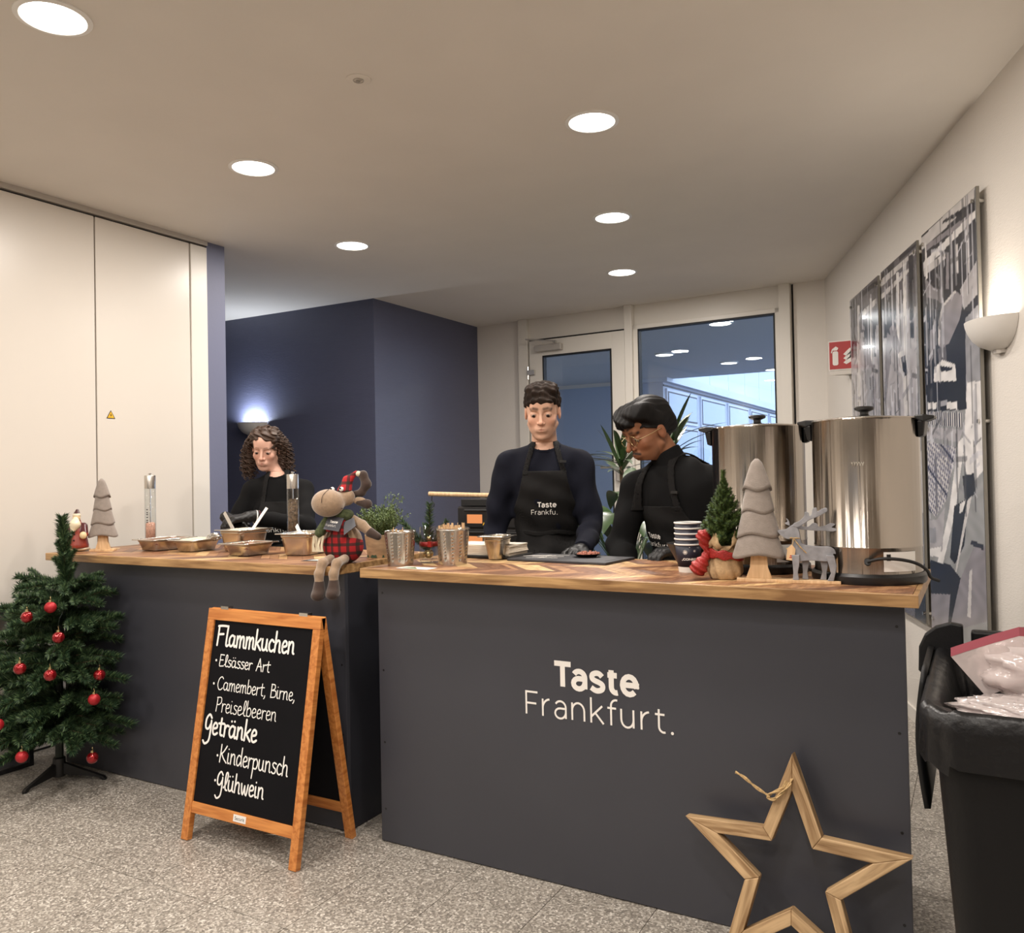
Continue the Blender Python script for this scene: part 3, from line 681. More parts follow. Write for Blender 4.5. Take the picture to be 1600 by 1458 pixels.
# ---- warning sticker on the panel
t = empty('warning_sticker', (XL + .001, 2.852, 1.686), 'small yellow triangular electric warning sticker on a white wall panel', 'sticker')
T = Matrix(((0, 0, 1), (1, 0, 0), (0, 1, 0))).to_4x4()
MB().prism([(-.026, -.02), (.026, -.02), (0, .025)], 0, .001, T).build('border', M['black_ink'], t)
MB().prism([(-.020, -.0165), (.020, -.0165), (0, .0185)], .001, .0015, T).build('face', M['yellow'], t)
MB().prism([(.003, .009), (-.006, -.004), (0, -.003), (-.003, -.013), (.006, .001), (0, 0)], .0015, .002, T).build('bolt', M['black_ink'], t)
# ---- fire extinguisher sign, a small projecting box
t = empty('fire_sign', (-.700, 5.93, 1.98), 'red fire extinguisher sign with white pictograms on the far right wall', 'sign')
sz_ = .163
MB().box((-sz_, -.004, 0), (.0, 0, .197)).box((-.004, 0, 0), (0, .16, .197)).build('housing', M['sign_white'], t)
MB().box((-sz_ + .006, -.006, .007), (-.004, -.004, .19)).build('red_face', M['red_sign'], t)
m = MB(); T = Matrix(((1, 0, 0), (0, 0, -1), (0, 1, 0))).to_4x4(); T.translation = (-sz_ / 2, -.0062, .098)
m.prism(rrect(.036, .095, .012), 0, .001, Matrix.Translation(T.translation) @ T.to_3x3().to_4x4() @ Matrix.Translation((-.038, -.018, 0)))
m.prism([(-.05, .034), (-.026, .034), (-.018, .05), (-.034, .062), (-.056, .046)], 0, .001, T)
m.prism([(-.058, .046), (-.066, .02), (-.06, .018), (-.05, .044)], 0, .001, T)
for k, (a, h) in enumerate(((0, .0), (0, .028), (0, .056))):
    m.prism([(.012, -.05 + h), (.03, -.062 + h), (.062, -.045 + h), (.066, -.02 + h), (.058, .012 + h * .6), (.052, -.012 + h), (.036, -.026 + h)], 0, .001, T)
m.prism([(-.052, -.018), (-.024, -.018), (-.024, -.006), (-.052, -.006)], .0012, .0014, T)
m.build('pictogram', M['sign_white'], t)
MB().prism([(-.157, 0), (.0, 0), (0, .16)], -.03, 0.0).build('underside', M['trim_grey'], t)
# ---- three tall acrylic photo panels on standoffs
ART=[
 ((95, 92, 98),0.87,2.40,2.39,2.43,2.22,0.45,0.61,0.13),
 ((172, 168, 170),0.91,2.17,2.36,2.10,2.29,1.22,0.80,1.20),
 ((30, 32, 44),0.98,2.39,1.14,2.40,1.10,2.02,0.96,2.04),
 ((30, 32, 44),1.22,2.40,1.65,2.39,1.65,2.36,1.22,2.37),
 ((205, 200, 198),1.15,2.34,1.21,2.33,1.18,1.69,1.09,1.69),
 ((205, 200, 198),1.27,2.28,1.61,2.29,1.61,2.26,1.27,2.24),
 ((30, 32, 44),1.30,2.21,1.60,2.19,1.58,1.96,1.31,1.99),
 ((228, 224, 222),1.47,2.32,1.51,2.31,1.47,1.67,1.43,1.67),
 ((140, 135, 140),1.28,2.04,1.41,2.04,1.56,1.81,1.52,1.66,1.35,1.75),
 ((150, 149, 153),1.33,1.91,1.46,1.92,1.51,1.63,1.33,1.64),
 ((30, 32, 44),1.73,2.40,1.99,2.41,1.99,2.37,1.73,2.36),
 ((205, 200, 198),1.73,2.37,2.37,2.37,2.36,2.35,1.73,2.33),
 ((205, 200, 198),1.72,2.29,2.28,2.31,2.28,2.29,1.72,2.26),
 ((30, 32, 44),2.09,2.41,2.37,2.40,2.37,2.38,2.09,2.38),
 ((30, 32, 44),1.73,2.26,2.01,2.26,1.99,2.00,1.75,2.04),
 ((228, 224, 222),2.03,2.34,2.08,2.33,2.04,1.89,2.00,1.90),
 ((228, 224, 222),2.15,2.35,2.21,2.35,2.17,1.78,2.12,1.78),
 ((30, 32, 44),2.25,2.37,2.33,2.36,2.31,1.95,2.25,1.96),
 ((140, 135, 140),1.87,2.07,1.95,2.09,2.08,1.94,2.04,1.91,1.93,1.96),
 ((140, 135, 140),1.73,1.83,1.83,2.06,1.91,2.02,1.87,1.88,1.74,1.65),
 ((205, 200, 198),2.04,1.92,2.13,1.92,2.25,1.74,2.21,1.58,2.11,1.58,2.10,1.75),
 ((30, 32, 44),2.07,1.89,2.15,1.89,2.19,1.79,2.12,1.78),
 ((30, 31, 38),2.16,1.58,2.34,1.56,2.32,1.40,2.17,1.42),
 ((228, 224, 222),2.21,1.55,2.32,1.53,2.31,1.48,2.21,1.49),
 ((205, 200, 198),2.19,1.35,2.42,1.41,2.40,1.10,2.19,1.09),
 ((150, 149, 153),2.19,1.04,2.39,1.05,2.42,0.89,2.21,0.87),
 ((30, 31, 38),2.21,0.83,2.41,0.86,2.38,0.48,2.20,0.45),
 ((30, 32, 44),2.46,2.41,3.14,2.43,3.15,1.64,2.44,1.59),
 ((205, 200, 198),2.46,2.40,3.14,2.42,3.13,2.36,2.45,2.34),
 ((30, 32, 44),2.77,2.39,3.13,2.36,3.12,2.33,2.76,2.38),
 ((140, 135, 140),2.53,2.35,3.13,2.32,3.13,2.30,2.53,2.32),
 ((228, 224, 222),2.48,2.28,3.14,2.32,3.14,2.29,2.48,2.24),
 ((205, 200, 198),2.48,2.25,2.78,2.25,2.79,2.22,2.49,2.21),
 ((205, 200, 198),3.04,2.29,3.07,2.29,3.06,2.09,3.04,2.10),
 ((205, 200, 198),2.91,2.25,2.94,2.24,2.94,2.12,2.91,2.13),
 ((140, 135, 140),2.80,2.24,2.83,2.24,2.82,2.08,2.78,2.09),
 ((228, 224, 222),2.51,2.36,2.53,2.36,2.54,2.19,2.51,2.19),
 ((140, 135, 140),2.50,2.20,2.62,2.13,2.72,2.10,2.71,2.04,2.65,2.07,2.51,2.11),
 ((172, 168, 170),2.95,2.05,3.14,2.12,3.14,1.99,2.99,1.96),
 ((140, 135, 140),2.67,1.97,2.73,2.03,2.89,2.06,2.99,2.01,2.94,1.93,2.80,1.85,2.70,1.84,2.66,1.87),
 ((205, 200, 198),2.67,1.97,2.73,2.03,2.89,2.06,2.91,2.05,2.75,2.02,2.70,1.96,2.68,1.85,2.66,1.87),
 ((95, 92, 98),2.65,1.85,2.76,1.84,2.77,1.77,2.66,1.78),
 ((228, 224, 222),2.60,1.77,2.71,1.79,2.87,1.75,2.88,1.67,2.58,1.69),
 ((30, 32, 44),2.67,1.77,2.84,1.74,2.82,1.73,2.69,1.74),
 ((140, 135, 140),2.55,1.95,2.62,1.95,2.59,1.82,2.53,1.78),
 ((30, 32, 44),2.88,1.84,3.00,1.92,3.00,1.66,2.89,1.67),
 ((150, 149, 153),3.00,1.92,3.15,1.95,3.15,1.64,2.99,1.63),
 ((228, 224, 222),3.00,1.66,3.15,1.65,3.17,1.31,3.01,1.24,2.93,1.34),
 ((30, 31, 38),2.45,1.72,2.98,1.67,2.99,1.55,2.44,1.58),
 ((228, 224, 222),2.49,1.62,2.62,1.61,2.61,1.58,2.49,1.59),
 ((228, 224, 222),2.75,1.60,2.88,1.59,2.88,1.56,2.75,1.57),
 ((205, 200, 198),2.47,1.58,2.94,1.54,2.94,1.48,2.46,1.52),
 ((172, 168, 170),2.46,1.51,2.94,1.47,2.89,1.42,2.47,1.46),
 ((205, 200, 198),2.46,1.44,2.86,1.40,2.71,1.17,2.56,1.09,2.40,1.13),
 ((228, 224, 222),2.88,1.42,2.97,1.45,2.82,1.12,2.64,0.88,2.56,0.87,2.74,1.12),
 ((172, 168, 170),2.39,1.06,2.58,1.08,2.69,1.14,2.64,0.94,2.42,0.92),
 ((150, 149, 153),2.41,1.03,2.56,1.04,2.56,0.97,2.42,0.96),
 ((228, 224, 222),2.42,0.93,2.63,0.96,2.59,0.91,2.44,0.90),
 ((30, 31, 38),2.92,1.28,3.05,1.29,3.06,1.21,2.94,1.17),
 ((30, 31, 38),2.81,1.15,2.98,1.19,2.92,0.99,2.80,0.90,2.74,0.92),
 ((228, 224, 222),2.88,1.16,2.95,1.18,2.91,1.13,2.87,1.12),
 ((205, 200, 198),2.97,1.18,3.02,1.20,2.80,0.84,2.72,0.72),
 ((30, 31, 38),2.42,0.88,2.74,0.89,2.89,0.84,2.78,0.63,2.46,0.54),
 ((140, 135, 140),2.42,0.72,2.73,0.76,2.68,0.58,2.45,0.54),
 ((30, 32, 44),2.56,0.87,2.67,0.87,2.63,0.81,2.52,0.82),
 ((140, 135, 140),2.86,0.84,3.02,0.99,3.15,1.01,3.16,0.72,2.70,0.59),
 ((30, 32, 44),3.00,1.02,3.13,1.01,3.13,0.99,2.99,1.00),
 ((205, 200, 198),2.97,0.89,3.00,0.90,2.97,0.70,2.93,0.70),
]
def inside(px, py, poly):
    r = np.zeros(px.shape, bool); n = len(poly) // 2
    xs, ys = poly[0::2], poly[1::2]; j = n - 1
    for i in range(n):
        c = ((ys[i] > py) != (ys[j] > py)) & (px < (xs[j] - xs[i]) * (py - ys[i]) / ((ys[j] - ys[i]) or 1e-9) + xs[i])
        r ^= c; j = i
    return r
def art_color(P):
    s, z = P[:, 0], P[:, 2]; c = np.ones((len(s), 3)) * .3
    rng = np.random.default_rng(3)
    for a in ART:
        poly = a[1:]
        c[inside(s, z, poly)] = srgb(*a[0])
    # fine clutter: thin streaks of machine parts
    for k in range(520):
        s0 = rng.uniform(.94, 3.1); z0 = rng.uniform(1.2, 2.36); w = rng.uniform(.003, .014); h = rng.uniform(.02, .16)
        if rng.random() < .3: w, h = h * .5, w
        m = (np.abs(s - s0) < w) & (np.abs(z - z0 - (s - s0) * rng.uniform(-.6, .6)) < h)
        if 2.75 < s0 < 3.05 and 1.5 < z0 < 2.1: continue
        v = rng.choice([.03, .08, .25, .5, .65]); c[m] = c[m] * .35 + .65 * v * np.array([1, .98, 1.05])
    comb = inside(s, z, COMB); c[comb & (np.sin(s * 230) > 0)] = srgb(52, 54, 68)
    cr = inside(s, z, CRATE); q = np.sin(s * 150 + z * 40) * np.sin(z * 190 - s * 60); c[cr & (q < -.1)] = srgb(110, 108, 124)
    c[cr & (np.abs(np.sin(z * 16 + s * 8)) < .12)] = srgb(60, 62, 82)
    c *= (1 + .12 * np.sin(s * 41 + 3 * np.sin(z * 23)) * np.sin(z * 37))[:, None]
    return np.clip(c, 0, 1)
COMB = ART[51][1:]; CRATE = ART[53][1:]
for i, (s0, s1) in enumerate(((1.0, 1.71), (1.78, 2.44), (2.52, 3.21))):
    z0, z1 = .565, 2.412
    t = empty('photo_panel', RW @ Vector(((s0 + s1) / 2, -.05, z0)), ['tall acrylic photo panel of factory robots, the one farthest from the viewer', 'middle one of three tall acrylic factory photo panels', 'tall acrylic photo panel of a robot arm over crates, nearest the wall lamp'][i], 'picture', 'three tall factory photo panels on the right wall')
    t.matrix_world = RW @ Matrix.Translation(((s0 + s1) / 2, -.038, z0))
    w = s1 - s0
    MB().box((-w / 2, 0, 0), (w / 2, .012, z1 - z0)).build('acrylic_sheet', M['acrylic_edge'], t)
    nx, nz = int(w / .005), int((z1 - z0) / .0058)
    gx, gz = np.meshgrid(np.linspace(-w / 2 + .003, w / 2 - .003, nx), np.linspace(.003, z1 - z0 - .003, nz))
    V = np.stack([gx.ravel(), np.full(gx.size, -.0012), gz.ravel()], 1)
    a = (np.arange(nz - 1)[:, None] * nx + np.arange(nx - 1)[None]).ravel(); F = np.stack([a, a + 1, a + nx + 1, a + nx], 1)
    Wd = V.copy(); Wd[:, 0] += (s0 + s1) / 2 - .06; Wd[:, 2] += z0
    np_obj('print', V, F, M['print'], t, False, art_color(Wd))
    for sx in (-1, 1):
        for z in (.05, .93, z1 - z0 - .05):
            T = Matrix.Translation((sx * (w / 2 - .03), 0, z)) @ Matrix.Rotation(math.pi / 2, 4, 'X')
            MB().lathe([(.001, .008), (.009, .008), (.009, -.037), (.001, -.037)], 12, T).build('standoff', M['steel_rim'], t)

# ================================================================== COUNTERS
HT = .995
def clip_rect(poly, x0, x1, y0, y1):
    for ax, lim, sg in ((0, x0, 1), (0, x1, -1), (1, y0, 1), (1, y1, -1)):
        out = []
        for i in range(len(poly)):
            a, b = poly[i - 1], poly[i]; ia = (a[ax] - lim) * sg >= 0; ib = (b[ax] - lim) * sg >= 0
            if ia != ib:
                t = (lim - a[ax]) / (b[ax] - a[ax]); out.append((a[0] + (b[0] - a[0]) * t, a[1] + (b[1] - a[1]) * t))
            if ib: out.append(b)
        poly = out
        if len(poly) < 3: return None
    return poly
def counter(x0, x1, lab, first):
    ins = 0 if first else .13
    yf, yb = 2.405, 2.93
    t = empty('counter', ((x0 + x1) / 2, yf, 0), lab, 'counter'); cx = (x0 + x1) / 2
    def b(n, lo, hi, m, **k): return MB().box((lo[0] - cx, lo[1] - yf, lo[2]), (hi[0] - cx, hi[1] - yf, hi[2])).build(n, m, t, **k)
    fp = b('front_panel', (x0, yf, .004), (x1, yf + .018, HT - .034), M['counter'], bevel=.0015)
    b('side_panel', (x0, yf + .019, .004), (x0 + .018, yb, HT - .034), M['counter_dark'], bevel=.0015)
    b('side_panel', (x1 - .018 - ins, yf + .019, .004), (x1 - ins, yb, HT - .034), M['counter_dark'], bevel=.0015)
    b('shelf', (x0 + .02, yf + .03, .42), (x1 - .02 - ins, yb - .03, .44), M['counter_dark'])
    b('shelf', (x0 + .02, yf + .03, .06), (x1 - .02 - ins, yb - .03, .08), M['counter_dark'])
    for z in (.12, .36, .62, .9):
        for x in (x0 + .02, x1 - .02):
            T = Matrix.Translation((x - cx, -.0004, z)) @ Matrix.Rotation(math.pi / 2, 4, 'X')
            MB().lathe([(.0005, .0), (.004, .0), (.005, -.002)], 10, T).build('screw', M['black_plastic'], t)
    return t, fp
c1, f1 = counter(-3.80, -2.076, 'dark grey counter on the left behind the chalkboard and the decorated tree', True)
c2, f2 = counter(-1.92, -.178, 'dark grey counter on the right with white two-line lettering on its front', False)
# the lettering on the right counter
m, w = letters('Taste', .073, .165, track=.035)
m2, w2 = letters('Frankfurt.', .073, .062, track=.055)
sc1 = .296 / w; sc2 = .515 / w2
cx = (-1.92 - .178) / 2
T = Matrix(((1, 0, 0), (0, 0, -1), (0, 1, 0))).to_4x4()
def place(mb, x, z, sx, name, parent, y=-.0012, s=None):
    o = mb.build(name, M['logo'], parent); o.matrix_local = Matrix.Translation((x, y, z)) @ T @ Matrix.Diagonal((sx, 1, 1, 1)); return o
lt = place(m, -1.207 - cx, .638, sc1, 'bold_lettering', c2); lt['label'] = 'white bold word Taste'
lt = place(m2, -1.312 - cx, .536, sc2, 'thin_lettering', c2); lt['label'] = 'white thin word Frankfurt with full stop'
def worktop(x0, x1, lab):
    y0, y1 = 2.335, 2.95; cx = (x0 + x1) / 2
    t = empty('worktop', (cx, y0, HT - .034), lab, 'worktop', 'oiled chevron worktops on the counters')
    MB().box((x0 - cx + .004, .004, 0), (x1 - cx - .004, y1 - y0 - .004, .0305)).build('core', M['core'], t)
    MB().box((x0 - cx, 0, 0), (x1 - cx, .014, .034)).build('front_edge', M['edge'], t, bevel=.002)
    MB().box((x0 - cx, y1 - y0 - .014, 0), (x1 - cx, y1 - y0, .034)).build('back_edge', M['edge'], t, bevel=.002)
    for xa in (x0, x1 - .014):
        MB().box((xa - cx, .0142, 0), (xa - cx + .014, y1 - y0 - .0142, .034)).build('end_edge', M['edge'], t, bevel=.002)
    rows = 4; ya, yb = .0146, y1 - y0 - .0146; rh = (yb - ya) / rows; p = .062
    for r in range(rows):
        a, b = ya + r * rh, ya + (r + 1) * rh; sh = rh * .95 * (1 if r % 2 == 0 else -1)
        x = x0 - cx - .3
        while x < x1 - cx + .3:
            wd = p * R_.choice((.45, .8, 1., 1.15, 1.35)); g = .0008
            poly = [(x + g, a + g), (x + wd - g, a + g), (x + wd - g + sh, b - g), (x + g + sh, b - g)]
            poly = clip_rect(poly, x0 - cx + .0148, x1 - cx - .0148, a + g, b - g)
            x += wd
            if not poly: continue
            mx = sum(q[0] for q in poly) / len(poly); my = sum(q[1] for q in poly) / len(poly)
            o = MB().prism([(q[0] - mx, q[1] - my) for q in poly], 0, .034).build('plank', M['plank'], t)
            o.location = (mx, my, 0 + R_.uniform(-.0003, 0))
    return t
wt1 = worktop(-3.835, -2.075, 'oiled wooden chevron worktop on the left counter carrying the steel pans')
wt2 = worktop(-1.945, -.140, 'oiled wooden chevron worktop on the right counter carrying the steel urns')

# ================================================================== CHALKBOARD
ab = empty('chalkboard_stand', (-2.3125, 2.235, 0), 'folding chalkboard stand in an orange wooden frame with the drinks menu', 'chalkboard')
def frame_T(sign):
    # local board frame: x along, y up the slope, z out of the face
    top = Vector((0, 0, .83)); foot = Vector((0, -.145 * sign, 0)); up = (top - foot).normalized()
    x = Vector((1, 0, 0)) * 1; n = x.cross(up)
    T = Matrix((x, up, n)).transposed().to_4x4(); T.translation = foot; return T
TF = frame_T(1); TB = frame_T(-1)
HL = .8426; hw = .2855
for T, front in ((TF, True), (TB, False)):
    d0, d1 = (-.012, .012)
    for s in (-1, 1):
        x = s * (hw - .018)
        MB().box((x - .0175, .0, d0), (x + .0175, HL - .045, d1)).build('leg', M['orange_wood'], ab, bevel=.002).matrix_local = T
    MB().box((-hw, HL - .045, d0), (hw, HL - .002, d1)).build('top_rail', M['orange_wood_x'], ab, bevel=.002).matrix_local = T
    zr = .098
    MB().box((-hw + .0355, zr, d0 + .002), (hw - .0355, zr + .040, d1 - .002)).build('bottom_rail', M['orange_wood_x'], ab, bevel=.002).matrix_local = T
    MB().box((-hw + .034, zr + .038, -.004), (hw - .034, HL - .044, .004)).build('board_panel', M['board'], ab).matrix_local = T
for s in (-1, 1):
    MB().box((s * .2 - .02, -.012, .828), (s * .2 + .02, .012, .8405)).build('hinge', M['steel_rim'], ab)
tg = MB().box((-.031, .1065, .0101), (.031, .1305, .0112)).build('maker_label', M['white_plastic'], ab); tg.matrix_local = TF
MB().tube([(-.02 + .0, -.05, .10), (-.018, -.03, .05), (-.025, .0, .012), (.0, .02, .004), (.03, .04, .003)], .0022, 6).build('chain', M['steel_rim'], ab)

# hand written strokes; one unit = x-height, y up
def S(*p): return smooth_poly(p, 4)
HW = {
 'F': ([S((0, 1.7), (-.02, .8), (-.05, 0)), S((-.08, 1.68), (.3, 1.74), (.7, 1.74)), S((-.02, .95), (.3, 1.0), (.45, 1.02))], .72),
 'l': ([S((.1, 1.75), (.06, .9), (.05, .15), (.14, 0), (.26, .1))], .3),
 'L': ([S((.0, .2), (.2, .6), (.34, 1.3), (.28, 1.65), (.16, 1.5), (.12, .8), (.18, .1), (.34, .02))], .42),
 'a': ([S((.46, .85), (.25, .98), (.05, .7), (.05, .25), (.2, .02), (.4, .25), (.48, .85)), S((.48, .9), (.46, .3), (.52, .02), (.62, .1))], .68),
 'ä': ([S((.46, .85), (.25, .98), (.05, .7), (.05, .25), (.2, .02), (.4, .25), (.48, .85)), S((.48, .9), (.46, .3), (.52, .02), (.62, .1)), [(.15, 1.35), (.16, 1.36)], [(.4, 1.38), (.41, 1.39)]], .68),
 'm': ([S((.05, .95), (.06, .4), (.04, 0)), S((.06, .6), (.2, .95), (.34, .85), (.34, .0)), S((.36, .6), (.5, .95), (.64, .85), (.66, .15), (.74, .02))], .84),
 'n': ([S((.05, .95), (.06, .4), (.04, 0)), S((.06, .6), (.22, .95), (.4, .85), (.42, .15), (.5, .02))], .62),
 'k': ([S((.08, 1.7), (.06, .8), (.03, 0)), S((.45, .95), (.2, .6), (.08, .5)), S((.14, .55), (.3, .3), (.5, 0))], .58),
 'K': ([S((.06, 1.65), (.04, .8), (0, 0)), S((.6, 1.6), (.3, 1.0), (.04, .75)), S((.12, .85), (.35, .4), (.66, .02))], .74),
 'u': ([S((.04, .95), (.04, .3), (.16, .02), (.36, .2), (.42, .95)), S((.42, .9), (.42, .2), (.52, .02))], .62),
 'ü': ([S((.04, .95), (.04, .3), (.16, .02), (.36, .2), (.42, .95)), S((.42, .9), (.42, .2), (.52, .02)), [(.1, 1.35), (.11, 1.36)], [(.36, 1.4), (.37, 1.41)]], .62),
 'c': ([S((.4, .82), (.22, .98), (.04, .65), (.06, .2), (.24, .0), (.42, .14))], .5),
 'C': ([S((.62, 1.4), (.42, 1.62), (.12, 1.3), (.0, .6), (.16, .05), (.4, 0), (.62, .25))], .72),
 'h': ([S((.08, 1.7), (.06, .8), (.03, 0)), S((.06, .6), (.22, .95), (.4, .85), (.42, .1), (.5, .0))], .62),
 'e': ([S((.06, .48), (.36, .6), (.36, .9), (.18, .98), (.04, .6), (.08, .12), (.24, .0), (.44, .16))], .52),
 'E': ([S((.5, 1.6), (.1, 1.6), (.04, 1.5), (.02, .8), (0, .05), (.2, 0), (.5, .06)), S((.04, .85), (.4, .88))], .6),
 's': ([S((.4, .9), (.2, .98), (.08, .8), (.18, .56), (.36, .4), (.34, .1), (.16, 0), (.0, .12))], .48),
 'r': ([S((.05, .95), (.06, .4), (.04, 0)), S((.06, .6), (.2, .92), (.38, .9))], .44),
 't': ([S((.2, 1.45), (.17, .6), (.2, .1), (.36, .04)), S((0, 1.0), (.2, 1.02), (.44, 1.04))], .48),
 'A': ([S((0, 0), (.2, .9), (.36, 1.7)), S((.36, 1.7), (.48, .9), (.62, 0)), S((.1, .6), (.36, .62), (.6, .64))], .76),
 'b': ([S((.08, 1.7), (.06, .8), (.06, .05)), S((.07, .7), (.3, .98), (.48, .6), (.36, .08), (.1, .06))], .58),
 'B': ([S((.06, 1.6), (.04, .8), (.02, 0)), S((.04, 1.58), (.4, 1.55), (.42, 1.1), (.1, .86)), S((.1, .86), (.56, .8), (.5, .15), (.04, .02))], .68),
 'i': ([S((.06, .95), (.05, .3), (.1, .02), (.2, .06)), [(.08, 1.35), (.09, 1.36)]], .3),
 'P': ([S((.08, 1.6), (.05, .8), (.0, 0)), S((.02, 1.55), (.45, 1.6), (.5, 1.1), (.28, .8), (.06, .78))], .6),
 'G': ([S((.5, 1.35), (.3, 1.62), (.06, 1.2), (.06, .5), (.3, .4), (.5, .9)), S((.5, 1.1), (.5, .2), (.42, -.6), (.12, -.9), (-.06, -.68))], .66),
 'd': ([S((.4, .85), (.2, .98), (.03, .6), (.06, .12), (.22, .02), (.42, .4)), S((.46, 1.7), (.44, .6), (.5, .02))], .62),
 'p': ([S((.06, .95), (.05, 0), (.0, -.85)), S((.06, .7), (.28, .98), (.46, .6), (.34, .08), (.08, .1))], .56),
 'w': ([S((.02, .95), (.08, .2), (.2, .05), (.32, .8)), S((.32, .8), (.38, .15), (.52, .05), (.62, .95))], .74),
 ',': ([S((.1, .1), (.08, -.1), (.0, -.28))], .3), '.': ([[(.05, .02), (.06, .03)]], .2), ' ': ([], .45), '·': ([[(0, .55), (.01, .56)]], .3),
}
def handwrite(text, x, y, width, xh, w):
    mb = MB(); adv = sum(HW[c][1] for c in text); s = width / adv; cur = 0
    for c in text:
        for stk in HW[c][0]: ribbon(mb, [(x + (cur + px) * s, y + py * xh) for px, py in stk], w, .0043 + R_.uniform(0, .0001))
        cur += HW[c][1]
    return mb
X0 = -2.3125
for txt, x, y, wd, xh, w in (('Flammkuchen', -2.535, .705, .395, .042, .0085), ('ELsässer Art', -2.512, .630, .262, .026, .004), ('Camembert, Birne,', -2.508, .545, .395, .029, .0038),
                             ('PreiseLbeeren', -2.502, .466, .31, .032, .0038), ('Getränke', -2.548, .383, .272, .042, .0085), ('Kinderpunsch', -2.452, .292, .342, .037, .0052), ('GLühwein', -2.452, .200, .24, .037, .0065)):
    tot = sum(HW[c][1] for c in txt); cur = 0
    for wrd in txt.split(' '):
        aw = sum(HW[c][1] for c in wrd); m = handwrite(wrd, x - X0 + wd * cur / tot, y, wd * aw / tot, xh, w)
        o = m.build('chalk_word', M['chalk'], ab); o.matrix_local = TF; cur += aw + HW[' '][1]
m = MB()
for bx, by in ((-2.532, .653), (-2.53, .568), (-2.466, .317), (-2.463, .23)): ribbon(m, [(bx - X0, by - .004), (bx - X0 + .001, by - .004)], .009, .0043)
m.build('chalk_bullets', M['chalk'], ab).matrix_local = TF
def text_obj(body, size, name, m, parent, T, bold=0., align='CENTER'):
    c = bpy.data.curves.new(name, 'FONT'); c.body = body; c.size = size; c.align_x = align; c.offset = bold
    o = bpy.data.objects.new(name, c); COL.objects.link(o); bpy.context.view_layer.update()
    me = bpy.data.meshes.new_from_object(o); COL.objects.unlink(o); bpy.data.objects.remove(o)
    me.materials.clear(); me.materials.append(m); q = bpy.data.objects.new(name, me); COL.objects.link(q); q.parent = parent; q.matrix_local = T; return q
text_obj('Securit', .017, 'label_print', M['black_ink'], ab, TF @ Matrix.Translation((0, .113, .0114)))

# ================================================================== WOODEN STAR
R0 = .307; star = empty('wooden_star', (-.458, 2.31, 0), 'big open wooden star leaning against the right counter', 'star')
tilt = math.radians(-9)
TSt = Matrix.Translation((0, -.045, 0)) @ Matrix.Rotation(tilt, 4, 'X') @ Matrix.Translation((0, 0, .2493))
ri = R0 * .42; wl_ = .047
outp = []
for k in range(5):
    a = math.pi / 2 + 2 * math.pi * k / 5; outp.append((R0 * math.cos(a), R0 * math.sin(a)))
    a += math.pi / 5; outp.append((ri * math.cos(a), ri * math.sin(a)))
def off(poly, d):
    res = []; n = len(poly)
    for i in range(n):
        p0, p1, p2 = Vector(poly[i - 1]), Vector(poly[i]), Vector(poly[(i + 1) % n])
        e1 = (p1 - p0).normalized(); e2 = (p2 - p1).normalized(); n1 = Vector((-e1.y, e1.x)); n2 = Vector((-e2.y, e2.x))
        q = n1 + n2; q = q / max(q.dot(n1), .15); res.append(tuple(p1 + q * d))
    return res
inn = off(outp, .034)
for i in range(10):
    j = (i + 1) % 10
    a, b, c, d = outp[i], outp[j], inn[j], inn[i]
    mid = Vector(((a[0] + b[0]) / 2, (a[1] + b[1]) / 2)); ang = math.atan2(b[1] - a[1], b[0] - a[0]); Rm = Matrix.Rotation(-ang, 2)
    P2 = [tuple(Rm @ (Vector(q) - mid) * .9985) for q in (a, b, c, d)]
    o = MB().prism(P2, -.019, .019).build('slat', M['oak'], star, bevel=.0022)
    TT = Matrix(((1, 0, 0), (0, 0, -1), (0, 1, 0))).to_4x4()
    o.matrix_local = TSt @ TT @ Matrix.Translation((mid.x, mid.y, 0)) @ Matrix.Rotation(ang, 4, 'Z')
def rope_pts(pts, n=8): return smooth_poly(pts, n)
def twist(mb, pts, r):
    P = [Vector(p) for p in rope_pts(pts, 10)]; L = 0
    for s in (0, math.pi):
        q = []; L = 0
        for i, p in enumerate(P):
            if i: L += (P[i] - P[i - 1]).length
            d = (P[min(i + 1, len(P) - 1)] - P[max(i - 1, 0)]).normalized(); x = d.orthogonal().normalized(); y = d.cross(x)
            a = L / (r * 3.2) + s; q.append(p + (x * math.cos(a) + y * math.sin(a)) * r * .55)
        mb.tube(q, r * .62, 5)
m = MB()
twist(m, [(-.012, -.03, .235), (-.022, -.034, .215), (-.05, -.032, .198), (-.062, -.028, .185), (-.046, -.03, .182), (-.03, -.034, .196), (-.006, -.035, .224), (.0, -.02, .24)], .0042)
twist(m, [(-.055, -.03, .188), (-.09, -.032, .205), (-.125, -.034, .228), (-.148, -.034, .238)], .004)
m.build('jute_cord', M['rope'], star, smooth=True).matrix_local = TSt

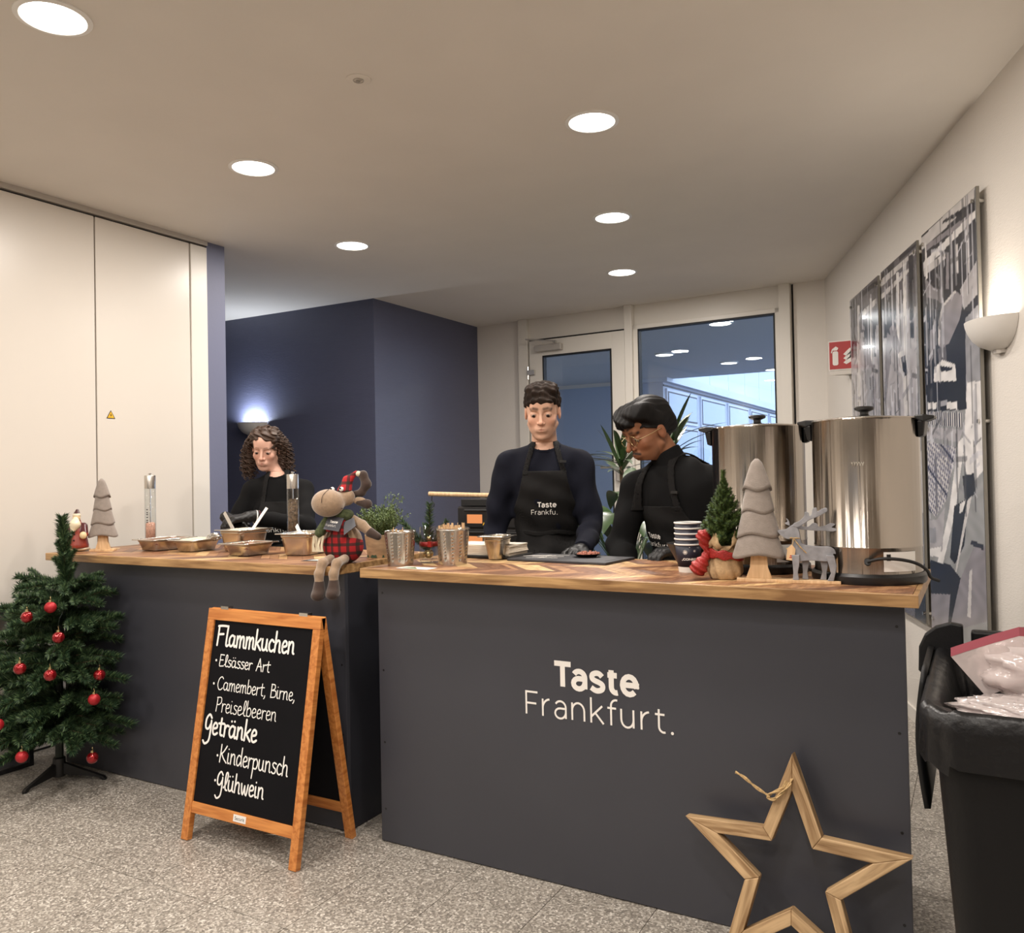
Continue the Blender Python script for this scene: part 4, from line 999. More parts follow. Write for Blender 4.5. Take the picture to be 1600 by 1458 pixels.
# ================================================================== SIDE TABLE at the left wall
tb = empty('side_table', (-3.985, 2.05, 0), 'narrow black steel framed table against the white wall, left of the tree', 'table')
t_ = .022
fx, bx_ = .085, -.085; ya, yb = -1.15, .26
def tbb(n, boxes, m=M['black_steel']):
    mb = MB()
    for lo, hi in boxes: mb.box(lo, hi)
    return mb.build(n, m, tb, bevel=.002)
for xx in (fx - t_, bx_):
    for yy in (ya, yb - t_): tbb('leg', [((xx, yy, 0), (xx + t_, yy + t_, .725))])
tbb('frame', [((bx_, ya, .725), (fx, ya + t_, .747)), ((bx_, yb - t_, .725), (fx, yb, .747)), ((bx_, ya, .725), (bx_ + t_, yb, .747)), ((fx - t_, ya, .725), (fx, yb, .747)),
              ((bx_, ya, .0), (fx, ya + t_, .022)), ((bx_ + t_, yb - t_, .0), (fx - t_, yb, .022)), ((fx - t_, ya + t_, 0), (fx, yb - t_, .022)), ((bx_, ya + t_, 0), (bx_ + t_, yb - t_, .022))])
tbb('tabletop', [((bx_ + t_, ya + t_, .736), (fx - t_, yb - t_, .744))], M['counter_dark'])
tbb('lower_shelf', [((bx_ + t_, ya + t_, .008), (fx - t_, yb - t_, .018))], M['counter_dark'])

# ================================================================== BIN and its contents
bn = empty('waste_bin', (.195, 1.92, 0), 'large black wheeled waste bin with a black liner at the right edge', 'bin')
def taper(w0, d0, w1, d1, z0, z1, r, n=8):
    rs = []
    for i in range(n + 1):
        t = i / n; rs.append([(x, y, z0 + (z1 - z0) * t) for x, y in rrect(w0 + (w1 - w0) * t, d0 + (d1 - d0) * t, r)])
    return rs
WB, DB = .58, .62
m = MB(); m.rings(taper(.44, .48, WB - .03, DB - .03, .03, .87, .05), cap1=False); m.build('body', M['bin'], bn, smooth=True, solid=.004)
m = MB(); prof = []
rim = lambda w, d, z: [(x, y, z) for x, y in rrect(w, d, .06)]
m.rings([rim(WB - .03, DB - .03, .84), rim(WB, DB, .845), rim(WB + .006, DB + .006, .885), rim(WB - .01, DB - .01, .892), rim(WB - .045, DB - .045, .885)], cap0=False, cap1=False)
m.build('rim', M['bin'], bn, smooth=True)
# liner: turned over the rim, crumpled
rg = []
rnd = random.Random(5); base = rrect(1, 1, .1, 8); ph = [rnd.uniform(0, 6.28) for _ in range(6)]
def lin(w, d, z, amp):
    out = []
    for i, (x, y) in enumerate(rrect(w, d, .06, 8)):
        q = math.sin(i * 1.9 + ph[0]) + .7 * math.sin(i * .8 + ph[1]) + .5 * math.sin(i * 3.1 + z * 40)
        l = math.hypot(x, y); out.append((x * (1 + amp * q / l * .5), y * (1 + amp * q / l * .5), z + amp * q * .8))
    return out
m = MB(); m.rings([lin(WB + .012, DB + .012, .80, .012), lin(WB + .014, DB + .014, .86, .006), lin(WB + .014, DB + .014, .892, .002), lin(WB - .005, DB - .005, .9, .003), lin(WB - .05, DB - .05, .89, .006), lin(WB - .09, DB - .09, .80, .012), lin(WB - .12, DB - .12, .6, .02), lin(WB - .16, DB - .16, .45, .02), lin(.1, .1, .44, .01)], cap0=False, cap1=True)
m.build('bag_liner', M['liner'], bn, smooth='full')
# hinged lid hanging down on the left side
m = MB(); rs = []
for i in range(9):
    a = math.radians(100 - i * 12); 
    rs.append([(-WB / 2 - .012 - .014 * math.sin(i / 8 * 3.1), y, .90 - i * .035) for y in (-.02, .07, .14, .2, .26)])
m.rings(rs, close=False, cap0=False, cap1=False); m.build('lid', M['bin'], bn, smooth='full', solid=.012)
m = MB(); m.prism([(-WB / 2 + .055, .82), (-WB / 2 + .055, .952), (-WB / 2 + .03, .956), (-WB / 2 - .002, .945), (-WB / 2 - .025, .925), (-WB / 2 - .038, .895), (-WB / 2 - .04, .84), (-WB / 2 - .02, .82)], -.012, .012, Matrix(((1, 0, 0), (0, 0, 1), (0, 1, 0))).to_4x4())
m.build('handle', M['bin'], bn, bevel=.004).location = (0, .27, 0)
MB().box((-WB / 2 + .07, DB / 2 - .02, .885), (WB / 2 - .02, DB / 2 + .012, .935)).build('hinge_rail', M['bin'], bn, bevel=.006)
for s in (-1, 1):
    Tw = Matrix.Translation((s * .2 - .0, .24, .07)) @ Matrix.Rotation(math.pi / 2, 4, 'Y')
    MB().lathe([(.02, -.03), (.062, -.03), (.07, -.02), (.07, .02), (.062, .03), (.02, .03)], 20, Tw, True, True).build('wheel', M['rubber'], bn, smooth=True)
# plastic bags in it: crumpled clear film with a reddish seal strip
def crumple(name, lab, loc, size, seed, seal):
    rn = np.random.default_rng(seed); t = empty(name, loc, lab, 'plastic bag')
    dirs = rn.normal(size=(26, 3)); dirs /= np.linalg.norm(dirs, axis=1)[:, None]; amp = rn.uniform(.3, 1, 26)
    mb = MB(); mb.ball((0, 0, 0), (1, 1, 1), 44, 30)
    V = np.array(mb.v); V /= np.maximum(np.linalg.norm(V, axis=1), 1e-6)[:, None]
    d = np.max(V @ dirs.T * amp, axis=1) * .35 + .62 + .07 * np.sin(V[:, 0] * 17 + V[:, 2] * 11) * np.cos(V[:, 1] * 13) + .04 * np.sin(V[:, 0] * 31 + V[:, 1] * 23)
    V = V * d[:, None] * np.array(size)
    mb.v = [tuple(v) for v in V]; mb.build('film', M['film'], t, smooth='full')
    if seal:
        pts = seal; q = MB()
        for o_ in (0,): q.rings([[(x, y, z), (x, y + .003, z + .016)] for x, y, z in pts], close=False, cap0=False, cap1=False)
        q.build('seal_strip', M['red_film'], t, solid=.002)
        q = MB(); q.rings([[(x, y, z), (x * .8 + .02, y, z - .07)] for x, y, z in pts], close=False, cap0=False, cap1=False); q.build('bag_mouth', M['film'], t, solid=.001)
    return t
crumple('plastic_bag', 'crumpled clear plastic bag with a reddish seal strip on top of the bin', (.13, 1.86, .94), (.17, .15, .085), 4,
        [(-.185, -.06, .015), (-.145, -.06, .033), (-.11, -.06, .048), (-.072, -.06, .063), (-.05, -.05, .060), (-.03, -.04, .052), (.0, -.03, .04)])
crumple('plastic_bag', 'flat white plastic wrapping lying under the clear bag in the bin', (.12, 1.72, .885), (.19, .09, .03), 9, None)

# ================================================================== THINGS ON THE WORKTOPS
def pan(x, y, w, d, h, lab, rotz=0., content=None, group='steel food pans on the worktops', lvl=.8):
    t = empty('food_pan', (x, y, HT), lab, 'food pan', group, rotz)
    r = .028; ins = .016
    def ring(w_, d_, z, rr=r): return [(a, b, z) for a, b in rrect(w_, d_, rr, 6)]
    wi, di = w - 2 * ins, d - 2 * ins; tp = .012
    m = MB(); m.rings([ring(wi - 2 * tp - .03, di - 2 * tp - .03, .001, .012), ring(wi - 2 * tp - .008, di - 2 * tp - .008, .004, .02), ring(wi - 2 * tp, di - 2 * tp, .014), ring(wi - tp * .4, di - tp * .4, h * .80), ring(wi - tp * .2, di - tp * .2, h * .81), ring(wi + .001, di + .001, h * .84), ring(wi, di, h - .003)], cap0=True, cap1=False)
    m.build('body', M['steel_pan'], t, smooth=True, solid=.0012)
    m = MB(); m.rings([ring(wi - .001, di - .001, h - .006), ring(wi + .004, di + .004, h), ring(w - .004, d - .004, h + .0005, .016), ring(w, d, h - .003, .016)], cap0=False, cap1=False)
    m.build('rim', M['steel_rim'], t, smooth=True, solid=.0012)
    if content:
        zc = h * lvl; n = 22; rn = random.Random(int(x * 1000)); mb = MB()
        g = [[((i / n - .5) * (wi - .012), (j / n - .5) * (di - .012)) for i in range(n + 1)] for j in range(n + 1)]
        rs = []
        for j in range(n + 1):
            row = []
            for i in range(n + 1):
                a, b = g[j][i]; e = min(i, j, n - i, n - j) / n
                row.append((a * .98, b * .98, zc + min(e * 2.4, .5) * .03 + rn.uniform(-.003, .003) * (e > 0)))
            rs.append(row)
        mb.rings(rs, close=False, cap0=False, cap1=False); mb.build('food', content, t, smooth='full')
    return t
pan(-3.405, 2.66, .176, .25, .055, 'shallow steel food pan at the left end, beside the pink salt mill', content=M['bacon'], lvl=.55)
pan(-3.185, 2.66, .165, .21, .055, 'shallow steel food pan second from the left, with crumpled foil at its right end', content=M['food'], rotz=.08)
pan(-2.955, 2.735, .176, .21, .10, 'deep steel food pan heaped with white cheese under the gloved hands', content=M['food'], lvl=.86)
pan(-2.765, 2.585, .176, .20, .055, 'shallow steel food pan standing forward, in front of the deep pans', content=M['bacon'], lvl=.55)
pan(-2.545, 2.70, .176, .235, .095, 'deep steel food pan nearest the plush moose, in front of the pepper mill', content=M['food'], rotz=.25, lvl=.7)
pan(-1.628, 2.775, .115, .15, .092, 'small deep steel food pan alone on the right worktop before the napkins', content=M['food'], rotz=.12, lvl=.7)
def spoon(loc, a, b, lab, m=M['white_plastic']):
    t = empty('serving_spoon', loc, lab, 'spoon', 'spoons in the pans'); a = Vector(a); b = Vector(b); mb = MB(); mb.bar(a, b, .018, .003, (0, -1, .3)); mb.build('handle', m, t, bevel=.001)
    MB().ball(a, (.022, .016, .008), 12, 8).build('bowl', m, t, smooth=True); return t
spoon((-2.915, 2.74, HT + .09), (0, 0, .0), (.045, .055, .105), 'white serving spoon leaning out of the deep cheese pan')
spoon((-2.625, 2.73, HT + .085), (.02, 0, .0), (-.05, .05, .032), 'white spoon handle over the left rim of the deep pan by the moose')
spoon((-3.07, 2.78, HT + .085), (0, 0, 0), (-.115, .045, .085), 'pale tongs-like utensil held by the gloved hands over the cheese pan', M['steel_rim'])
t = empty('crumpled_foil', (-3.115, 2.70, HT + .062), 'small crumpled piece of silver foil on the pan rim', 'foil')
mb = MB(); mb.ball((0, 0, 0), 1, 20, 14); rn = np.random.default_rng(2); V = np.array(mb.v); V = V * (.7 + .5 * rn.random(len(V)))[:, None] * np.array((.035, .03, .017)); mb.v = [tuple(v) for v in V]; mb.build('foil', M['steel_rim'], t)

def mill(x, y, fill, frac, lab, htop):
    t = empty('spice_mill', (x, y, HT), lab, 'spice mill', 'tall clear spice mills'); r = .0325 * .82; H_ = htop - HT
    MB().lathe([(.0005, 0), (r, 0), (r, .014), (r * .96, .016)], 32).build('base_ring', M['steel'], t, smooth=True)
    MB().lathe([(r, .015), (r, H_ - .075), ], 32).build('tube', M['clear'], t, smooth=True, solid=.002)
    MB().lathe([(.0005, .016), (r * .88, .016), (r * .88, .015 + (H_ - .09) * frac), (r * .6, .02 + (H_ - .09) * frac * 1.02), (.0005, .012 + (H_ - .09) * frac)], 24).build('filling', fill, t, smooth='full')
    MB().tube([(0, 0, .02), (0, 0, H_ - .06)], .0028, 8).build('spindle', M['steel_rim'], t)
    MB().lathe([(.0005, H_ - .077), (r * 1.02, H_ - .077), (r * 1.03, H_ - .012), (r * .98, H_ - .009), (.0005, H_ - .009)], 32).build('cap', M['steel'], t, smooth=True)
    MB().lathe([(.004, H_ - .009), (.004, H_ - .004), (.008, H_ - .002), (.008, H_ + .002), (.0005, H_ + .004)], 14).build('knob', M['steel_rim'], t, smooth=True)
    return t
t = mill(-3.735, 2.83, M['salt'], .34, 'tall clear mill with pink salt on the left counter, before the white wall', 1.362)
for z in (.115, .125, .14, .155, .165, .18):
    a = math.radians(-70); MB().box((-.004, -.0005, 0), (.004, .0005, .005)).build('label_print', M['black_ink'], t).matrix_local = Matrix.Translation((.0277 * math.cos(a), .0277 * math.sin(a), z)) @ Matrix.Rotation(a + math.pi / 2, 4, 'Z')
mill(-2.795, 2.885, M['pepper'], .78, 'tall clear mill full of peppercorns in front of the curly haired person', 1.352)

# ---- grey felt trees
def felt_tree(x, y, h, w, lab, rotz, tiers=4, lean=0.):
    t = empty('felt_tree', (x, y, HT), lab, 'felt tree', 'taupe felt trees on pale wooden feet', rotz)
    MB().box((-w * .42, -.022, 0), (w * .42, .022, .0085 * h / .35)).build('base_board', M['pale_wood'], t, bevel=.001)
    tz = .2 * h
    m = MB(); m.rings([[(-.032 * w / .13, -.011, .008), (.032 * w / .13, -.011, .008), (.032 * w / .13, .011, .008), (-.032 * w / .13, .011, .008)],
                       [(-.022 * w / .13, -.010, .04), (.022 * w / .13, -.010, .04), (.022 * w / .13, .010, .04), (-.022 * w / .13, .010, .04)],
                       [(-.018 * w / .13, -.009, tz + .03), (.018 * w / .13, -.009, tz + .03), (.018 * w / .13, .009, tz + .03), (-.018 * w / .13, .009, tz + .03)]])
    m.build('trunk', M['pale_wood'], t, bevel=.001)
    zz = tz; bw = w / 2; top = h
    heights = [.22, .25, .24, .33]; tot = sum(heights)
    for k in range(tiers):
        hh = (h - tz) * heights[k] / tot; z1 = zz + hh * (1.22 if k < tiers - 1 else 1.0)
        w0 = bw * (1 - .185 * k); w1 = bw * (1 - .185 * k) * .66 if k < tiers - 1 else .008
        rg = []; n = 28
        for i in range(9):
            q = i / 8; ww = w0 + (w1 - w0) * (q ** 1.1); bul = .0 if i else -.004
            if k == tiers - 1: ww = w0 * (1 - q) ** .8 + .009
            dp = ww * .42 + .008
            if i == 8: ww *= .5; dp *= .5
            rg.append([(ww * math.cos(a) + lean * ((zz + (z1 - zz) * q) / h) ** 2, dp * math.sin(a), zz + (z1 - zz) * q + (.006 * math.sin(a * 3 + k) * (1 - q)) - (.012 * (1 - q) if k == 0 and False else 0)) for a in [2 * math.pi * j / n for j in range(n)]])
        rg = [[(x_ * .88, y_ * .8, z_ + .002) for x_, y_, z_ in rg[0]]] + rg
        mb = MB(); mb.rings(rg, cap0=True, cap1=True); mb.build('felt_tier', M['felt'], t, smooth='full')
        zz += hh
    return t
felt_tree(-3.665, 2.515, .345, .135, 'taupe felt tree at the left end of the counters, behind the little bearded figure', math.radians(40), lean=-.004)
felt_tree(-.567, 2.475, .358, .150, 'taupe felt tree on the right worktop between potted fir and wooden deer', math.radians(13), lean=.0)

# ---- little bearded figurine
t = empty('bearded_figurine', (-3.755, 2.445, HT), 'small painted ceramic figure with a long cream beard and dark red coat', 'figurine', rotz=math.radians(38))
def pnt(c): return lambda V: np.tile(np.array(srgb(*c)), (len(V), 1))
blob('coat', [cone((0, 0, .03), (0, 0, .10), .048, .034, .01), cone((0, 0, .10), (.0, 0, .145), .033, .014, .01), cone((-.028, 0, .12), (-.05, -.012, .075), .017, .015, .008), cone((.028, 0, .12), (.042, -.028, .082), .017, .015, .008)], (-.08, -.06, .0), (.08, .06, .18), .003, M['paint_gloss'], t, paint=lambda V: np.where((np.abs(V[:, :1]) < .02) | (V[:, 2:3] < .09), np.array([srgb(142, 58, 44)]), np.array([srgb(84, 40, 42)])), extra=lambda p, d: np.maximum(d, .018 - p[:, 2]))
blob('hem', [ell((0, 0, .012), (.056, .036, .012), .004)], (-.07, -.06, -.005), (.07, .06, .04), .0028, M['paint_gloss'], t, paint=pnt((212, 196, 170)), extra=lambda p, d: np.maximum(d, .0005 - p[:, 2]))
blob('head', [ell((0, -.012, .162), (.017, .017, .02), .004)], (-.04, -.04, .13), (.04, .04, .2), .0025, M['paint_gloss'], t, paint=pnt((226, 196, 150)))
blob('beard', [cone((0, -.022, .156), (0, -.032, .13), .012, .023, .006), cone((0, -.032, .13), (-.010, -.044, .09), .023, .006, .008)], (-.05, -.07, .07), (.05, .02, .19), .0025, M['paint_gloss'], t, paint=pnt((232, 220, 190)))
blob('hat', [cone((0, -.010, .172), (0, -.002, .194), .0185, .008, .004)], (-.03, -.03, .165), (.03, .03, .21), .0022, M['paint_gloss'], t, paint=lambda V: np.where(V[:, 2:3] < .181, np.array([srgb(222, 210, 184)]), np.array([srgb(74, 44, 44)])), extra=lambda p, d: np.maximum(d, .168 - p[:, 2]))
for s, q in ((-1, (-.056, -.018, .066)), (1, (.038, -.040, .078))): blob('mitten', [ell(q, (.016, .013, .018), .003)], (q[0] - .03, q[1] - .03, q[2] - .03), (q[0] + .03, q[1] + .03, q[2] + .03), .0026, M['paint_gloss'], t, paint=pnt((226, 204, 160)))
MB().ball((-.002, -.048, .056), .004, 8, 6).ball((.0, -.044, .085), .004, 8, 6).build('buttons', M['black_ink'], t, smooth=True)

# ---- plush moose sitting on the edge, legs hanging over the front
t = empty('plush_moose', (-2.118, 2.44, HT), 'beige plush moose in red tartan dungarees and hat sitting on the counter corner', 'plush toy', rotz=math.radians(20))
blob('body', [ell((0, .02, .075), (.075, .058, .078), .02), cone((0, .01, .13), (-.004, .005, .185), .042, .024, .02)], (-.11, -.08, -.005), (.11, .11, .23), .0038, M['plush'], t, extra=lambda p, d: np.maximum(d, .001 - p[:, 2]))
blob('dungarees', [ell((0, .018, .066), (.078, .062, .07), .02), cone((0, -.012, .10), (0, -.012, .135), .038, .032, .01)], (-.1, -.08, -.005), (.1, .1, .2), .0036, M['plaid'], t, extra=lambda p, d: np.maximum(np.maximum(d, .001 - p[:, 2]), np.where(np.abs(p[:, 0] + .008) < .045, p[:, 2] - .135, p[:, 2] - .102 - .1 * p[:, 1])))
mb = MB()
for s in (-1, 1): mb.bar((s * .03 - .005, -.047, .125), (s * .018, -.022, .185), .016, .004, (0, -1, 0))
mb.build('straps', M['plaid'], t)
hp = MB(); 
blob('head', [ell((-.03, -.055, .232), (.062, .055, .052), .02, rot=None), ell((.028, -.01, .252), (.03, .03, .032), .02)], (-.12, -.13, .16), (.09, .05, .31), .0038, M['plush'], t)
MB().tube(smooth_poly([(-.033, -.112, .235), (-.03, -.105, .262), (-.02, -.07, .284)], 5), .0012, 5).tube(smooth_poly([(-.088, -.075, .232), (-.05, -.105, .222), (.0, -.098, .215), (.03, -.06, .212)], 5), .0012, 5).build('seam', M['plush_dark'], t)
for s in (-1, 1): MB().ball((.0 + s * .017, -.043 + (s > 0) * .006, .283), .009, 12, 8).build('eye', M['white_plastic'], t, smooth=True); MB().ball((s * .017 - .002, -.051 + (s > 0) * .006, .286), .004, 8, 6).build('pupil', M['black_ink'], t, smooth=True)
blob('ear', [ell((.075, -.005, .238), (.026, .009, .014), .003)], (.03, -.04, .21), (.12, .03, .27), .003, M['plush'], t)
blob('ear', [ell((-.02, .035, .262), (.014, .022, .01), .003)], (-.05, -.0, .24), (.02, .07, .29), .003, M['plush'], t)
def antler(pts, w):
    mb = MB(); P = smooth_poly(pts, 5); n = len(P)
    rs = []
    for i, p in enumerate(P):
        ww = w * (.55 + .75 * math.sin(i / (n - 1) * 2.6)); rs.append([(p[0] + ww * .2, p[1], p[2] + ww), (p[0], p[1] - .005, p[2]), (p[0] - ww * .2, p[1], p[2] - ww * .6), (p[0], p[1] + .005, p[2])])
    mb.rings(rs); return mb
o = blob('antler', [cone((.045, .01, .262), (.078, .012, .268), .012, .014, .008), cone((.078, .012, .268), (.098, .012, .30), .014, .018, .008), cone((.098, .012, .30), (.085, .012, .335), .018, .016, .008), cone((.085, .012, .335), (.062, .012, .338), .016, .008, .008)], (.02, -.01, .23), (.13, .035, .37), .0032, M['plush_dark'], t)
blob('antler', [cone((.07, .0, .235), (.105, .0, .225), .014, .018, .008)], (.04, -.03, .19), (.14, .03, .27), .0032, M['plush_dark'], t)
blob('tartan_hat', [cone((.02, -.012, .276), (.028, .0, .315), .028, .018, .01), cone((.028, .0, .315), (.062, .005, .347), .018, .006, .01)], (-.03, -.06, .26), (.1, .05, .37), .003, M['plaid'], t, extra=lambda p, d: np.maximum(d, .272 - p[:, 2]))
MB().ball((.07, .004, .34), .011, 12, 8).build('pompom', M['wool'], t, smooth=True)
blob('scarf', [cone((-.03, -.02, .185), (.03, -.02, .185), .022, .022, .01), cone((.03, -.0, .185), (.0, .03, .185), .02, .02, .01), cone((-.035, -.02, .185), (-.07, -.045, .12), .017, .018, .01)], (-.12, -.09, .08), (.08, .08, .22), .0036, M['scarf'], t)
mb = MB(); rn = random.Random(3)
for k in range(11): a = -.09 + k * .004; mb.tube([(a, -.05 + rn.uniform(-.006, .006), .11), (a - .004 + rn.uniform(-.004, .004), -.055, .075), (a - .004, -.054, .05)], .0022, 5)
mb.build('fringe', M['wool'], t, smooth=True)
def limb(n, prims, lo, hi, m): return blob(n, prims, lo, hi, .0036, m, t)
limb('arm', [cone((.045, .0, .165), (.085, -.01, .145), .020, .019, .01), cone((.085, -.01, .145), (.118, -.012, .118), .019, .017, .01)], (.01, -.04, .08), (.16, .03, .2), M['plush'])
limb('hoof', [cone((.118, -.012, .118), (.148, -.012, .102), .019, .014, .01)], (.08, -.05, .07), (.18, .03, .15), M['plush_dark'])
limb('arm', [cone((-.045, .0, .16), (-.078, -.02, .115), .018, .016, .01), cone((-.078, -.02, .115), (-.085, -.04, .08), .016, .015, .01)], (-.12, -.08, .04), (-.02, .03, .2), M['plush'])
for s, dz in ((-1, -.005), (1, .0)):
    x = s * .028
    limb('leg', [cone((x, -.045, .022), (x - .008, -.105, .012), .017, .017, .01), cone((x - .008, -.105, .012), (x - .014, -.122, -.025), .017, .0165, .01), cone((x - .014, -.122, -.025), (x - .014, -.122, -.055 + dz), .0165, .017, .01)], (x - .08, -.18, -.12), (x + .05, .0, .06), M['plush'])
    limb('boot', [cone((x - .014, -.122, -.055 + dz), (x - .014, -.127, -.085 + dz), .019, .024, .01), ell((x - .014, -.137, -.097 + dz), (.024, .030, .02), .01)], (x - .07, -.2, -.17), (x + .03, -.08, -.04), M['plush_dark'])
o = MB().prism([(-.034, -.028), (.03, -.03), (.034, .026), (-.03, .03)], 0, .002).build('grey_tag', M['counter'], t, bevel=.001); TG = Matrix.Translation((-.008, -.057, .155)) @ Matrix.Rotation(math.radians(62), 4, 'X') @ Matrix.Rotation(math.radians(-8), 4, 'Z'); o.matrix_local = TG
o = MB().prism([(-.012, -.04), (.03, -.004), (.018, .03), (-.02, .012)], 0, .002).build('grey_tag', M['counter'], t); o.matrix_local = Matrix.Translation((.045, -.045, .148)) @ Matrix.Rotation(math.radians(66), 4, 'X')
mm, w_ = letters('Taste', .0085, .17); q = mm.build('tag_print', M['logo'], t); q.matrix_local = TG @ Matrix.Translation((-.016, .002, .0024))
mm, w_ = letters('Frankfurt.', .0085, .07); q = mm.build('tag_print', M['logo'], t); q.matrix_local = TG @ Matrix.Translation((-.028, -.014, .0024)) @ Matrix.Diagonal((.75, 1, 1, 1))

# ---- dark jar with a wooden spoon, card
t = empty('dark_jar', (-2.32, 2.70, HT), 'dark red glass jar half hidden behind the plush moose, wooden spoon inside', 'jar')
MB().lathe([(.0005, 0), (.032, 0), (.036, .006), (.036, .075), (.03, .082), (.03, .09)], 28).build('glass', M['dark_red'], t, smooth=True)
MB().box((-.012, -.0375, .03), (.006, -.0355, .055)).build('paper_label', M['paper'], t)
t = empty('wooden_spoon', (-2.318, 2.70, HT + .085), 'pale wooden spoon handle sticking up beside the plush moose', 'spoon')
MB().tube([(0, 0, -.06), (-.012, 0, .07)], [.0045, .007], 8).build('handle', M['pale_wood'], t, smooth=True)
t = empty('printed_card', (-2.30, 2.50, HT + .0005), 'dark printed card lying flat on the left worktop before the moose', 'card', rotz=.1)
MB().box((-.05, -.035, 0), (.05, .035, .0008)).build('card', M['slate'], t); MB().prism([(-.03, -.02), (.03, -.006), (-.01, .02)], .0008, .0011).build('card_print', M['paper'], t)
t = empty('paper_note', (-1.745, 2.405, HT + .0005), 'cream paper leaflet on the front edge of the right worktop', 'paper', rotz=-.05)
MB().box((-.07, -.03, 0), (.07, .03, .0006)).build('sheet', M['paper'], t); MB().prism([(-.055, -.022), (.02, -.022), (-.02, .018)], .0006, .0008).build('print', M['herb'], t)

# ---- thyme in a birch pot
t = empty('potted_thyme', (-2.135, 2.70, HT), 'bushy thyme plant in a birch bark pot behind the plush moose', 'potted herb')
MB().lathe([(.0005, 0), (.052, 0), (.056, .01), (.066, .092), (.062, .093), (.058, .08), (.0005, .078)], 36).build('pot', M['birch'], t, smooth=True)
for k in range(9):
    a = k * .7 + 3.6; T_ = Matrix.Rotation(a, 4, 'Z') @ Matrix.Translation((0, -.0545 - .0015, .002)); h_ = (.035, .06, .022)[k % 3]
    mb = MB()
    for q in range(3): mb.prism([(-h_ * .26 * (1 - q * .22), h_ * q * .25), (h_ * .26 * (1 - q * .22), h_ * q * .25), (0, h_ * (q * .25 + .5))], 0, .0015, Matrix(((1, 0, 0), (0, .15, -1), (0, 1, .15))).to_4x4())
    mb.build('printed_fir', M['needle'], t).matrix_local = T_
rn = random.Random(11); mb = MB(); ml = MB()
for k in range(150):
    a = rn.uniform(0, 6.28); L = rn.uniform(.06, .13) if k > 8 else rn.uniform(.16, .2); sp = rn.uniform(.1, .95) * (1 if k > 8 else .6)
    p0 = Vector((.03 * math.cos(a) * rn.random(), .03 * math.sin(a) * rn.random(), .08)); d = Vector((math.cos(a) * sp, math.sin(a) * sp, 1)).normalized()
    if k <= 3: d = Vector((.45, .05, 1)).normalized()
    p1 = p0 + d * L * .55; p2 = p1 + (d + Vector((rn.uniform(-.3, .3), rn.uniform(-.3, .3), rn.uniform(-.3, .1)))).normalized() * L * .5
    P = smooth_poly([p0, p1, p2], 4); mb.tube(P, .0008, 4)
    for p in P[2:]:
        for q in range(6 if k > 8 else 3):
            c = Vector(p) + Vector((rn.gauss(0, .005), rn.gauss(0, .005), rn.gauss(0, .004))); u = Vector((rn.gauss(0, 1), rn.gauss(0, 1), rn.gauss(0, 1))).normalized() * .0048; v = u.orthogonal().normalized() * .0022
            ml.add([c - u, c + v, c + u, c - v], [(0, 1, 2, 3)])
mb.build('stems', M['herb'], t); o = ml.build('leaves', M['herb'], t); o['kind'] = 'stuff'

# ---- perforated steel holders with sticks
def holder(x, y, r, h, n, lab, seed):
    t = empty('steel_cup', (x, y, HT), lab, 'steel holder', 'perforated steel cutlery holders')
    seg = 72; rows = 15; mb = MB(); rs = []
    def rad(z): return r * (.80 + .20 * z / h)
    vs = []; fs = []
    zs = [0.0, .012]
    for i in range(8): zs += [.022 + i * .0125, .022 + i * .0125 + .0042]
    zs += [h - .006, h]
    for z in zs: vs += [(rad(z) * math.cos(2 * math.pi * j / seg), rad(z) * math.sin(2 * math.pi * j / seg), z) for j in range(seg)]
    for i in range(len(zs) - 1):
        for j in range(seg):
            hole = 2 <= i < 18 and (i % 2 == 0) and j % 6 == 0
            if hole and True: continue
            k = (j + 1) % seg; fs.append((i * seg + j, i * seg + k, (i + 1) * seg + k, (i + 1) * seg + j))
    fs.append(tuple(range(seg))); mb.add(vs, fs)
    mb.build('perforated_wall', M['steel'], t, smooth=True, solid=.0012)
    MB().lathe([(rad(h), h - .002), (rad(h) + .0016, h), (rad(h), h + .0016), (rad(h) - .0016, h)], 48).build('rim', M['steel_rim'], t, smooth=True)
    rn = random.Random(seed)
    for k in range(n):
        a = 2.4 * k; q = rad(h) * .8 * math.sqrt((k + .5) / n) if n > 10 else rad(h) * .75
        if n < 10: a = (2.6, 2.8, -.9, -.6, -.75, 3.0)[k]
        px, py = q * math.cos(a), q * math.sin(a); hh = h + rn.uniform(.0, .016)
        s = empty('wooden_stick', (x + px, y + py, HT + .004), 'flat pale wooden stirring stick standing in a perforated holder', 'wooden stick', 'wooden sticks in holder %d' % seed)
        MB().box((-.0035, -.0009, 0), (.0035, .0009, hh)).build('stick', M['pale_wood'], s); s.rotation_euler = (rn.uniform(-.03, .03), rn.uniform(-.03, .03), rn.uniform(0, 3))
        if n < 10: s['label'] = 'pale wooden stick in the left perforated holder'; s['group'] = 'sticks in the left holder'
        else: s['label'] = 'pale wooden stick in the full right-hand perforated holder'; s['group'] = 'sticks in the full holder'
    return t
holder(-1.868, 2.475, .0575, .125, 6, 'perforated steel holder with only a few sticks, at the corner of the right worktop', 1)
holder(-1.692, 2.560, .062, .132, 34, 'perforated steel holder packed with wooden sticks', 2)
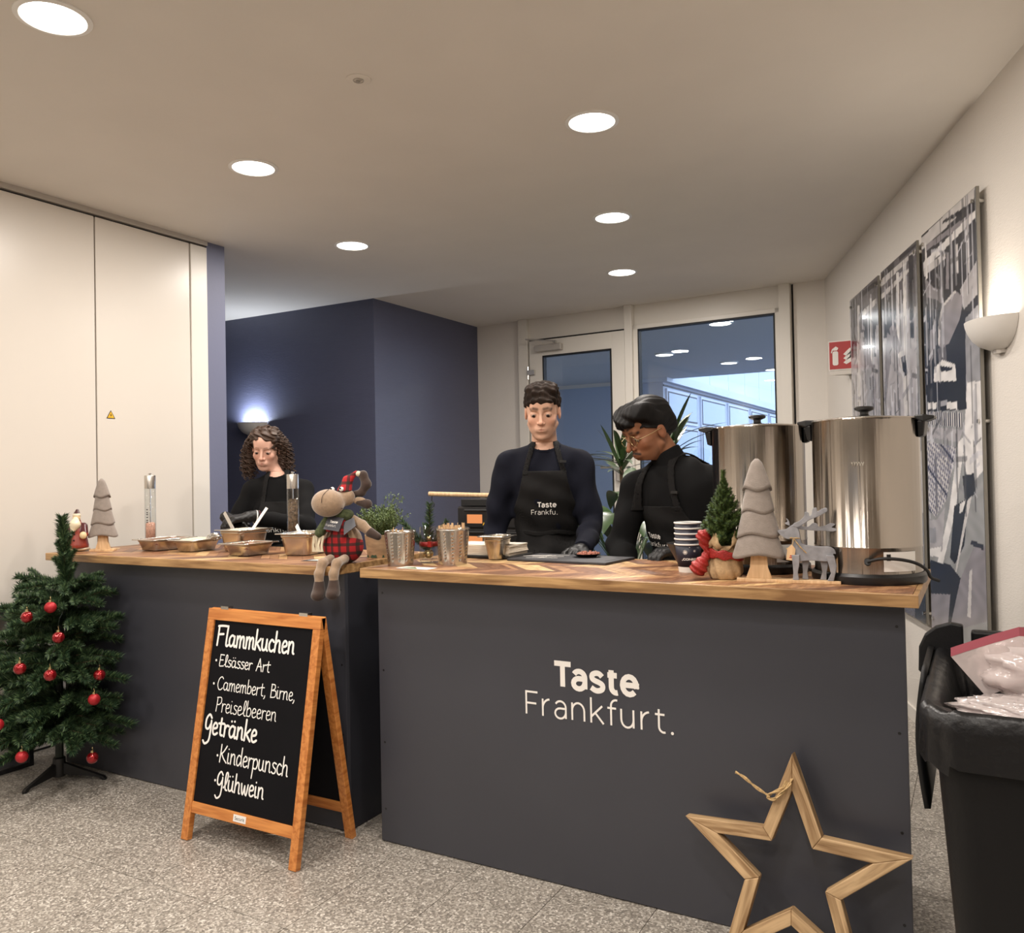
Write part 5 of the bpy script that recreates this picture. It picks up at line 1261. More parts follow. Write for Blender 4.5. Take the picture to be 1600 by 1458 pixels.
# ---- glass with fir twig and baubles
t = empty('glass_vase', (-1.815, 2.585, HT), 'clear glass between the two perforated holders, tied with red ribbon', 'glass')
MB().lathe([(.0005, .0), (.034, 0), (.036, .004), (.036, .135)], 36).lathe([(.0005, .012), (.030, .014)], 36).build('glass', M['clear'], t, smooth=True, solid=.003)
MB().lathe([(.0365, .062), (.0375, .07), (.0365, .08)], 36).box((.02, -.04, .062), (.036, -.03, .082)).build('ribbon', M['red_ribbon'], t, smooth=True, solid=.001)
for i, (x_, y_, z_, r_) in enumerate(((0, -.005, .034, .018), (.008, -.012, .092, .0105), (-.02, .008, .03, .012))):
    b = empty('gold_bauble', (-1.815 + x_, 2.585 + y_, HT + z_), ['larger matt champagne bauble at the bottom of the glass', 'small champagne bauble just above the red ribbon of the glass', 'champagne bauble half hidden at the left inside the glass'][i], 'bauble', 'champagne baubles in the glass')
    MB().ball((0, 0, 0), r_, 20, 14).build('ball', M['gold'], b, smooth=True)
def needle_mesh(name, L, nn, nl, nr, seed, mats, droop=0., both=True):
    """one artificial branch along +X"""
    rn = random.Random(seed); m = MB(); P = []
    for i in range(9): q = i / 8; P.append((L * q, 0, -droop * q * q * L))
    m.cur = 0; m.tube(P, [.0035 * (1 - .7 * i / 8) * nr for i in range(9)], 5)
    for k in range(nn):
        q = (k + rn.random()) / nn; p = Vector((L * q, 0, -droop * q * q * L)); a = rn.uniform(0, 6.283)
        d = Vector((rn.uniform(.45, 1.1), math.cos(a), math.sin(a))).normalized() * nl * rn.uniform(.75, 1.15) * (1 - .25 * q)
        s = d.cross(Vector((rn.random(), rn.random(), rn.random()))).normalized() * .0011 * nr
        m.cur = 1 if rn.random() > .28 else 2
        m.add([p - s, p + s, p + d * .6 + s * .8, p + d, p + d * .6 - s * .8], [(0, 1, 2, 3, 4)])
    return m.mesh(name, mats)
TW = needle_mesh('twig', .15, 420, .026, 1., 3, [M['stem'], M['needle'], M['needle_tip']])
tw = empty('fir_twig', (-1.815, 2.585, HT + .05), 'dark green fir twig standing in the glass', 'fir twig')
for k, (ax, ay, s) in enumerate(((.1, .1, 1.15), (-.75, .3, 1.), (.55, -.2, .85), (-.4, -.3, .7), (-1.05, 0, .85))):
    link_mesh('branch', TW, tw, Matrix.Rotation(ay, 4, 'X') @ Matrix.Rotation(ax, 4, 'Y') @ Matrix.Rotation(-math.pi / 2, 4, 'Y') @ Matrix.Scale(s, 4))

# ---- napkins on a black tray
t = empty('serving_tray', (-1.71, 2.855, HT), 'flat black tray under the cream napkins', 'tray'); MB().box((-.15, -.085, 0), (.15, .085, .012)).build('tray', M['black_plastic'], t, bevel=.003)
rn = random.Random(8)
for k in range(11):
    s = empty('napkin', (-1.715 + rn.uniform(-.003, .003), 2.858, HT + .012 + k * .0037), 'cream paper napkin, %s in the stack behind the small pan' % ('bottom one', 'second from the bottom', 'third from the bottom', 'fourth from the bottom', 'fifth from the bottom', 'middle one', 'fifth from the top', 'fourth from the top', 'third from the top', 'second from the top', 'topmost one')[k], 'napkin', 'stack of cream napkins', rotz=rn.uniform(-.02, .02))
    MB().box((-.135, -.075, 0), (.135, .075, .0034)).build('napkin', M['cream_cloth'], s, bevel=.001)
# ---- slate with plate
t = empty('slate_board', (-1.345, 2.835, HT), 'large dark slate cutting board on the right worktop', 'cutting board', rotz=-.04)
MB().prism([(-.215, -.11), (.2, -.12), (.215, .105), (-.2, .115)], 0, .009).build('slab', M['slate'], t, bevel=.002)
MB().prism([(.17, -.06), (.185, -.055), (.19, .01), (.176, .012)], .009, .0094).build('grip_slot', M['black_matt'], t)
mb = MB()
for k in range(7): mb.bar((-.16 + .05 * math.sin(k), -.06 + k * .012, .0092), (-.08 + .04 * math.cos(k * 2), -.03 + k * .018, .0092), .003, .0008)
mb.build('flour_marks', M['paper'], t)
t = empty('small_plate', (-1.30, 2.885, HT + .009), 'small dark plate with diced topping on the slate board', 'plate')
MB().lathe([(.0005, .004), (.03, .004), (.052, .012), (.054, .013), (.032, 0), (.0005, 0)], 32).build('dish', M['bowl'], t, smooth=True)
mb = MB(); rn = random.Random(4)
for k in range(46):
    a = rn.uniform(0, 6.28); q = .04 * math.sqrt(rn.random()); mb.box((q * math.cos(a), q * math.sin(a), .008), (q * math.cos(a) + .008, q * math.sin(a) + .006, .014 + rn.uniform(0, .007)))
o = mb.build('diced_topping', M['bacon'], t); o['kind'] = 'stuff'
# ---- bowl, cups
t = empty('black_bowl', (-.865, 2.80, HT), 'wide black bowl behind the stacked paper cups', 'bowl')
MB().lathe([(.0005, 0), (.045, 0), (.05, .006), (.082, .066), (.088, .078), (.084, .078), (.047, .012), (.0005, .009)], 40).build('bowl', M['bowl'], t, smooth=True)
def cup(k):
    z = HT + k * .0172
    t = empty('paper_cup', (-.826, 2.628, z), ['navy paper cup with white star print, bottom of the stack', 'navy paper cup second from the bottom of the stack', 'middle navy paper cup of the stack', 'navy paper cup second from the top of the stack', 'navy paper cup at the top of the stack'][k], 'paper cup', 'stack of navy paper cups')
    MB().lathe([(.0005, .004), (.029, .004), (.029, 0), (.0312, 0), (.0335, .018)], 40).build('base', M['paper'], t, smooth=True)
    MB().lathe([(.0335, .018), (.0425, .088)], 40).build('wall', M['cup_navy'], t, smooth=True, solid=.0006)
    MB().lathe([(.0425, .087), (.0448, .0885), (.0448, .0915), (.0425, .0925), (.041, .09)], 40).build('rim', M['white_plastic'], t, smooth=True)
    if k == 0:
        def wrap(mb_, a0, zc, name):
            V = []
            for x, y, z_ in mb_.v:
                zz = zc + y; rr = .0312 + (zz / .088) * .0113 + .0012; a = a0 + x / rr; V.append((rr * math.cos(a), rr * math.sin(a), zz))
            mb_.v = V; return mb_.build(name, M['logo'], t)
        a0 = math.radians(-90 + 17.5)
        mb = MB()
        for q in range(6): a = q * math.pi / 6; ribbon(mb, [(-.0105 + .0075 * math.cos(a + .2), .0075 * math.sin(a + .2)), (-.0105 - .0075 * math.cos(a + .2), -.0075 * math.sin(a + .2))], .0012)
        wrap(mb, a0, .066, 'star_print')
        mb = MB()
        for q in range(4): a = q * math.pi / 4; ribbon(mb, [(.02 + .004 * math.cos(a), .004 * math.sin(a)), (.02 - .004 * math.cos(a), -.004 * math.sin(a))], .001)
        ribbon(mb, [(.004, .012), (.005, .012)], .0025); ribbon(mb, [(-.02, -.03), (-.0195, -.03)], .003)
        wrap(mb, a0, .070, 'star_print')
        tmp = text_obj('CONREN', .0098, 'cup_print', M['logo'], t, Matrix(), .0004)
        for v in tmp.data.vertices:
            zz = .040 + v.co.y; rr = .0312 + (zz / .088) * .0113 + .001; a = a0 + (v.co.x * 1.25 + .008) / rr; v.co = (rr * math.cos(a), rr * math.sin(a), zz)
    return t
for k in range(5): cup(k)

# ---- small fir in burlap with a red bow
t = empty('potted_fir', (-.672, 2.50, HT), 'small fir tree in a burlap wrapped pot with a red bow', 'potted fir')
blob('burlap_wrap', [cone((0, 0, .028), (0, 0, .085), .05, .042, .02)], (-.08, -.08, -.01), (.08, .08, .16), .003, M['burlap'], t, extra=lambda p, d: np.maximum(np.maximum(d + .003 * np.sin(np.arctan2(p[:, 1], p[:, 0]) * 9 + p[:, 2] * 60), .001 - p[:, 2]), p[:, 2] - .10))
mb = MB()
for a, L, w_ in ((-.6, .05, .04), (.5, .055, .05), (1.9, .045, .04), (3.2, .05, .045), (-2.0, .045, .04)):
    c, s = math.cos(a), math.sin(a); pts = []
    for i in range(6):
        q = i / 5; rr = .036 + .022 * q + .01 * math.sin(q * 5); ww = w_ * (1 - .75 * q * q); z_ = .09 + L * q
        pts.append([(rr * c + s * ww * e, rr * s - c * ww * e, z_ + .006 * math.sin(e * 7)) for e in (-.6, -.2, .2, .6)])
    mb.rings(pts, close=False, cap0=False, cap1=False)
mb.build('burlap_flaps', M['burlap'], t, smooth='full', solid=.0018)
blob('ribbon', [cone((-.02, -.044, .078), (.03, -.044, .074), .012, .012, .01)], (-.09, -.09, .04), (.09, .09, .12), .003, M['red_ribbon'], t, extra=lambda p, d: np.maximum(np.abs(np.hypot(p[:, 0], p[:, 1]) - .050) - .0035, np.abs(p[:, 2] - .075 + .1 * p[:, 0]) - .013 - .003 * np.sin(p[:, 0] * 160)))
blob('bow', [cone((-.046, -.028, .078), (-.055, -.034, .128), .009, .022, .008), cone((-.046, -.03, .074), (-.068, -.045, .035), .010, .026, .008), ell((-.045, -.033, .076), (.012, .01, .011), .005)], (-.12, -.1, .0), (-.0, .02, .17), .0028, M['red_ribbon'], t, extra=lambda p, d: np.maximum(d + .0022 * np.sin(p[:, 2] * 300 + p[:, 0] * 200), .002 - p[:, 2]))
FB = needle_mesh('sprig', .078, 420, .021, .8, 5, [M['stem'], M['needle_fir'], M['needle']])
rn = random.Random(21)
for k in range(86):
    q = k / 86; z_ = .10 + q * .195; a = k * 2.4; out = (1 - q) ** .75 * .9 + .12
    T_ = Matrix.Translation((0, 0, z_ - .0)) @ Matrix.Rotation(a, 4, 'Z') @ Matrix.Rotation(-(.45 + q * .85) + rn.uniform(-.15, .15), 4, 'Y') @ Matrix.Scale(out * 1.02, 4)
    link_mesh('branch', FB, t, T_)
link_mesh('branch', FB, t, Matrix.Translation((0, 0, .265)) @ Matrix.Rotation(-math.pi / 2, 4, 'Y') @ Matrix.Scale(.75, 4))
MB().tube([(0, 0, .06), (0, 0, .30)], [.006, .002], 6).build('trunk', M['stem'], t)

# ---- wooden deer
t = empty('wooden_deer', (-.422, 2.485, HT), 'grey stained wooden reindeer on a narrow base in front of the urns', 'figurine', rotz=math.radians(6))
MB().box((-.088, -.022, 0), (.078, .022, .0085)).build('base_board', M['pale_wood'], t, bevel=.001)
def flat(name, poly, d, y=0.):
    P = [(p[0], p[1]) for p in poly]; o = MB().prism(P, -d, d).build(name, M['grey_wood'], t, bevel=.0015); o.matrix_local = Matrix.Translation((0, y, 0)) @ Matrix(((1, 0, 0), (0, 0, -1), (0, 1, 0))).to_4x4(); return o
# side silhouette, facing left; units metres, base at z .008
body = smooth_poly([(-.045, .075), (-.052, .10), (-.050, .125), (-.062, .124), (-.078, .132), (-.090, .146), (-.085, .150), (-.068, .152), (-.054, .162), (-.046, .165), (-.036, .158), (-.030, .144), (-.026, .118), (-.016, .108), (.02, .104), (.048, .104), (.062, .096), (.066, .084), (.060, .084), (.058, .074), (.052, .064), (.035, .062), (.0, .064), (-.02, .062), (-.034, .062), (-.045, .075)], 3)[:-1]
flat('body', body, .0075)
for nm, x_, y_, bent in (('leg', -.042, -.012, 0), ('leg', -.018, .012, 0), ('leg', .030, .012, .004), ('leg', .050, -.012, .008)):
    lg = [(x_ - .010, .080), (x_ + .012, .080), (x_ + .010 + bent, .05), (x_ + .006 + bent, .03), (x_ + .009, .0085), (x_ - .008, .0085), (x_ - .006 + bent, .03), (x_ - .007 + bent * .6, .05)]
    flat(nm, lg, .006, y_)
ant = lambda pts: smooth_poly(pts, 3)[:-1]
a1 = ant([(-.048, .162), (-.044, .170), (-.03, .176), (-.016, .190), (-.014, .202), (-.004, .200), (-.002, .190), (.004, .196), (.008, .212), (.018, .214), (.020, .204), (.030, .210), (.044, .214), (.046, .204), (.034, .196), (.02, .188), (.0, .180), (-.02, .166), (-.034, .158), (-.048, .162)])
flat('antler', a1, .003, -.006)
a2 = ant([(-.044, .160), (-.03, .166), (-.02, .160), (-.006, .160), (.006, .170), (.018, .168), (.022, .160), (.036, .162), (.054, .170), (.066, .166), (.056, .158), (.07, .154), (.074, .150), (.058, .146), (.036, .148), (.016, .148), (-.01, .150), (-.03, .152), (-.044, .160)])
flat('antler', a2, .003, .006)
a3 = ant([(-.056, .162), (-.058, .176), (-.066, .184), (-.062, .174), (-.070, .170), (-.062, .164)])
flat('antler', a3 + [a3[0]][:0], .003, .0)
MB().box((-.011, -.001, -.034), (.011, .001, 0)).prism([(-.011, 0), (.011, 0), (0, .012)], -.001, .001, Matrix(((1, 0, 0), (0, 0, 1), (0, 1, 0))).to_4x4()).build('paper_tag', M['pale_wood'], t).matrix_local = Matrix.Translation((-.052, -.014, .098)) @ Matrix.Rotation(.12, 4, 'Y')
mb = MB(); mb.box((-.0045, -.0012, -.022), (.0045, -.0011, -.019)).box((-.006, -.0012, -.027), (.006, -.0011, -.024)); mb.build('tag_print', M['red_sign'], t).matrix_local = Matrix.Translation((-.052, -.014, .098))
mb = MB(); twist(mb, [(-.056, -.010, .128), (-.040, -.011, .128), (-.028, -.010, .127)], .0015); twist(mb, [(-.046, -.011, .127), (-.030, -.012, .105), (-.012, -.010, .085)], .0015); twist(mb, [(-.046, -.011, .126), (-.050, -.013, .108), (-.066, -.012, .096)], .0013)
mb.build('string', M['rope'], t, smooth=True)

# ---- the two urns
def urn(x, y, lab, facing, cable):
    t = empty('steel_urn', (x, y, HT), lab, 'hot drink urn', 'tall brushed steel hot drink urns', rotz=facing); r = .148; h = .462
    MB().lathe([(.0005, 0), (r * 1.03, 0), (r * 1.05, .006), (r * 1.05, .022), (r * 1.0, .03)], 72).build('base', M['black_plastic'], t, smooth=True)
    MB().lathe([(r * .985, .03), (r * .985, .10), (r * .992, .1015), (r * .992, .104), (r * .985, .1055), (r * .985, h - .004), (r * 1.0, h), (r * .99, h + .003), (r * .96, h)], 96).build('body', M['steel_aniso'], t, smooth=True)
    MB().lathe([(r * .97, h), (r * .965, h + .004), (r * .6, h + .010), (r * .2, h + .013), (.0005, h + .013)], 72).build('lid', M['steel'], t, smooth=True)
    MB().lathe([(.020, h + .012), (.012, h + .018), (.012, h + .026), (.026, h + .032), (.028, h + .038), (.022, h + .042), (.0005, h + .042)], 28).build('lid_knob', M['black_plastic'], t, smooth=True)
    for a in (0, math.pi):
        mb = MB(); T_ = Matrix.Rotation(a, 4, 'Z')
        mb.rings([[(r * .93, -.03, h - .004), (r * .93, .03, h - .004), (r * .93, .03, h + .008), (r * .93, -.03, h + .008)], [(r * 1.08, -.034, h - .012), (r * 1.08, .034, h - .012), (r * 1.08, .034, h + .009), (r * 1.08, -.034, h + .009)], [(r * 1.27, -.024, h - .003), (r * 1.27, .024, h - .003), (r * 1.27, .024, h + .005), (r * 1.27, -.024, h + .005)]], T=T_)
        mb.rings([[(r * .985, -.026, h - .055), (r * 1.08, -.022, h - .05), (r * 1.08, .022, h - .05), (r * .985, .026, h - .055)], [(r * .985, -.034, h - .008), (r * 1.12, -.03, h - .008), (r * 1.12, .03, h - .008), (r * .985, .034, h - .008)]], T=T_)
        mb.build('handle', M['black_plastic'], t, bevel=.003)
    T_ = Matrix.Rotation(math.radians(-90), 4, 'Z')
    # plate with rating label and embossed oval mark
    n = 10; rs = [[(r * .993 * math.cos(a), r * .993 * math.sin(a), z) for a in [math.radians(-62 + 4.4 * i) for i in range(n)]] for z in (.038, .092)]
    MB().rings(rs, close=False, cap0=False, cap1=False).build('rating_label', M['white_plastic'], t, smooth='full')
    rs = [[(r * .996 * math.cos(a), r * .996 * math.sin(a), z) for a in [math.radians(-59 + 2.2 * i) for i in range(3)]] for z in (.068, .086)]
    MB().rings(rs, close=False, cap0=False, cap1=False).build('label_print', M['black_ink'], t)
    mm = []
    for k in range(5):
        a = math.radians(-92 + k * 2.6); mm.append([(r * .99 * math.cos(a + d), r * .99 * math.sin(a + d), .335 + z) for d, z in ((0, .006), (.02, -.005), (.03, .006))])
    mb = MB()
    for q in mm: mb.tube(q, .0022, 6)
    mb.build('embossed_mark', M['steel_rim'], t, smooth=True)
    if cable:
        P = smooth_poly(cable, 8); MB().tube(P, .0045, 8).build('power_cable', M['rubber'], t, smooth=True)
        MB().tube([P[0], tuple(Vector(P[0]) * .93)], .009, 12).build('cable_gland', M['rubber'], t, smooth=True)
    return t
def on(a, z, r=.152): a = math.radians(a); return (r * math.cos(a), r * math.sin(a), z)
urn(-.288, 2.625, 'tall steel hot drink urn standing nearer the wall, right of the wooden deer', math.radians(-6), [on(-78, .066, .152), on(-66, .076, .166), on(-50, .074, .176), on(-35, .062, .18), on(-20, .04, .176), on(-10, .018, .172), on(0, .006, .185)])
urn(-.628, 2.765, 'tall steel hot drink urn behind the potted fir and the felt tree', math.radians(4), [on(-100, .075, .152), on(-90, .07, .165), on(-70, .06, .168), on(-50, .045, .17), on(-30, .02, .172), on(-20, .006, .18)])

# ================================================================== behind the counters
t = empty('work_table', (-2.18, 3.98, 0), 'plain dark table under the small oven behind the counters', 'table')
MB().box((-.36, -.27, .76), (.36, .27, .79)).build('tabletop', M['counter_dark'], t, bevel=.003)
for sx in (-1, 1):
    for sy in (-1, 1): MB().box((sx * .33 - .02, sy * .24 - .02, 0), (sx * .33 + .02, sy * .24 + .02, .76)).build('leg', M['black_steel'], t)
t = empty('pizza_oven', (-2.165, 3.98, .79), 'black two-deck table oven with small glowing windows', 'oven')
t.scale.x = .85; t.location.x = -2.2
MB().box((-.29, -.22, .0), (.29, .22, .366)).build('housing', M['black_steel'], t, bevel=.004)
MB().box((-.265, -.225, .368), (.29, .2, .405)).build('top_plate', M['black_matt'], t, bevel=.003)
for z0, z1 in ((.255, .36), (.13, .245), (.01, .12)):
    d = MB().box((-.285, -.232, z0), (.285, -.22, z1)).build('door', M['black_steel'], t, bevel=.003)
    if z1 - z0 > .1:
        MB().box((-.215, -.2335, z0 + .022), (-.105, -.232, z1 - .036)).build('window', M['glow'], d)
        MB().box((-.22, -.2345, z0 + .018), (-.10, -.2325, z0 + .022)).box((-.22, -.2345, z1 - .036), (-.10, -.2325, z1 - .032)).build('window_frame', M['black_matt'], d)
    MB().tube([(-.22, -.25, z1 - .014), (.22, -.25, z1 - .014)], .006, 8).build('handle', M['black_matt'], d, smooth=True)
MB().prism([(-.009, 0), (.009, 0), (0, .016)], 0, .001, Matrix(((1, 0, 0), (0, 0, -1), (0, 1, 0))).to_4x4()).build('warning_mark', M['yellow'], t).matrix_local = Matrix.Translation((-.092, -.2335, .268))
t = empty('pizza_peel', (-2.18, 3.90, 1.197), 'wooden handled steel peel lying on top of the black oven', 'pizza peel')
MB().tube([(-.47, -.12, .027), (-.12, -.04, .014)], .0125, 12).build('handle', M['pale_wood'], t, smooth=True)
MB().tube([(-.45, -.12, .02), (-.452, -.12, -.01), (-.435, -.12, -.03), (-.44, -.12, -.045)], .003, 6).build('hanging_loop', M['rubber'], t)
MB().bar((-.12, -.04, .012), (.0, -.0, .004), .03, .004).box((-.02, -.12, .0), (.26, .12, .003)).build('blade', M['steel_rim'], t)

# ---- plants
def blade(mb, base, d, L, w, droop, n=7, fold=.25):
    base = Vector(base); d = Vector(d).normalized(); side = d.cross(Vector((0, 0, 1)))
    if side.length < .1: side = Vector((1, 0, 0))
    side.normalize(); rows = []
    for i in range(n + 1):
        q = i / n; ang = droop * q * q; hd = Vector((d.x, d.y, 0)); 
        p = base + d * L * q + Vector((0, 0, -droop * L * q * q * .6))
        ww = w * math.sin(math.pi * min(1, q * .92 + .08)) ** .8 / 2 + .0006
        rows.append([tuple(p - side * ww + Vector((0, 0, fold * ww))), tuple(p), tuple(p + side * ww + Vector((0, 0, fold * ww)))])
    mb.rings(rows, close=False, cap0=False, cap1=False)
t = empty('dracaena', (-1.72, 4.75, 0), 'tall dracaena with long narrow arching leaves before the window', 'potted plant')
MB().lathe([(.0005, 0), (.15, 0), (.19, .38), (.18, .38), (.175, .34), (.0005, .33)], 40).build('planter', M['blue_pot'], t, smooth=True)
rn = random.Random(31)
for cx_, cy_, z_, nl, Lr in ((-.16, -.05, 1.36, 26, .38), (.12, .05, 1.46, 30, .34)):
    MB().tube(smooth_poly([(cx_ * .3, cy_ * .3, .3), (cx_ * .8, cy_, .8), (cx_, cy_, z_)], 5), .014, 8).build('trunk', M['stem'], t, smooth=True)
    for k in range(nl):
        a = k * 2.4 + rn.uniform(-.2, .2); el = rn.uniform(.1, 1.25) ; mb = MB()
        blade(mb, (cx_, cy_, z_ - .06 + .12 * k / nl), (math.cos(a) * math.cos(el), math.sin(a) * math.cos(el), math.sin(el)), Lr * rn.uniform(.75, 1.1), .034, rn.uniform(.15, .6)); mb.build('leaf', M['leaf'] if rn.random() < .8 else M['leaf_pale'], t, smooth='full')
t = empty('broad_leaf_plant', (-1.62, 4.10, 0), 'leafy houseplant with broad drooping leaves between the two young men', 'potted plant')
MB().lathe([(.0005, 0), (.13, 0), (.17, .72), (.16, .72), (.155, .68), (.0005, .67)], 40).build('planter', M['blue_pot'], t, smooth=True)
for k in range(34):
    a = k * 2.4; el = rn.uniform(.55, 1.35); L = rn.uniform(.3, .62); mb = MB()
    p1 = Vector((math.cos(a) * math.cos(el) * L, math.sin(a) * math.cos(el) * L, .67 + math.sin(el) * L))
    mb.tube(smooth_poly([(0, 0, .67), tuple(p1 * .5 + Vector((0, 0, .38))), tuple(p1)], 4), .003, 5)
    blade(mb, p1, (math.cos(a), math.sin(a), .35 if k % 3 else 1.1), rn.uniform(.19, .27), .085, rn.uniform(.9, 1.7) if k % 3 else .3, 8); mb.build('leaf', M['leaf'] if k % 4 else M['leaf_pale'], t, smooth='full')

# ================================================================== CHRISTMAS TREE
ct = empty('christmas_tree', (-3.60, 2.245, 0), 'small artificial christmas tree with red baubles on a black tripod foot', 'christmas tree')
MB().tube([(0, 0, .03), (.01, 0, .5), (.06, .0, 1.0)], [.018, .014, .006], 8).build('pole', M['tree_pole'], ct, smooth=True)
for q in ((.016, -.165), (.176, .097), (-.19, .09)):
    v = Vector((q[0], q[1], 0)); mb = MB()
    d = v.normalized(); s = Vector((-d.y, d.x, 0)) * .009
    pr = [(.0, .075), (.02, .08), (v.length, .016), (v.length + .006, .004), (v.length - .012, .004), (v.length - .02, .014), (.02, .03), (.0, .03)]
    mb.rings([[tuple(d * a + s * e + Vector((0, 0, z))) for a, z in pr] for e in (-1, 1)])
    mb.tube([tuple(v + Vector((0, 0, .0))), tuple(v + Vector((0, 0, .01)))], .01, 10)
    mb.build('foot', M['black_plastic'], ct)
MB().lathe([(.0005, .02), (.026, .02), (.026, .10), (.021, .105), (.0005, .105)], 20).build('socket', M['black_plastic'], ct, smooth=True)
BM = [needle_mesh('branch', .2, 820, .038, 1.3, 40 + k, [M['stem'], M['needle'], M['needle_tip']], .25) for k in range(3)]
TWG = [needle_mesh('tip', .12, 480, .036, 1.25, 50 + k, [M['stem'], M['needle'], M['needle_tip']], .1) for k in range(2)]
rn = random.Random(77); cnt = 0
tiers = [(.21, .40, 15), (.29, .42, 15), (.37, .42, 14), (.46, .37, 13), (.55, .33, 12), (.63, .30, 11), (.71, .28, 10), (.79, .25, 9), (.86, .20, 7)]
for ti, (z_, R__, n) in enumerate(tiers):
    for k in range(n):
        a = 2 * math.pi * k / n + ti * .7 + rn.uniform(-.12, .12); el = rn.uniform(-.05, .42) + (.15 if ti > 5 else 0); L = R__ * rn.uniform(.82, 1.08)
        dx = math.cos(a) * L
        if dx < -.34: L *= .34 / -dx
        if dx > .33: L *= .33 / dx
        if math.sin(a) * L > .13 and math.cos(a) > -.5: L = min(L, .125 / max(.2, math.sin(a)) ) if -3.6 + math.cos(a) * L > -3.82 else L
        xo = .01 + .05 * z_
        base = Matrix.Translation((xo, 0, z_)) @ Matrix.Rotation(a, 4, 'Z') @ Matrix.Rotation(-el, 4, 'Y')
        link_mesh('branch', BM[rn.randrange(3)], ct, base @ Matrix.Rotation(rn.uniform(0, 6.3) * 0, 4, 'X') @ Matrix.Scale(L / .2, 4, (1, 0, 0)))
        for s in (-1, 1):
            Tt = base @ Matrix.Translation((L * .5, 0, 0)) @ Matrix.Rotation(s * .65, 4, 'Z'); tip = Tt @ Vector((.15 * min(1, L / .28), 0, 0))
            if tip.y > .145 and tip.x > -.23: continue
            if cnt < 180:
                link_mesh('twig', TWG[rn.randrange(2)], ct, base @ Matrix.Translation((L * rn.uniform(.4, .6), 0, -.005)) @ Matrix.Rotation(s * rn.uniform(.5, .8), 4, 'Z') @ Matrix.Rotation(-rn.uniform(-.1, .25), 4, 'Y') @ Matrix.Scale(min(1, L / .28) * .95, 4)); cnt += 1
TOP = needle_mesh('leader', .30, 1700, .050, 1.5, 61, [M['stem'], M['needle'], M['needle_tip']])
link_mesh('leader', TOP, ct, Matrix.Translation((.068, 0, .87)) @ Matrix.Rotation(-math.pi / 2 - .09, 4, 'Y'))
for k in range(11): link_mesh('twig', TWG[k % 2], ct, Matrix.Translation((.06, 0, .86 + .018 * k)) @ Matrix.Rotation(k * 1.4, 4, 'Z') @ Matrix.Rotation(-1.15, 4, 'Y') @ Matrix.Scale(.8 - .02 * k, 4))
ball = MB().ball((0, 0, 0), .0235, 24, 16)
bm_g = ball.mesh('ball', M['red_gloss'], 'full'); bm_m = MB().ball((0, 0, 0), .0235, 24, 16).mesh('ball', M['red_matt'], 'full')
capm = MB().lathe([(.0005, .031), (.006, .031), (.007, .022)], 12).tube([(0, 0, .03), (.003, 0, .038), (0, 0, .046), (-.003, 0, .038)], .0008, 5).mesh('cap', M['gold'], True)
BB = [(-3.417, 2.10, .800, 0, 'satin red bauble highest on the tree'), (-3.45, 2.02, .770, 1, 'shiny red bauble high on the left side of the tree'), (-3.30, 2.06, .690, 1, 'small looking shiny red bauble below the highest one'), (-3.383, 1.95, .578, 1, 'shiny red bauble at the left edge in mid height'),
      (-3.262, 2.0, .553, 1, 'shiny red bauble in the middle of the tree'), (-3.285, 2.23, .501, 1, 'dark shiny red bauble half buried at the right side by the counter'), (-3.249, 2.18, .414, 0, 'satin red bauble at the lower right of the tree'),
      (-3.455, 1.90, .357, 0, 'satin red bauble at the lower left edge of the tree'), (-3.41, 1.97, .215, 0, 'satin red bauble lowest on the left above the foot'), (-3.295, 2.20, .158, 1, 'shiny red bauble hanging lowest, free in the air on its thread')]
for x_, y_, z_, g, lb in BB:
    x_, y_, z_ = x_ * .985, y_ * .985, 1.318 + (z_ - 1.318) * .985
    b = empty('red_bauble', (x_, y_, z_), lb, 'bauble', 'red baubles on the christmas tree')
    link_mesh('ball', bm_g if g else bm_m, b); link_mesh('cap', capm, b)
    MB().tube([(0, 0, .044), (.002, .004, .075), (0, .02, .10)], .0005, 4).build('thread', M['tree_pole'], b)

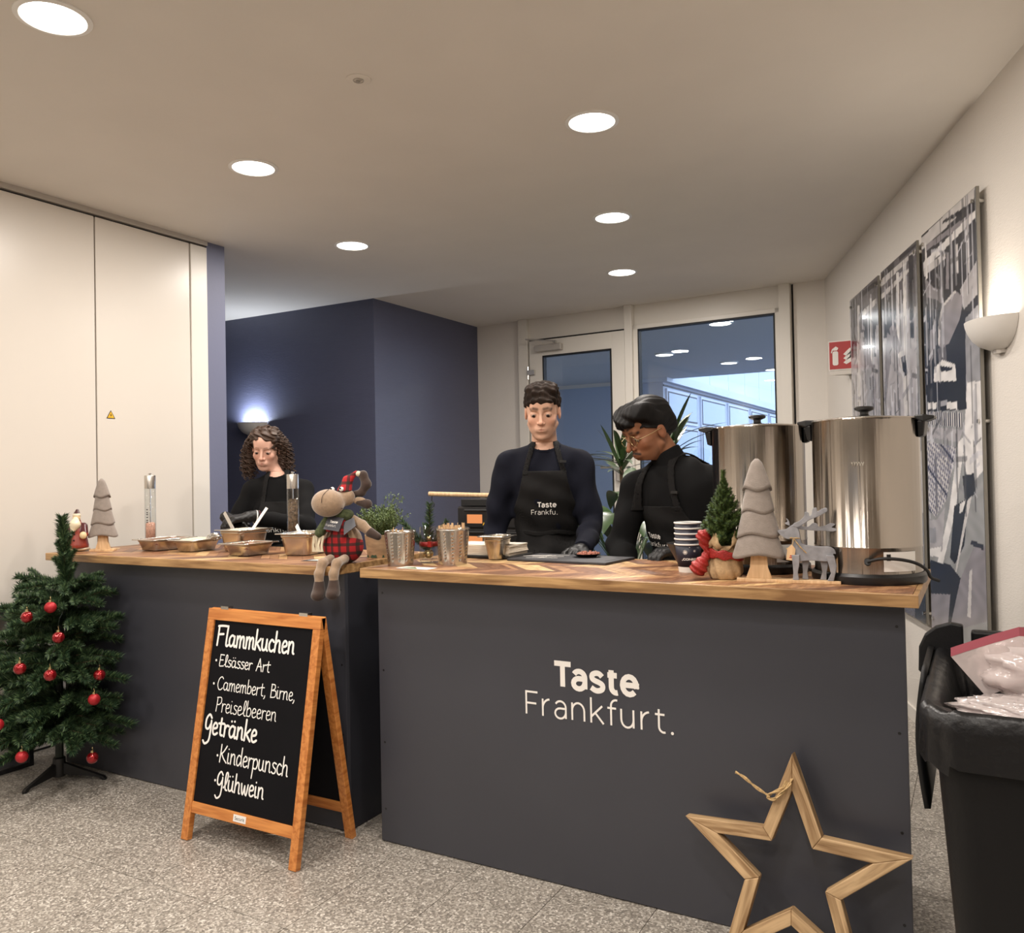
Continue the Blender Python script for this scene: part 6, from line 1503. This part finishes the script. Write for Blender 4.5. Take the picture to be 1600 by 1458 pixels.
# ================================================================== PEOPLE
def rotm(yaw=0, pitch=0, roll=0):
    return np.array((Matrix.Rotation(yaw, 3, 'Z') @ Matrix.Rotation(pitch, 3, 'X') @ Matrix.Rotation(roll, 3, 'Y')))
class Head:
    """all head solids are given in head space (face towards -Y, origin between the ears), then placed in person space"""
    def __init__(s, pos, yaw, pitch, roll=0., k=1.): s.p = np.array(pos, float); s.R = rotm(yaw, pitch, roll); s.k = k
    def w(s, q): return s.p + s.R @ (np.array(q, float) * s.k)
    def loc(s, P): return ((P - s.p) @ s.R) / s.k
    def cone(s, a, b, ra, rb=None, k=.01, sub=False): return cone(s.w(a), s.w(b), ra * s.k, None if rb is None else rb * s.k, k * s.k, sub)
    def ell(s, c, r, k=.01, sub=False): return ell(s.w(c), np.array(r) * s.k, k * s.k, sub, s.R)
def head_prims(h, fem=False, nose=1., cheek=1.):
    j = .93 if fem else 1.
    P = [h.ell((0, .018, .042), (.074, .092, .085), .02), h.ell((0, -.022, -.02), (.064 * j, .066, .075), .03),
         h.ell((0, -.032, -.066), (.050 * j, .054, .046), .025), h.ell((0, -.070, -.098), (.021 * j, .016, .015), .018),
         h.cone((-.058 * j, .0, -.05), (-.02, -.05, -.098), .014, .012, .02), h.cone((.058 * j, .0, -.05), (.02, -.05, -.098), .014, .012, .02),
         h.ell((-.040, -.056, -.022), (.021, .020, .020), .018), h.ell((.040, -.056, -.022), (.021, .020, .020), .018),
         h.cone((-.034, -.079, .032), (.034, -.079, .032), .0095 if not fem else .008, None, .02),
         h.ell((0, -.062, .062), (.052, .03, .035), .03),
         h.ell((-.032, -.096, .010), (.019, .014, .0115), .010, True), h.ell((.032, -.096, .010), (.019, .014, .0115), .010, True),
         h.ell((-.032, -.073, .008), (.0165, .0145, .0135), .004), h.ell((.032, -.073, .008), (.0165, .0145, .0135), .004),
         h.cone((0, -.088, .020), (0, -.106 * nose - .0, -.022), .0068, .0088, .009), h.ell((0, -.108 * nose, -.028), (.0105, .0105, .009), .006),
         h.ell((-.0125, -.095, -.031), (.0072, .0095, .0068), .005), h.ell((.0125, -.095, -.031), (.0072, .0095, .0068), .005),
         h.ell((0, -.084, -.060), (.026, .014, .018), .012),
         h.cone((-.021, -.088, -.060), (-.004, -.0975, -.0555), .0030, .0044, .004), h.cone((.021, -.088, -.060), (.004, -.0975, -.0555), .0030, .0044, .004),
         h.cone((-.018, -.088, -.0655), (.018, -.088, -.0655), .0044, .0044, .004), h.ell((0, -.0945, -.0665), (.011, .0045, .0052), .004),
         h.cone((-.024, -.0995, -.0612), (.024, -.0995, -.0612), .0011, None, .003, True),
         h.ell((0, -.099, -.078), (.015, .007, .0045), .007, True)]
    for s in (-1, 1):
        P += [h.ell((s * .077, .012, -.002), (.0075, .019, .030), .006), h.ell((s * .086, .004, .002), (.006, .010, .016), .004, True)]
    return P
def seg_dist(V, a, b):
    a = np.array(a); ba = np.array(b) - a; t = np.clip(((V - a) @ ba) / (ba @ ba), 0, 1); return np.linalg.norm(V - a - t[:, None] * ba, axis=1)
def face_paint(h, skin, lip, brow, bw=.0042, stubble=None, browy=.031):
    def f(V):
        q = h.loc(V); c = np.tile(np.array(srgb(*skin)), (len(V), 1)); rn = .5 + .5 * np.sin(q[:, 0] * 90 + 2 * np.sin(q[:, 2] * 70))
        front = q[:, 1] < -.02
        ch = np.exp(-((np.abs(q[:, 0]) - .042) ** 2 + (q[:, 2] + .026) ** 2) / .0005) * front
        no = np.exp(-((q[:, 0]) ** 2 + (q[:, 2] + .028) ** 2) / .00016) * (q[:, 1] < -.08)
        red = np.clip(.45 * ch + .4 * no + .3 * (np.abs(q[:, 0]) > .074) * (np.abs(q[:, 2]) < .04), 0, 1)[:, None]
        c = c * (1 - red) + c * np.array((1.08, .78, .72)) * red
        if stubble:
            m = np.clip(seg_dist(q, (-.05, -.02, -.07), (0, -.07, -.095)), 0, 1); m2 = seg_dist(q, (.05, -.02, -.07), (0, -.07, -.095))
            d = np.minimum(m, m2); a = np.exp(-(d / .026) ** 2) * front
            if stubble[1]:
                a = np.maximum(a * .6, 1.6 * np.exp(-(seg_dist(np.abs(q) * (1, -1, -1), (.004, -.1, -.047), (.026, -.088, -.056)) / .0052) ** 2))
            a = np.clip(a * stubble[2], 0, 1)[:, None]; c = c * (1 - a) + np.array(srgb(*stubble[0])) * a
        ql = np.abs(q[:, :1]); Q = np.concatenate([ql, q[:, 1:]], 1)
        dl = np.minimum(seg_dist(Q, (0, -.098, -.0572), (.019, -.089, -.0602)), seg_dist(Q, (0, -.095, -.0665), (.015, -.089, -.064)))
        a = np.clip(1.6 - dl / .0036, 0, 1)[:, None]; c = c * (1 - a) + np.array(srgb(*lip)) * a
        db = np.minimum(seg_dist(Q, (.015, -.090, browy + .0035), (.032, -.088, browy + .006)), seg_dist(Q, (.032, -.088, browy + .006), (.048, -.074, browy - .001)))
        a = np.clip(1.5 - db / bw, 0, 1)[:, None] * front[:, None] * .9; c = c * (1 - a) + np.array(srgb(*brow)) * a
        de = seg_dist(Q, (.020, -.0875, .0055), (.045, -.078, .0045)); de = np.minimum(de, seg_dist(Q, (.020, -.088, .0042), (.032, -.0895, .0062)))
        a = np.clip(1.5 - de / .0022, 0, 1)[:, None] * front[:, None] * .85; c = c * (1 - a) + np.array(srgb(34, 24, 20)) * a
        return c
    return f
def eyes(h, parent, iris, open_=.5):
    for s in (-1, 1):
        mb = MB(); mb.ball((0, 0, 0), .0118 * h.k, 24, 16); V = np.array(mb.v)
        lx = V / (.0118 * h.k); gaze = np.array((0, -.9, -.45)); gaze /= np.linalg.norm(gaze); dt = lx @ gaze
        c = np.tile(np.array(srgb(176, 164, 156)), (len(V), 1)); c[dt > .74] = srgb(*iris); c[dt > .95] = srgb(10, 8, 8)
        V = V @ h.R.T + h.w((s * .032, -.0757 - .002 * open_, .0046))
        np_obj('eye', V, [f if len(f) == 4 else f for f in mb.f if len(f) == 4], M['paint_gloss'], parent, True, c)
def hand_prims(wr, dr, pn, side, curl, k=1., spread=.12, thumb=.5):
    """wr wrist point, dr direction of the fingers, pn palm normal (palm faces it), side +1 thumb on dr x pn side"""
    wr = np.array(wr, float); d = np.array(dr, float); d /= np.linalg.norm(d); n = np.array(pn, float); n -= d * (n @ d); n /= np.linalg.norm(n); x = np.cross(d, n) * side
    P = [cone(wr - d * .03, wr + d * .012, .025 * k, .024 * k, .012)]
    for i, (off_, L, kn) in enumerate(((.030, .066, .088), (.010, .074, .092), (-.010, .069, .088), (-.029, .054, .080))):
        base = wr + (x * off_ + d * kn) * k
        P.append(cone(wr + (x * off_ * .55 + d * .015) * k, base, .0135 * k, .0115 * k, .008))
        a = 0; p = base; r = (.0088, .0092, .0088, .0078)[i] * k
        for q, fr in enumerate((.45, .31, .26)):
            a += curl[i] * (1., 1.05, .8)[q] if isinstance(curl, (list, tuple)) else curl * (1., 1.05, .8)[q]
            dd = d * math.cos(a) + n * math.sin(a) + x * (off_ / .03) * spread * .5; dd /= np.linalg.norm(dd)
            e = p + dd * L * fr * k; P.append(cone(p, e, r, r * .92, .0035)); p = e; r *= .92
    b = wr + (x * .022 + d * .022 + n * .006) * k; t1 = b + (x * .026 + d * .024 + n * .012) * k; t2 = t1 + (x * (.016 - .012 * thumb) + d * .026 + n * .014 * thumb) * k; t3 = t2 + (d * .022 - x * .008 * thumb + n * .012 * thumb) * k
    P += [cone(b, t1, .0145 * k, .0112 * k, .008), cone(t1, t2, .0108 * k, .0096 * k, .004), cone(t2, t3, .0094 * k, .008 * k, .003)]
    return P
def bbox(prims, pad):
    pts = []
    for q in prims:
        if q[0] == 'c': 
            for p in (q[1], q[2]): pts += [p - max(q[3], q[4]), p + max(q[3], q[4])]
        else: r = max(q[2]); pts += [q[1] - r, q[1] + r]
    pts = np.array(pts); return pts.min(0) - pad, pts.max(0) + pad
def person(spec):
    g = spec; ox, oy = g['at']; rot = g['rot']; t = empty('person', (ox, oy, 0), g['label'], 'person', rotz=rot)
    c_, s_ = math.cos(rot), math.sin(rot)
    def L(p): x, y, z = p[0] - ox, p[1] - oy, p[2]; return np.array((c_ * x + s_ * y, -s_ * x + c_ * y, z))   # world -> person space
    h = Head(L(g['head']), g['hyaw'] - rot, g['hpitch'], g.get('hroll', 0), g.get('hk', 1.))
    H_ = [L(g[k]) for k in ('shR', 'elR', 'wrR', 'shL', 'elL', 'wrL')]
    nb = L(g['neck']); pel = L(g['pelvis']); bw = g.get('bw', 1.)
    ch = nb * .42 + pel * .58 + np.array((0, 0, .11)); ch2 = nb * .75 + pel * .25
    sh_mid = (H_[0] + H_[3]) / 2; sdir = (H_[3] - H_[0]); sdir /= np.linalg.norm(sdir)
    head = head_prims(h, g.get('fem', False), g.get('nose', 1.))
    hb = h.w((0, .028, -.055))
    neck = [cone(hb, nb, .053 * bw * g.get('nk', 1.), .058 * bw * g.get('nk', 1.), .02)]
    torso = [ell(ch2, (.155 * bw, .105 * bw, .15), .05), ell(ch - np.array((0, 0, .06)), (.135 * bw, .10 * bw, .19), .05), ell(pel, (.158 * bw, .115 * bw, .13), .05),
             cone(H_[0] * .92 + nb * .08, nb - np.array((0, 0, .03)), .056 * bw, .055 * bw, .03), cone(H_[3] * .92 + nb * .08, nb - np.array((0, 0, .03)), .056 * bw, .055 * bw, .03)]
    if g.get('fem'):
        f_ = np.array((0, -.072, 0)); torso += [ell(ch2 + f_ + sdir * .06 - np.array((0, 0, .07)), (.055, .045, .055), .03), ell(ch2 + f_ - sdir * .06 - np.array((0, 0, .07)), (.055, .045, .055), .03)]
    arms = []
    for a, b, c in ((H_[0], H_[1], H_[2]), (H_[3], H_[4], H_[5])): arms += [cone(a, b, .054 * bw, .042 * bw, .03), cone(b, c, .042 * bw, .028 * bw, .015)]
    legs = []
    for s in (-1, 1):
        kx = pel[0] + s * .10; legs += [cone((pel[0] + s * .085, pel[1], pel[2] - .06), (kx, pel[1] - .01, .50), .088 * bw, .06 * bw, .03), cone((kx, pel[1] - .01, .50), (kx, pel[1] + .03, .10), .058 * bw, .042 * bw, .02), cone((kx, pel[1] + .03, .06), (kx + s * .02, pel[1] - .12, .045), .042, .038, .02)]
    hands = hand_prims(*[g['hR'][0] if False else L_(g, 'wrR', L), *g['hR']]) + hand_prims(*[L_(g, 'wrL', L), *g['hL']])
    # --- one continuous body, meshed finer at head and hands
    parts = []
    lo, hi = bbox(torso + arms + legs, .03); lo[2] = 0.002; lowz = hb[2] * .35 + nb[2] * .65
    V1, F1 = nets(lambda p: np.maximum(sdf(torso + neck + arms + legs, p), p[:, 2] - lowz), lo, [hi[0], hi[1], lowz + .03], .010)
    lo, hi = bbox(head, .012); lo[2] = lowz - .012
    hd_all = head + neck
    V2, F2 = nets(lambda p: np.maximum(sdf(hd_all, p), lowz - .004 - p[:, 2]), lo, hi, .0026)
    lo, hi = bbox(hands[:len(hands) // 2], .01); Va, Fa = nets(lambda p: sdf(hands[:len(hands) // 2], p), lo, hi, .0032)
    lo, hi = bbox(hands[len(hands) // 2:], .01); Vb, Fb = nets(lambda p: sdf(hands[len(hands) // 2:], p), lo, hi, .0032)
    V = np.concatenate([V1, V2, Va, Vb]); n1, n2, n3 = len(V1), len(V1) + len(V2), len(V1) + len(V2) + len(Va)
    F = np.concatenate([F1, F2 + n1, Fa + n2, Fb + n3])
    col = np.tile(np.array(srgb(*g['skin'])), (len(V), 1)); fp = face_paint(h, g['skin'], g['lip'], g['brow'], g.get('browt', .0042), g.get('stubble'))
    col[n1:n2] = fp(V2)
    body = np_obj('body', V, F, M['skin_a'], t, True, col)
    eyes(h, t, g['iris'], g.get('open', .5))
    # gloves
    for q, Vq, nm in ((hands[:len(hands) // 2], Va, 'glove'), (hands[len(hands) // 2:], Vb, 'glove')):
        if not g['gloves']: break
        lo, hi = bbox(q, .014); v, f = nets(lambda p: sdf(q, p, .0042) + .0009 * np.sin(p[:, 0] * 260) * np.sin(p[:, 2] * 300), lo, hi, .0034); np_obj(nm, v, f, M['glove'], t)
    # sweater
    fold = g.get('fold', .006) * 1.5
    def sweater(p):
        d = sdf(torso + arms, p, .012)
        hem = pel[2] - .04
        wv = fold * (np.sin(p[:, 2] * 42 + 5 * p[:, 0] + 2.2 * np.sin(p[:, 0] * 23)) * .5 + .5 * np.sin(p[:, 0] * 37 - p[:, 2] * 29 + 3 * np.sin(p[:, 1] * 19)))
        d = d + wv * (.5 + .5 * np.clip((nb[2] - .15 - p[:, 2]) / .2, 0, 1))
        col_ = g.get('collar', .0)
        nk = np.linalg.norm((p - (hb * .5 + nb * .5))[:, :2], axis=1)
        if col_:
            d = np.minimum(d, np.maximum(sdf(neck, p, .010), (p - (nb + (hb - nb) * col_)) @ ((hb - nb) / np.linalg.norm(hb - nb))))
        else:
            ct_ = nb + np.array((0, -.03, .035)); d = np.maximum(d, -(np.linalg.norm((p - ct_) * (1, 1, 1.2), axis=1) - .066 * bw))
            d = np.minimum(d, np.maximum(np.abs(np.linalg.norm((p - ct_) * (1, 1, 1.2), axis=1) - .068 * bw) - .006, sdf(torso, p, .017)))
        d = np.maximum(d, hem - p[:, 2])
        for a, b, cut in ((H_[1], H_[2], g.get('cuff', .02)), (H_[4], H_[5], g.get('cuff', .02))):
            ax = (b - a) / np.linalg.norm(b - a); e = (p - b) @ ax + cut; near = np.linalg.norm(p - b, axis=1) < .09
            d = np.where(near, np.maximum(d, e), d)
        return d
    lo, hi = bbox(torso + arms, .03); v, f = nets(sweater, [lo[0], lo[1], pel[2] - .06], [hi[0], hi[1], max(hi[2], hb[2] + .03)], .0052); np_obj('sweater', v, f, M[g['top']], t)
    lo, hi = bbox(legs, .02); v, f = nets(lambda p: np.maximum(np.maximum(sdf(legs + torso[2:3], p, .012), p[:, 2] - pel[2] - .0), .09 - p[:, 2]), lo, [hi[0], hi[1], pel[2] + .02], .009); np_obj('trousers', v, f, M['denim'], t)
    ft = [q for q in legs if q[1][2] < .07]; lo, hi = bbox(ft, .03); v, f = nets(lambda p: np.maximum(np.maximum(sdf(ft, p, .008), .003 - p[:, 2]), p[:, 2] - .10), [lo[0], lo[1], 0], hi, .006); np_obj('shoes', v, f, M['black_matt'], t)
    # apron: bib, skirt, neck straps, waist tie - follows the front of the torso
    fr = g.get('apron_yaw', 0.); ca, sa = math.cos(fr), math.sin(fr)
    bt, wt = g['bib_top'], g['waist']
    def apron(p):
        q = p - np.array((ch[0], ch[1], 0)); x = q[:, 0] * ca + q[:, 1] * sa; y = -q[:, 0] * sa + q[:, 1] * ca; z = p[:, 2]
        lean = (nb - pel); x = x - (z - ch[2]) * (lean[0] / lean[2])
        body_d = sdf(torso, p, .019); wv = .004 * np.sin(x * 46 + 2.5 * np.sin(z * 17)) * np.clip((bt - .05 - z) / .12, 0, 1) + .003 * np.sin(z * 60 + x * 22)
        sh = np.abs(body_d + wv) - .0036
        hw_ = np.where(z > wt, g['bw_top'] + (.20 - g['bw_top']) * np.clip((bt - z) / (bt - wt), 0, 1) ** 1.6, .205)
        d = np.maximum(np.maximum(sh, np.abs(x) - hw_), y - .012)
        return np.maximum(np.maximum(d, z - bt), pel[2] - .22 - z)
    lo, hi = bbox(torso, .05); v, f = nets(apron, [lo[0], lo[1], pel[2] - .25], [hi[0], hi[1], bt + .02], .0046); ap = np_obj('apron', v, f, M['apron'], t)
    def strap(p):
        q = p - np.array((ch[0], ch[1], 0)); x = q[:, 0] * ca + q[:, 1] * sa; y = -q[:, 0] * sa + q[:, 1] * ca; z = p[:, 2]
        lean = (nb - pel); x = x - (z - ch[2]) * (lean[0] / lean[2])
        d0 = sdf(torso + arms, p, .0185 if not g.get('collar') else .020)
        k_ = np.clip((z - bt) / max(nb[2] + .035 - bt, .02), 0, 1); xc = g['bw_top'] - .014 - k_ * (g['bw_top'] - .064)
        return np.maximum(np.maximum(np.maximum(np.abs(d0) - .0028, np.abs(np.abs(x) - xc) - .013), bt - .02 - z), y - .10)
    v, f = nets(strap, [lo[0], lo[1], bt - .04], [hi[0], hi[1], nb[2] + .06], .0045); np_obj('apron_strap', v, f, M['apron'], t)
    def tie(p):
        z = p[:, 2] - wt - .004 * np.sin(p[:, 0] * 40); return np.maximum(np.abs(sdf(torso, p, .0225)) - .0034, np.abs(z) - .011)
    v, f = nets(tie, [lo[0], lo[1], wt - .03], [hi[0], hi[1], wt + .03], .0045); np_obj('waist_tie', v, f, M['apron'], t)
    mb = MB(); kx = g.get('knot', -.09); fy = None
    # printed lettering pressed onto the apron
    def surf(x, z):
        y = np.full(1, -.4); P = np.array([[x, -.4, z]]) + np.array([[ch[0] + (z - ch[2]) * (nb - pel)[0] / (nb - pel)[2], ch[1], 0]])
        dirn = np.array((0, 1., 0)); P0 = np.array([[x * ca - (-.4) * sa, x * sa + (-.4) * ca, z]]) + np.array([[ch[0] + (z - ch[2]) * (nb - pel)[0] / (nb - pel)[2] * ca, ch[1], 0]]); dv = np.array((-sa, ca, 0))
        for _ in range(40):
            d = sdf(torso, P0, .019 + .0115)
            P0 = P0 + dv * min(d[0], .05) * .8
            if d[0] < .0004: break
            if (P0[0] - np.array((ch[0], ch[1], z))) @ dv > .02: break
        return P0[0]
    for txt, x, z, size, wd, bold, shx in g['print']:
        m_, w_ = letters(txt, size, bold, track=.045); s = wd / w_
        pts = [(x + px * s, z + py + px * s * shx) for px, py, _ in m_.v]
        cache = {}; out = []
        for px, pz in pts: out.append(surf(px, pz))
        m_.v = [tuple(q) for q in out]; m_.build('apron_print', M['logo'], t)
    mb = MB()
    for q in g.get('buckle', []):
        p = surf(*q); mb.box((p[0] - .014, p[1] - .006, p[2] - .005), (p[0] + .014, p[1] + .002, p[2] + .005))
    if g.get('buckle'): mb.build('buckle', M['black_plastic'], t)
    return t, h, L
def L_(g, k, L): return L(g[k])
def hair_shell(name, h, prims, cut, mat_, parent, hh=.0034, fx=None):
    P = prims
    def fn(p):
        q = h.loc(p); d = sdf(P, p)
        if fx is not None: d = d + fx(q)
        return np.maximum(d, cut(q) * h.k)
    lo, hi = bbox(P, .02); v, f = nets(fn, lo, hi, hh); return np_obj(name, v, f, mat_, parent)

# ---- young man with short brown hair, facing the viewer, looking down at the slate
rotA = math.radians(24)
tA, hA, LA = person(dict(label='person with short brown hair in navy sweatshirt and black apron behind the slate board', at=(-1.70, 3.36), rot=rotA, head=(-1.698, 3.315, 1.594), hyaw=math.radians(22), hpitch=math.radians(14), hk=.98,
    neck=(-1.712, 3.36, 1.425), pelvis=(-1.715, 3.37, .93), shR=(-1.868, 3.295, 1.355), elR=(-1.925, 3.27, 1.09), wrR=(-1.87, 3.14, .90), shL=(-1.575, 3.43, 1.355), elL=(-1.51, 3.40, 1.09), wrL=(-1.435, 3.13, 1.01),
    hR=((.3, -1, -.3), (.4, .3, -1), 1, .45), hL=((-.1, -1, -.12), (-.3, -.2, -1), -1, .5), skin=(208, 166, 142), lip=(176, 104, 96), brow=(48, 34, 28), browt=.0066, iris=(46, 30, 22), gloves=True, top='cloth_navy', fold=.008, bw=1.0, nk=1.02,
    bib_top=1.335, waist=1.06, bw_top=.098, apron_yaw=0., cuff=-.012, print=[('Taste', -.032, 1.176, .020, .086, .16, 0.), ('Frankfu.', -.060, 1.143, .020, .118, .075, 0.)], buckle=[(.083, 1.375)]))
hair_shell('hair', hA, [hA.ell((0, .022, .050), (.083, .100, .092), .01), hA.ell((0, -.035, .105), (.064, .048, .034), .02), hA.ell((-.02, -.05, .112), (.05, .036, .028), .02), hA.ell((.035, -.02, .115), (.04, .05, .026), .02), hA.ell((0, -.058, .070), (.064, .040, .034), .015)],
    lambda q: np.minimum(np.maximum(-(q[:, 2] - (.052 + .10 * (q[:, 1] + .055) * -.0 + np.where(q[:, 1] < -.04, -.014 + .05 * np.abs(q[:, 0] - .01) + .004 * np.sin(q[:, 0] * 130), np.where(q[:, 1] < .03, .0, -.075)) - np.clip((q[:, 1] + .04) / .07, 0, 1) * .045)), -1), 9) , M['hair_brown'], tA, .003,
    lambda q: .0035 * np.sin(q[:, 0] * 150 + 9 * np.sin(q[:, 1] * 30) + q[:, 1] * 60) + .0025 * np.sin(q[:, 1] * 210 + q[:, 2] * 160))

# ---- young man with black wavy hair and round glasses, head bowed to the left
rotB = math.radians(-12)
tB, hB, LB = person(dict(label='person in black turtleneck and apron with round glasses and black hair, head bowed', at=(-1.03, 3.27), rot=rotB, head=(-1.150, 3.17, 1.478), hyaw=math.radians(-36), hpitch=math.radians(24), hroll=math.radians(0), hk=1.0,
    neck=(-1.065, 3.225, 1.335), pelvis=(-1.03, 3.30, .90), shR=(-1.225, 3.225, 1.255), elR=(-1.275, 3.16, 1.02), wrR=(-1.17, 3.02, .93), shL=(-.945, 3.30, 1.27), elL=(-.915, 3.23, 1.045), wrL=(-.965, 3.005, 1.03),
    hR=((.3, -1, -.2), (.2, 0, -1), 1, .5), hL=((-.65, -.75, -.1), (0, 0, -1), -1, .55), skin=(136, 92, 66), lip=(128, 74, 66), brow=(16, 13, 12), browt=.0058, iris=(22, 15, 12), gloves=True, top='cloth_black', fold=.006, bw=.98,
    collar=.62, stubble=((40, 28, 24), True, .75), nose=1.06, bib_top=1.185, waist=.99, bw_top=.10, apron_yaw=math.radians(-14), cuff=.02, print=[('Taste', -.078, 1.058, .019, .072, .16, -.05), ('Frankfurt.', -.115, 1.027, .018, .145, .075, -.08)], buckle=[(.09, 1.24)]))
hair_shell('hair', hB, [hB.ell((0, .024, .050), (.086, .104, .094), .01), hB.ell((-.02, -.045, .092), (.07, .055, .045), .02), hB.ell((.0, -.085, .078), (.056, .028, .026), .02), hB.ell((.045, -.02, .10), (.045, .07, .04), .02), hB.ell((0, .085, .01), (.062, .045, .06), .02)],
    lambda q: -(q[:, 2] - np.where(q[:, 1] < -.045, .036 + .05 * np.abs(q[:, 0] + .02), np.where(q[:, 1] < .03, .036 - np.clip((q[:, 1] + .045) / .075, 0, 1) * .035, -.001 - np.clip((q[:, 1] - .03) / .03, 0, 1) * .065))), M['hair_black'], tB, .003,
    lambda q: .0035 * np.sin(q[:, 0] * 60 + 3 * np.sin(q[:, 1] * 24 + q[:, 2] * 30) + q[:, 2] * 50) + .0012 * np.sin(q[:, 0] * 260 + 4 * np.sin(q[:, 2] * 40)))
gl = MB()
for s in (-1, 1):
    c = np.array((s * .033, -.102, .004)); pts = [tuple(hB.w(c + np.array((.0225 * math.cos(a), .004 * abs(math.cos(a)), .021 * math.sin(a))))) for a in [2 * math.pi * i / 24 for i in range(25)]]
    gl.tube(pts, .0012, 6); gl.tube([tuple(hB.w((s * .055, -.096, .006))), tuple(hB.w((s * .078, -.06, .009))), tuple(hB.w((s * .083, .01, .012)))], .0012, 6)
gl.tube([tuple(hB.w((-.011, -.104, .006))), tuple(hB.w((0, -.108, .009))), tuple(hB.w((.011, -.104, .006)))], .0012, 6)
gl.build('glasses_frame', M['gold'], tB, smooth=True)
for s in (-1, 1):
    m_ = MB(); n = 24; c = np.array((s * .033, -.102, .004)); m_.add([tuple(hB.w(c + np.array((.0222 * math.cos(a), .004 * abs(math.cos(a)), .0207 * math.sin(a))))) for a in [2 * math.pi * i / n for i in range(n)]], [tuple(range(n))]); m_.build('lens', M['clear'], tB)

# ---- young woman with long curly hair at the pans
rotC = math.radians(34)
tC, hC, LC = person(dict(label='person with long curly brown hair, black gloves over the cheese pan, left counter', at=(-3.36, 3.40), rot=rotC, head=(-3.435, 3.345, 1.485), hyaw=math.radians(29), hpitch=math.radians(17), hroll=math.radians(3), hk=.93, fem=True,
    neck=(-3.395, 3.39, 1.325), pelvis=(-3.36, 3.41, .86), shR=(-3.505, 3.315, 1.255), elR=(-3.555, 3.205, 1.055), wrR=(-3.345, 3.00, 1.12), shL=(-3.265, 3.455, 1.25), elL=(-3.105, 3.30, 1.075), wrL=(-3.205, 3.005, 1.135),
    hR=((.75, -.5, -.35), (.3, .5, -1), -1, .55), hL=((-.85, -.45, -.1), (.1, .2, -1), -1, .5), skin=(212, 168, 148), lip=(184, 104, 100), brow=(74, 50, 38), browt=.0034, iris=(52, 36, 28), gloves=True, top='cloth_black', fold=.004, bw=.84, nk=.9,
    bib_top=1.20, waist=.985, bw_top=.095, apron_yaw=0., cuff=.03, print=[('Frankfurt.', -.118, 1.035, .020, .20, .075, 0.)]))
hair_shell('hair_cap', hC, [hC.ell((0, .026, .050), (.088, .104, .092), .01), hC.ell((-.02, -.03, .09), (.06, .05, .038), .02), hC.ell((.03, -.03, .09), (.055, .05, .038), .02), hC.cone((-.075, .03, .02), (-.085, .03, -.08), .034, .03, .02), hC.cone((.08, .03, .02), (.092, .03, -.09), .04, .042, .02), hC.ell((0, .08, -.04), (.08, .04, .10), .03)],
    lambda q: -(q[:, 2] - np.where(q[:, 1] < -.03, .085 - 1.1 * np.clip(np.abs(q[:, 0] + .012) - .01, 0, 1), np.where(q[:, 1] < .008, .02, -.16))), M['hair_curl'], tC, .0036,
    lambda q: .005 * np.sin(q[:, 0] * 120 + 5 * np.sin(q[:, 2] * 60)) + .004 * np.sin(q[:, 2] * 150 + q[:, 1] * 90))
rn = random.Random(15); cb = MB()
for k in range(210):
    a = rn.uniform(-.35, math.pi + .35) ; side = -1 if rn.random() < .45 else 1
    az_ = rn.uniform(0, 1) ** .8
    th_ = math.pi / 2 + side * (math.pi * .5 * az_ + .35)          # 90 deg = front; runs round to the back
    up = rn.uniform(.2, 1.15)
    r0 = np.array((.082 * math.cos(up * .0 + 0) * 0, 0, 0))
    st_ = np.array((-math.cos(th_) * .080 * math.sin(max(up, .55) * 1.3), -math.sin(th_) * .088 * math.sin(max(up, .55) * 1.3) + .022, .050 + .088 * math.cos(max(up, .25) * 1.3)))
    if st_[1] < -.03 and st_[2] < .09: st_[1] = -.03
    L_len = rn.uniform(.15, .25); outx = np.array((st_[0] * (1.15 + .45 * rn.random()), max(st_[1], .0) * 1.3 + (.0 if st_[1] > .0 else .01), 0)); outx[0] += math.copysign(.028, outx[0])
    endz = -.10 - rn.uniform(.0, .10)
    mid = np.array((outx[0], outx[1], (st_[2] + endz) * .5)); end = np.array((outx[0] * 1.02 + rn.uniform(-.02, .02), outx[1] + rn.uniform(-.015, .015) - .01, endz))
    P = smooth_poly([tuple(st_), tuple(st_ * .5 + mid * .5 + np.array((math.copysign(.012, st_[0]), 0, .02))), tuple(mid), tuple(end)], 26)
    rad = rn.uniform(.006, .0115); tw_ = rn.uniform(360, 520); ph_ = rn.uniform(0, 6); pts = []; Ls = 0
    for i, p in enumerate(P):
        if i: Ls += math.dist(P[i], P[i - 1])
        f_ = min(1, i / 14) * rad; pts.append(tuple(hC.w((p[0] + f_ * math.cos(Ls * tw_ * .45 + ph_), p[1] + f_ * math.sin(Ls * tw_ * .45 + ph_), p[2]))))
    n = len(pts); cb.tube(pts, [.0034 * (1 - .5 * i / n) for i in range(n)], 5)
hr = cb.build('curls', M['hair_curl'], tC, smooth='full'); hr['kind'] = 'stuff'
# bracelet and cuff ring on the left wrist
w_ = LC((-3.205, 3.005, 1.135)); e_ = LC((-3.06, 3.30, 1.09)); ax = (e_ - w_) / np.linalg.norm(e_ - w_)
for o_, m_, r_ in ((.028, 'white_plastic', .003), (.042, 'dark_red', .0032)):
    c = w_ + ax * o_; u = np.cross(ax, (0, 0, 1)); u /= np.linalg.norm(u); v_ = np.cross(ax, u)
    MB().tube([tuple(c + (u * math.cos(a) + v_ * math.sin(a)) * .034) for a in [2 * math.pi * i / 20 for i in range(21)]], r_, 6).build('bracelet', M[m_], tC, smooth=True)
p = hC.w((.083, .006, -.034)); MB().ball(tuple(p), .0035, 10, 8).build('earring', M['steel_rim'], tC, smooth=True)
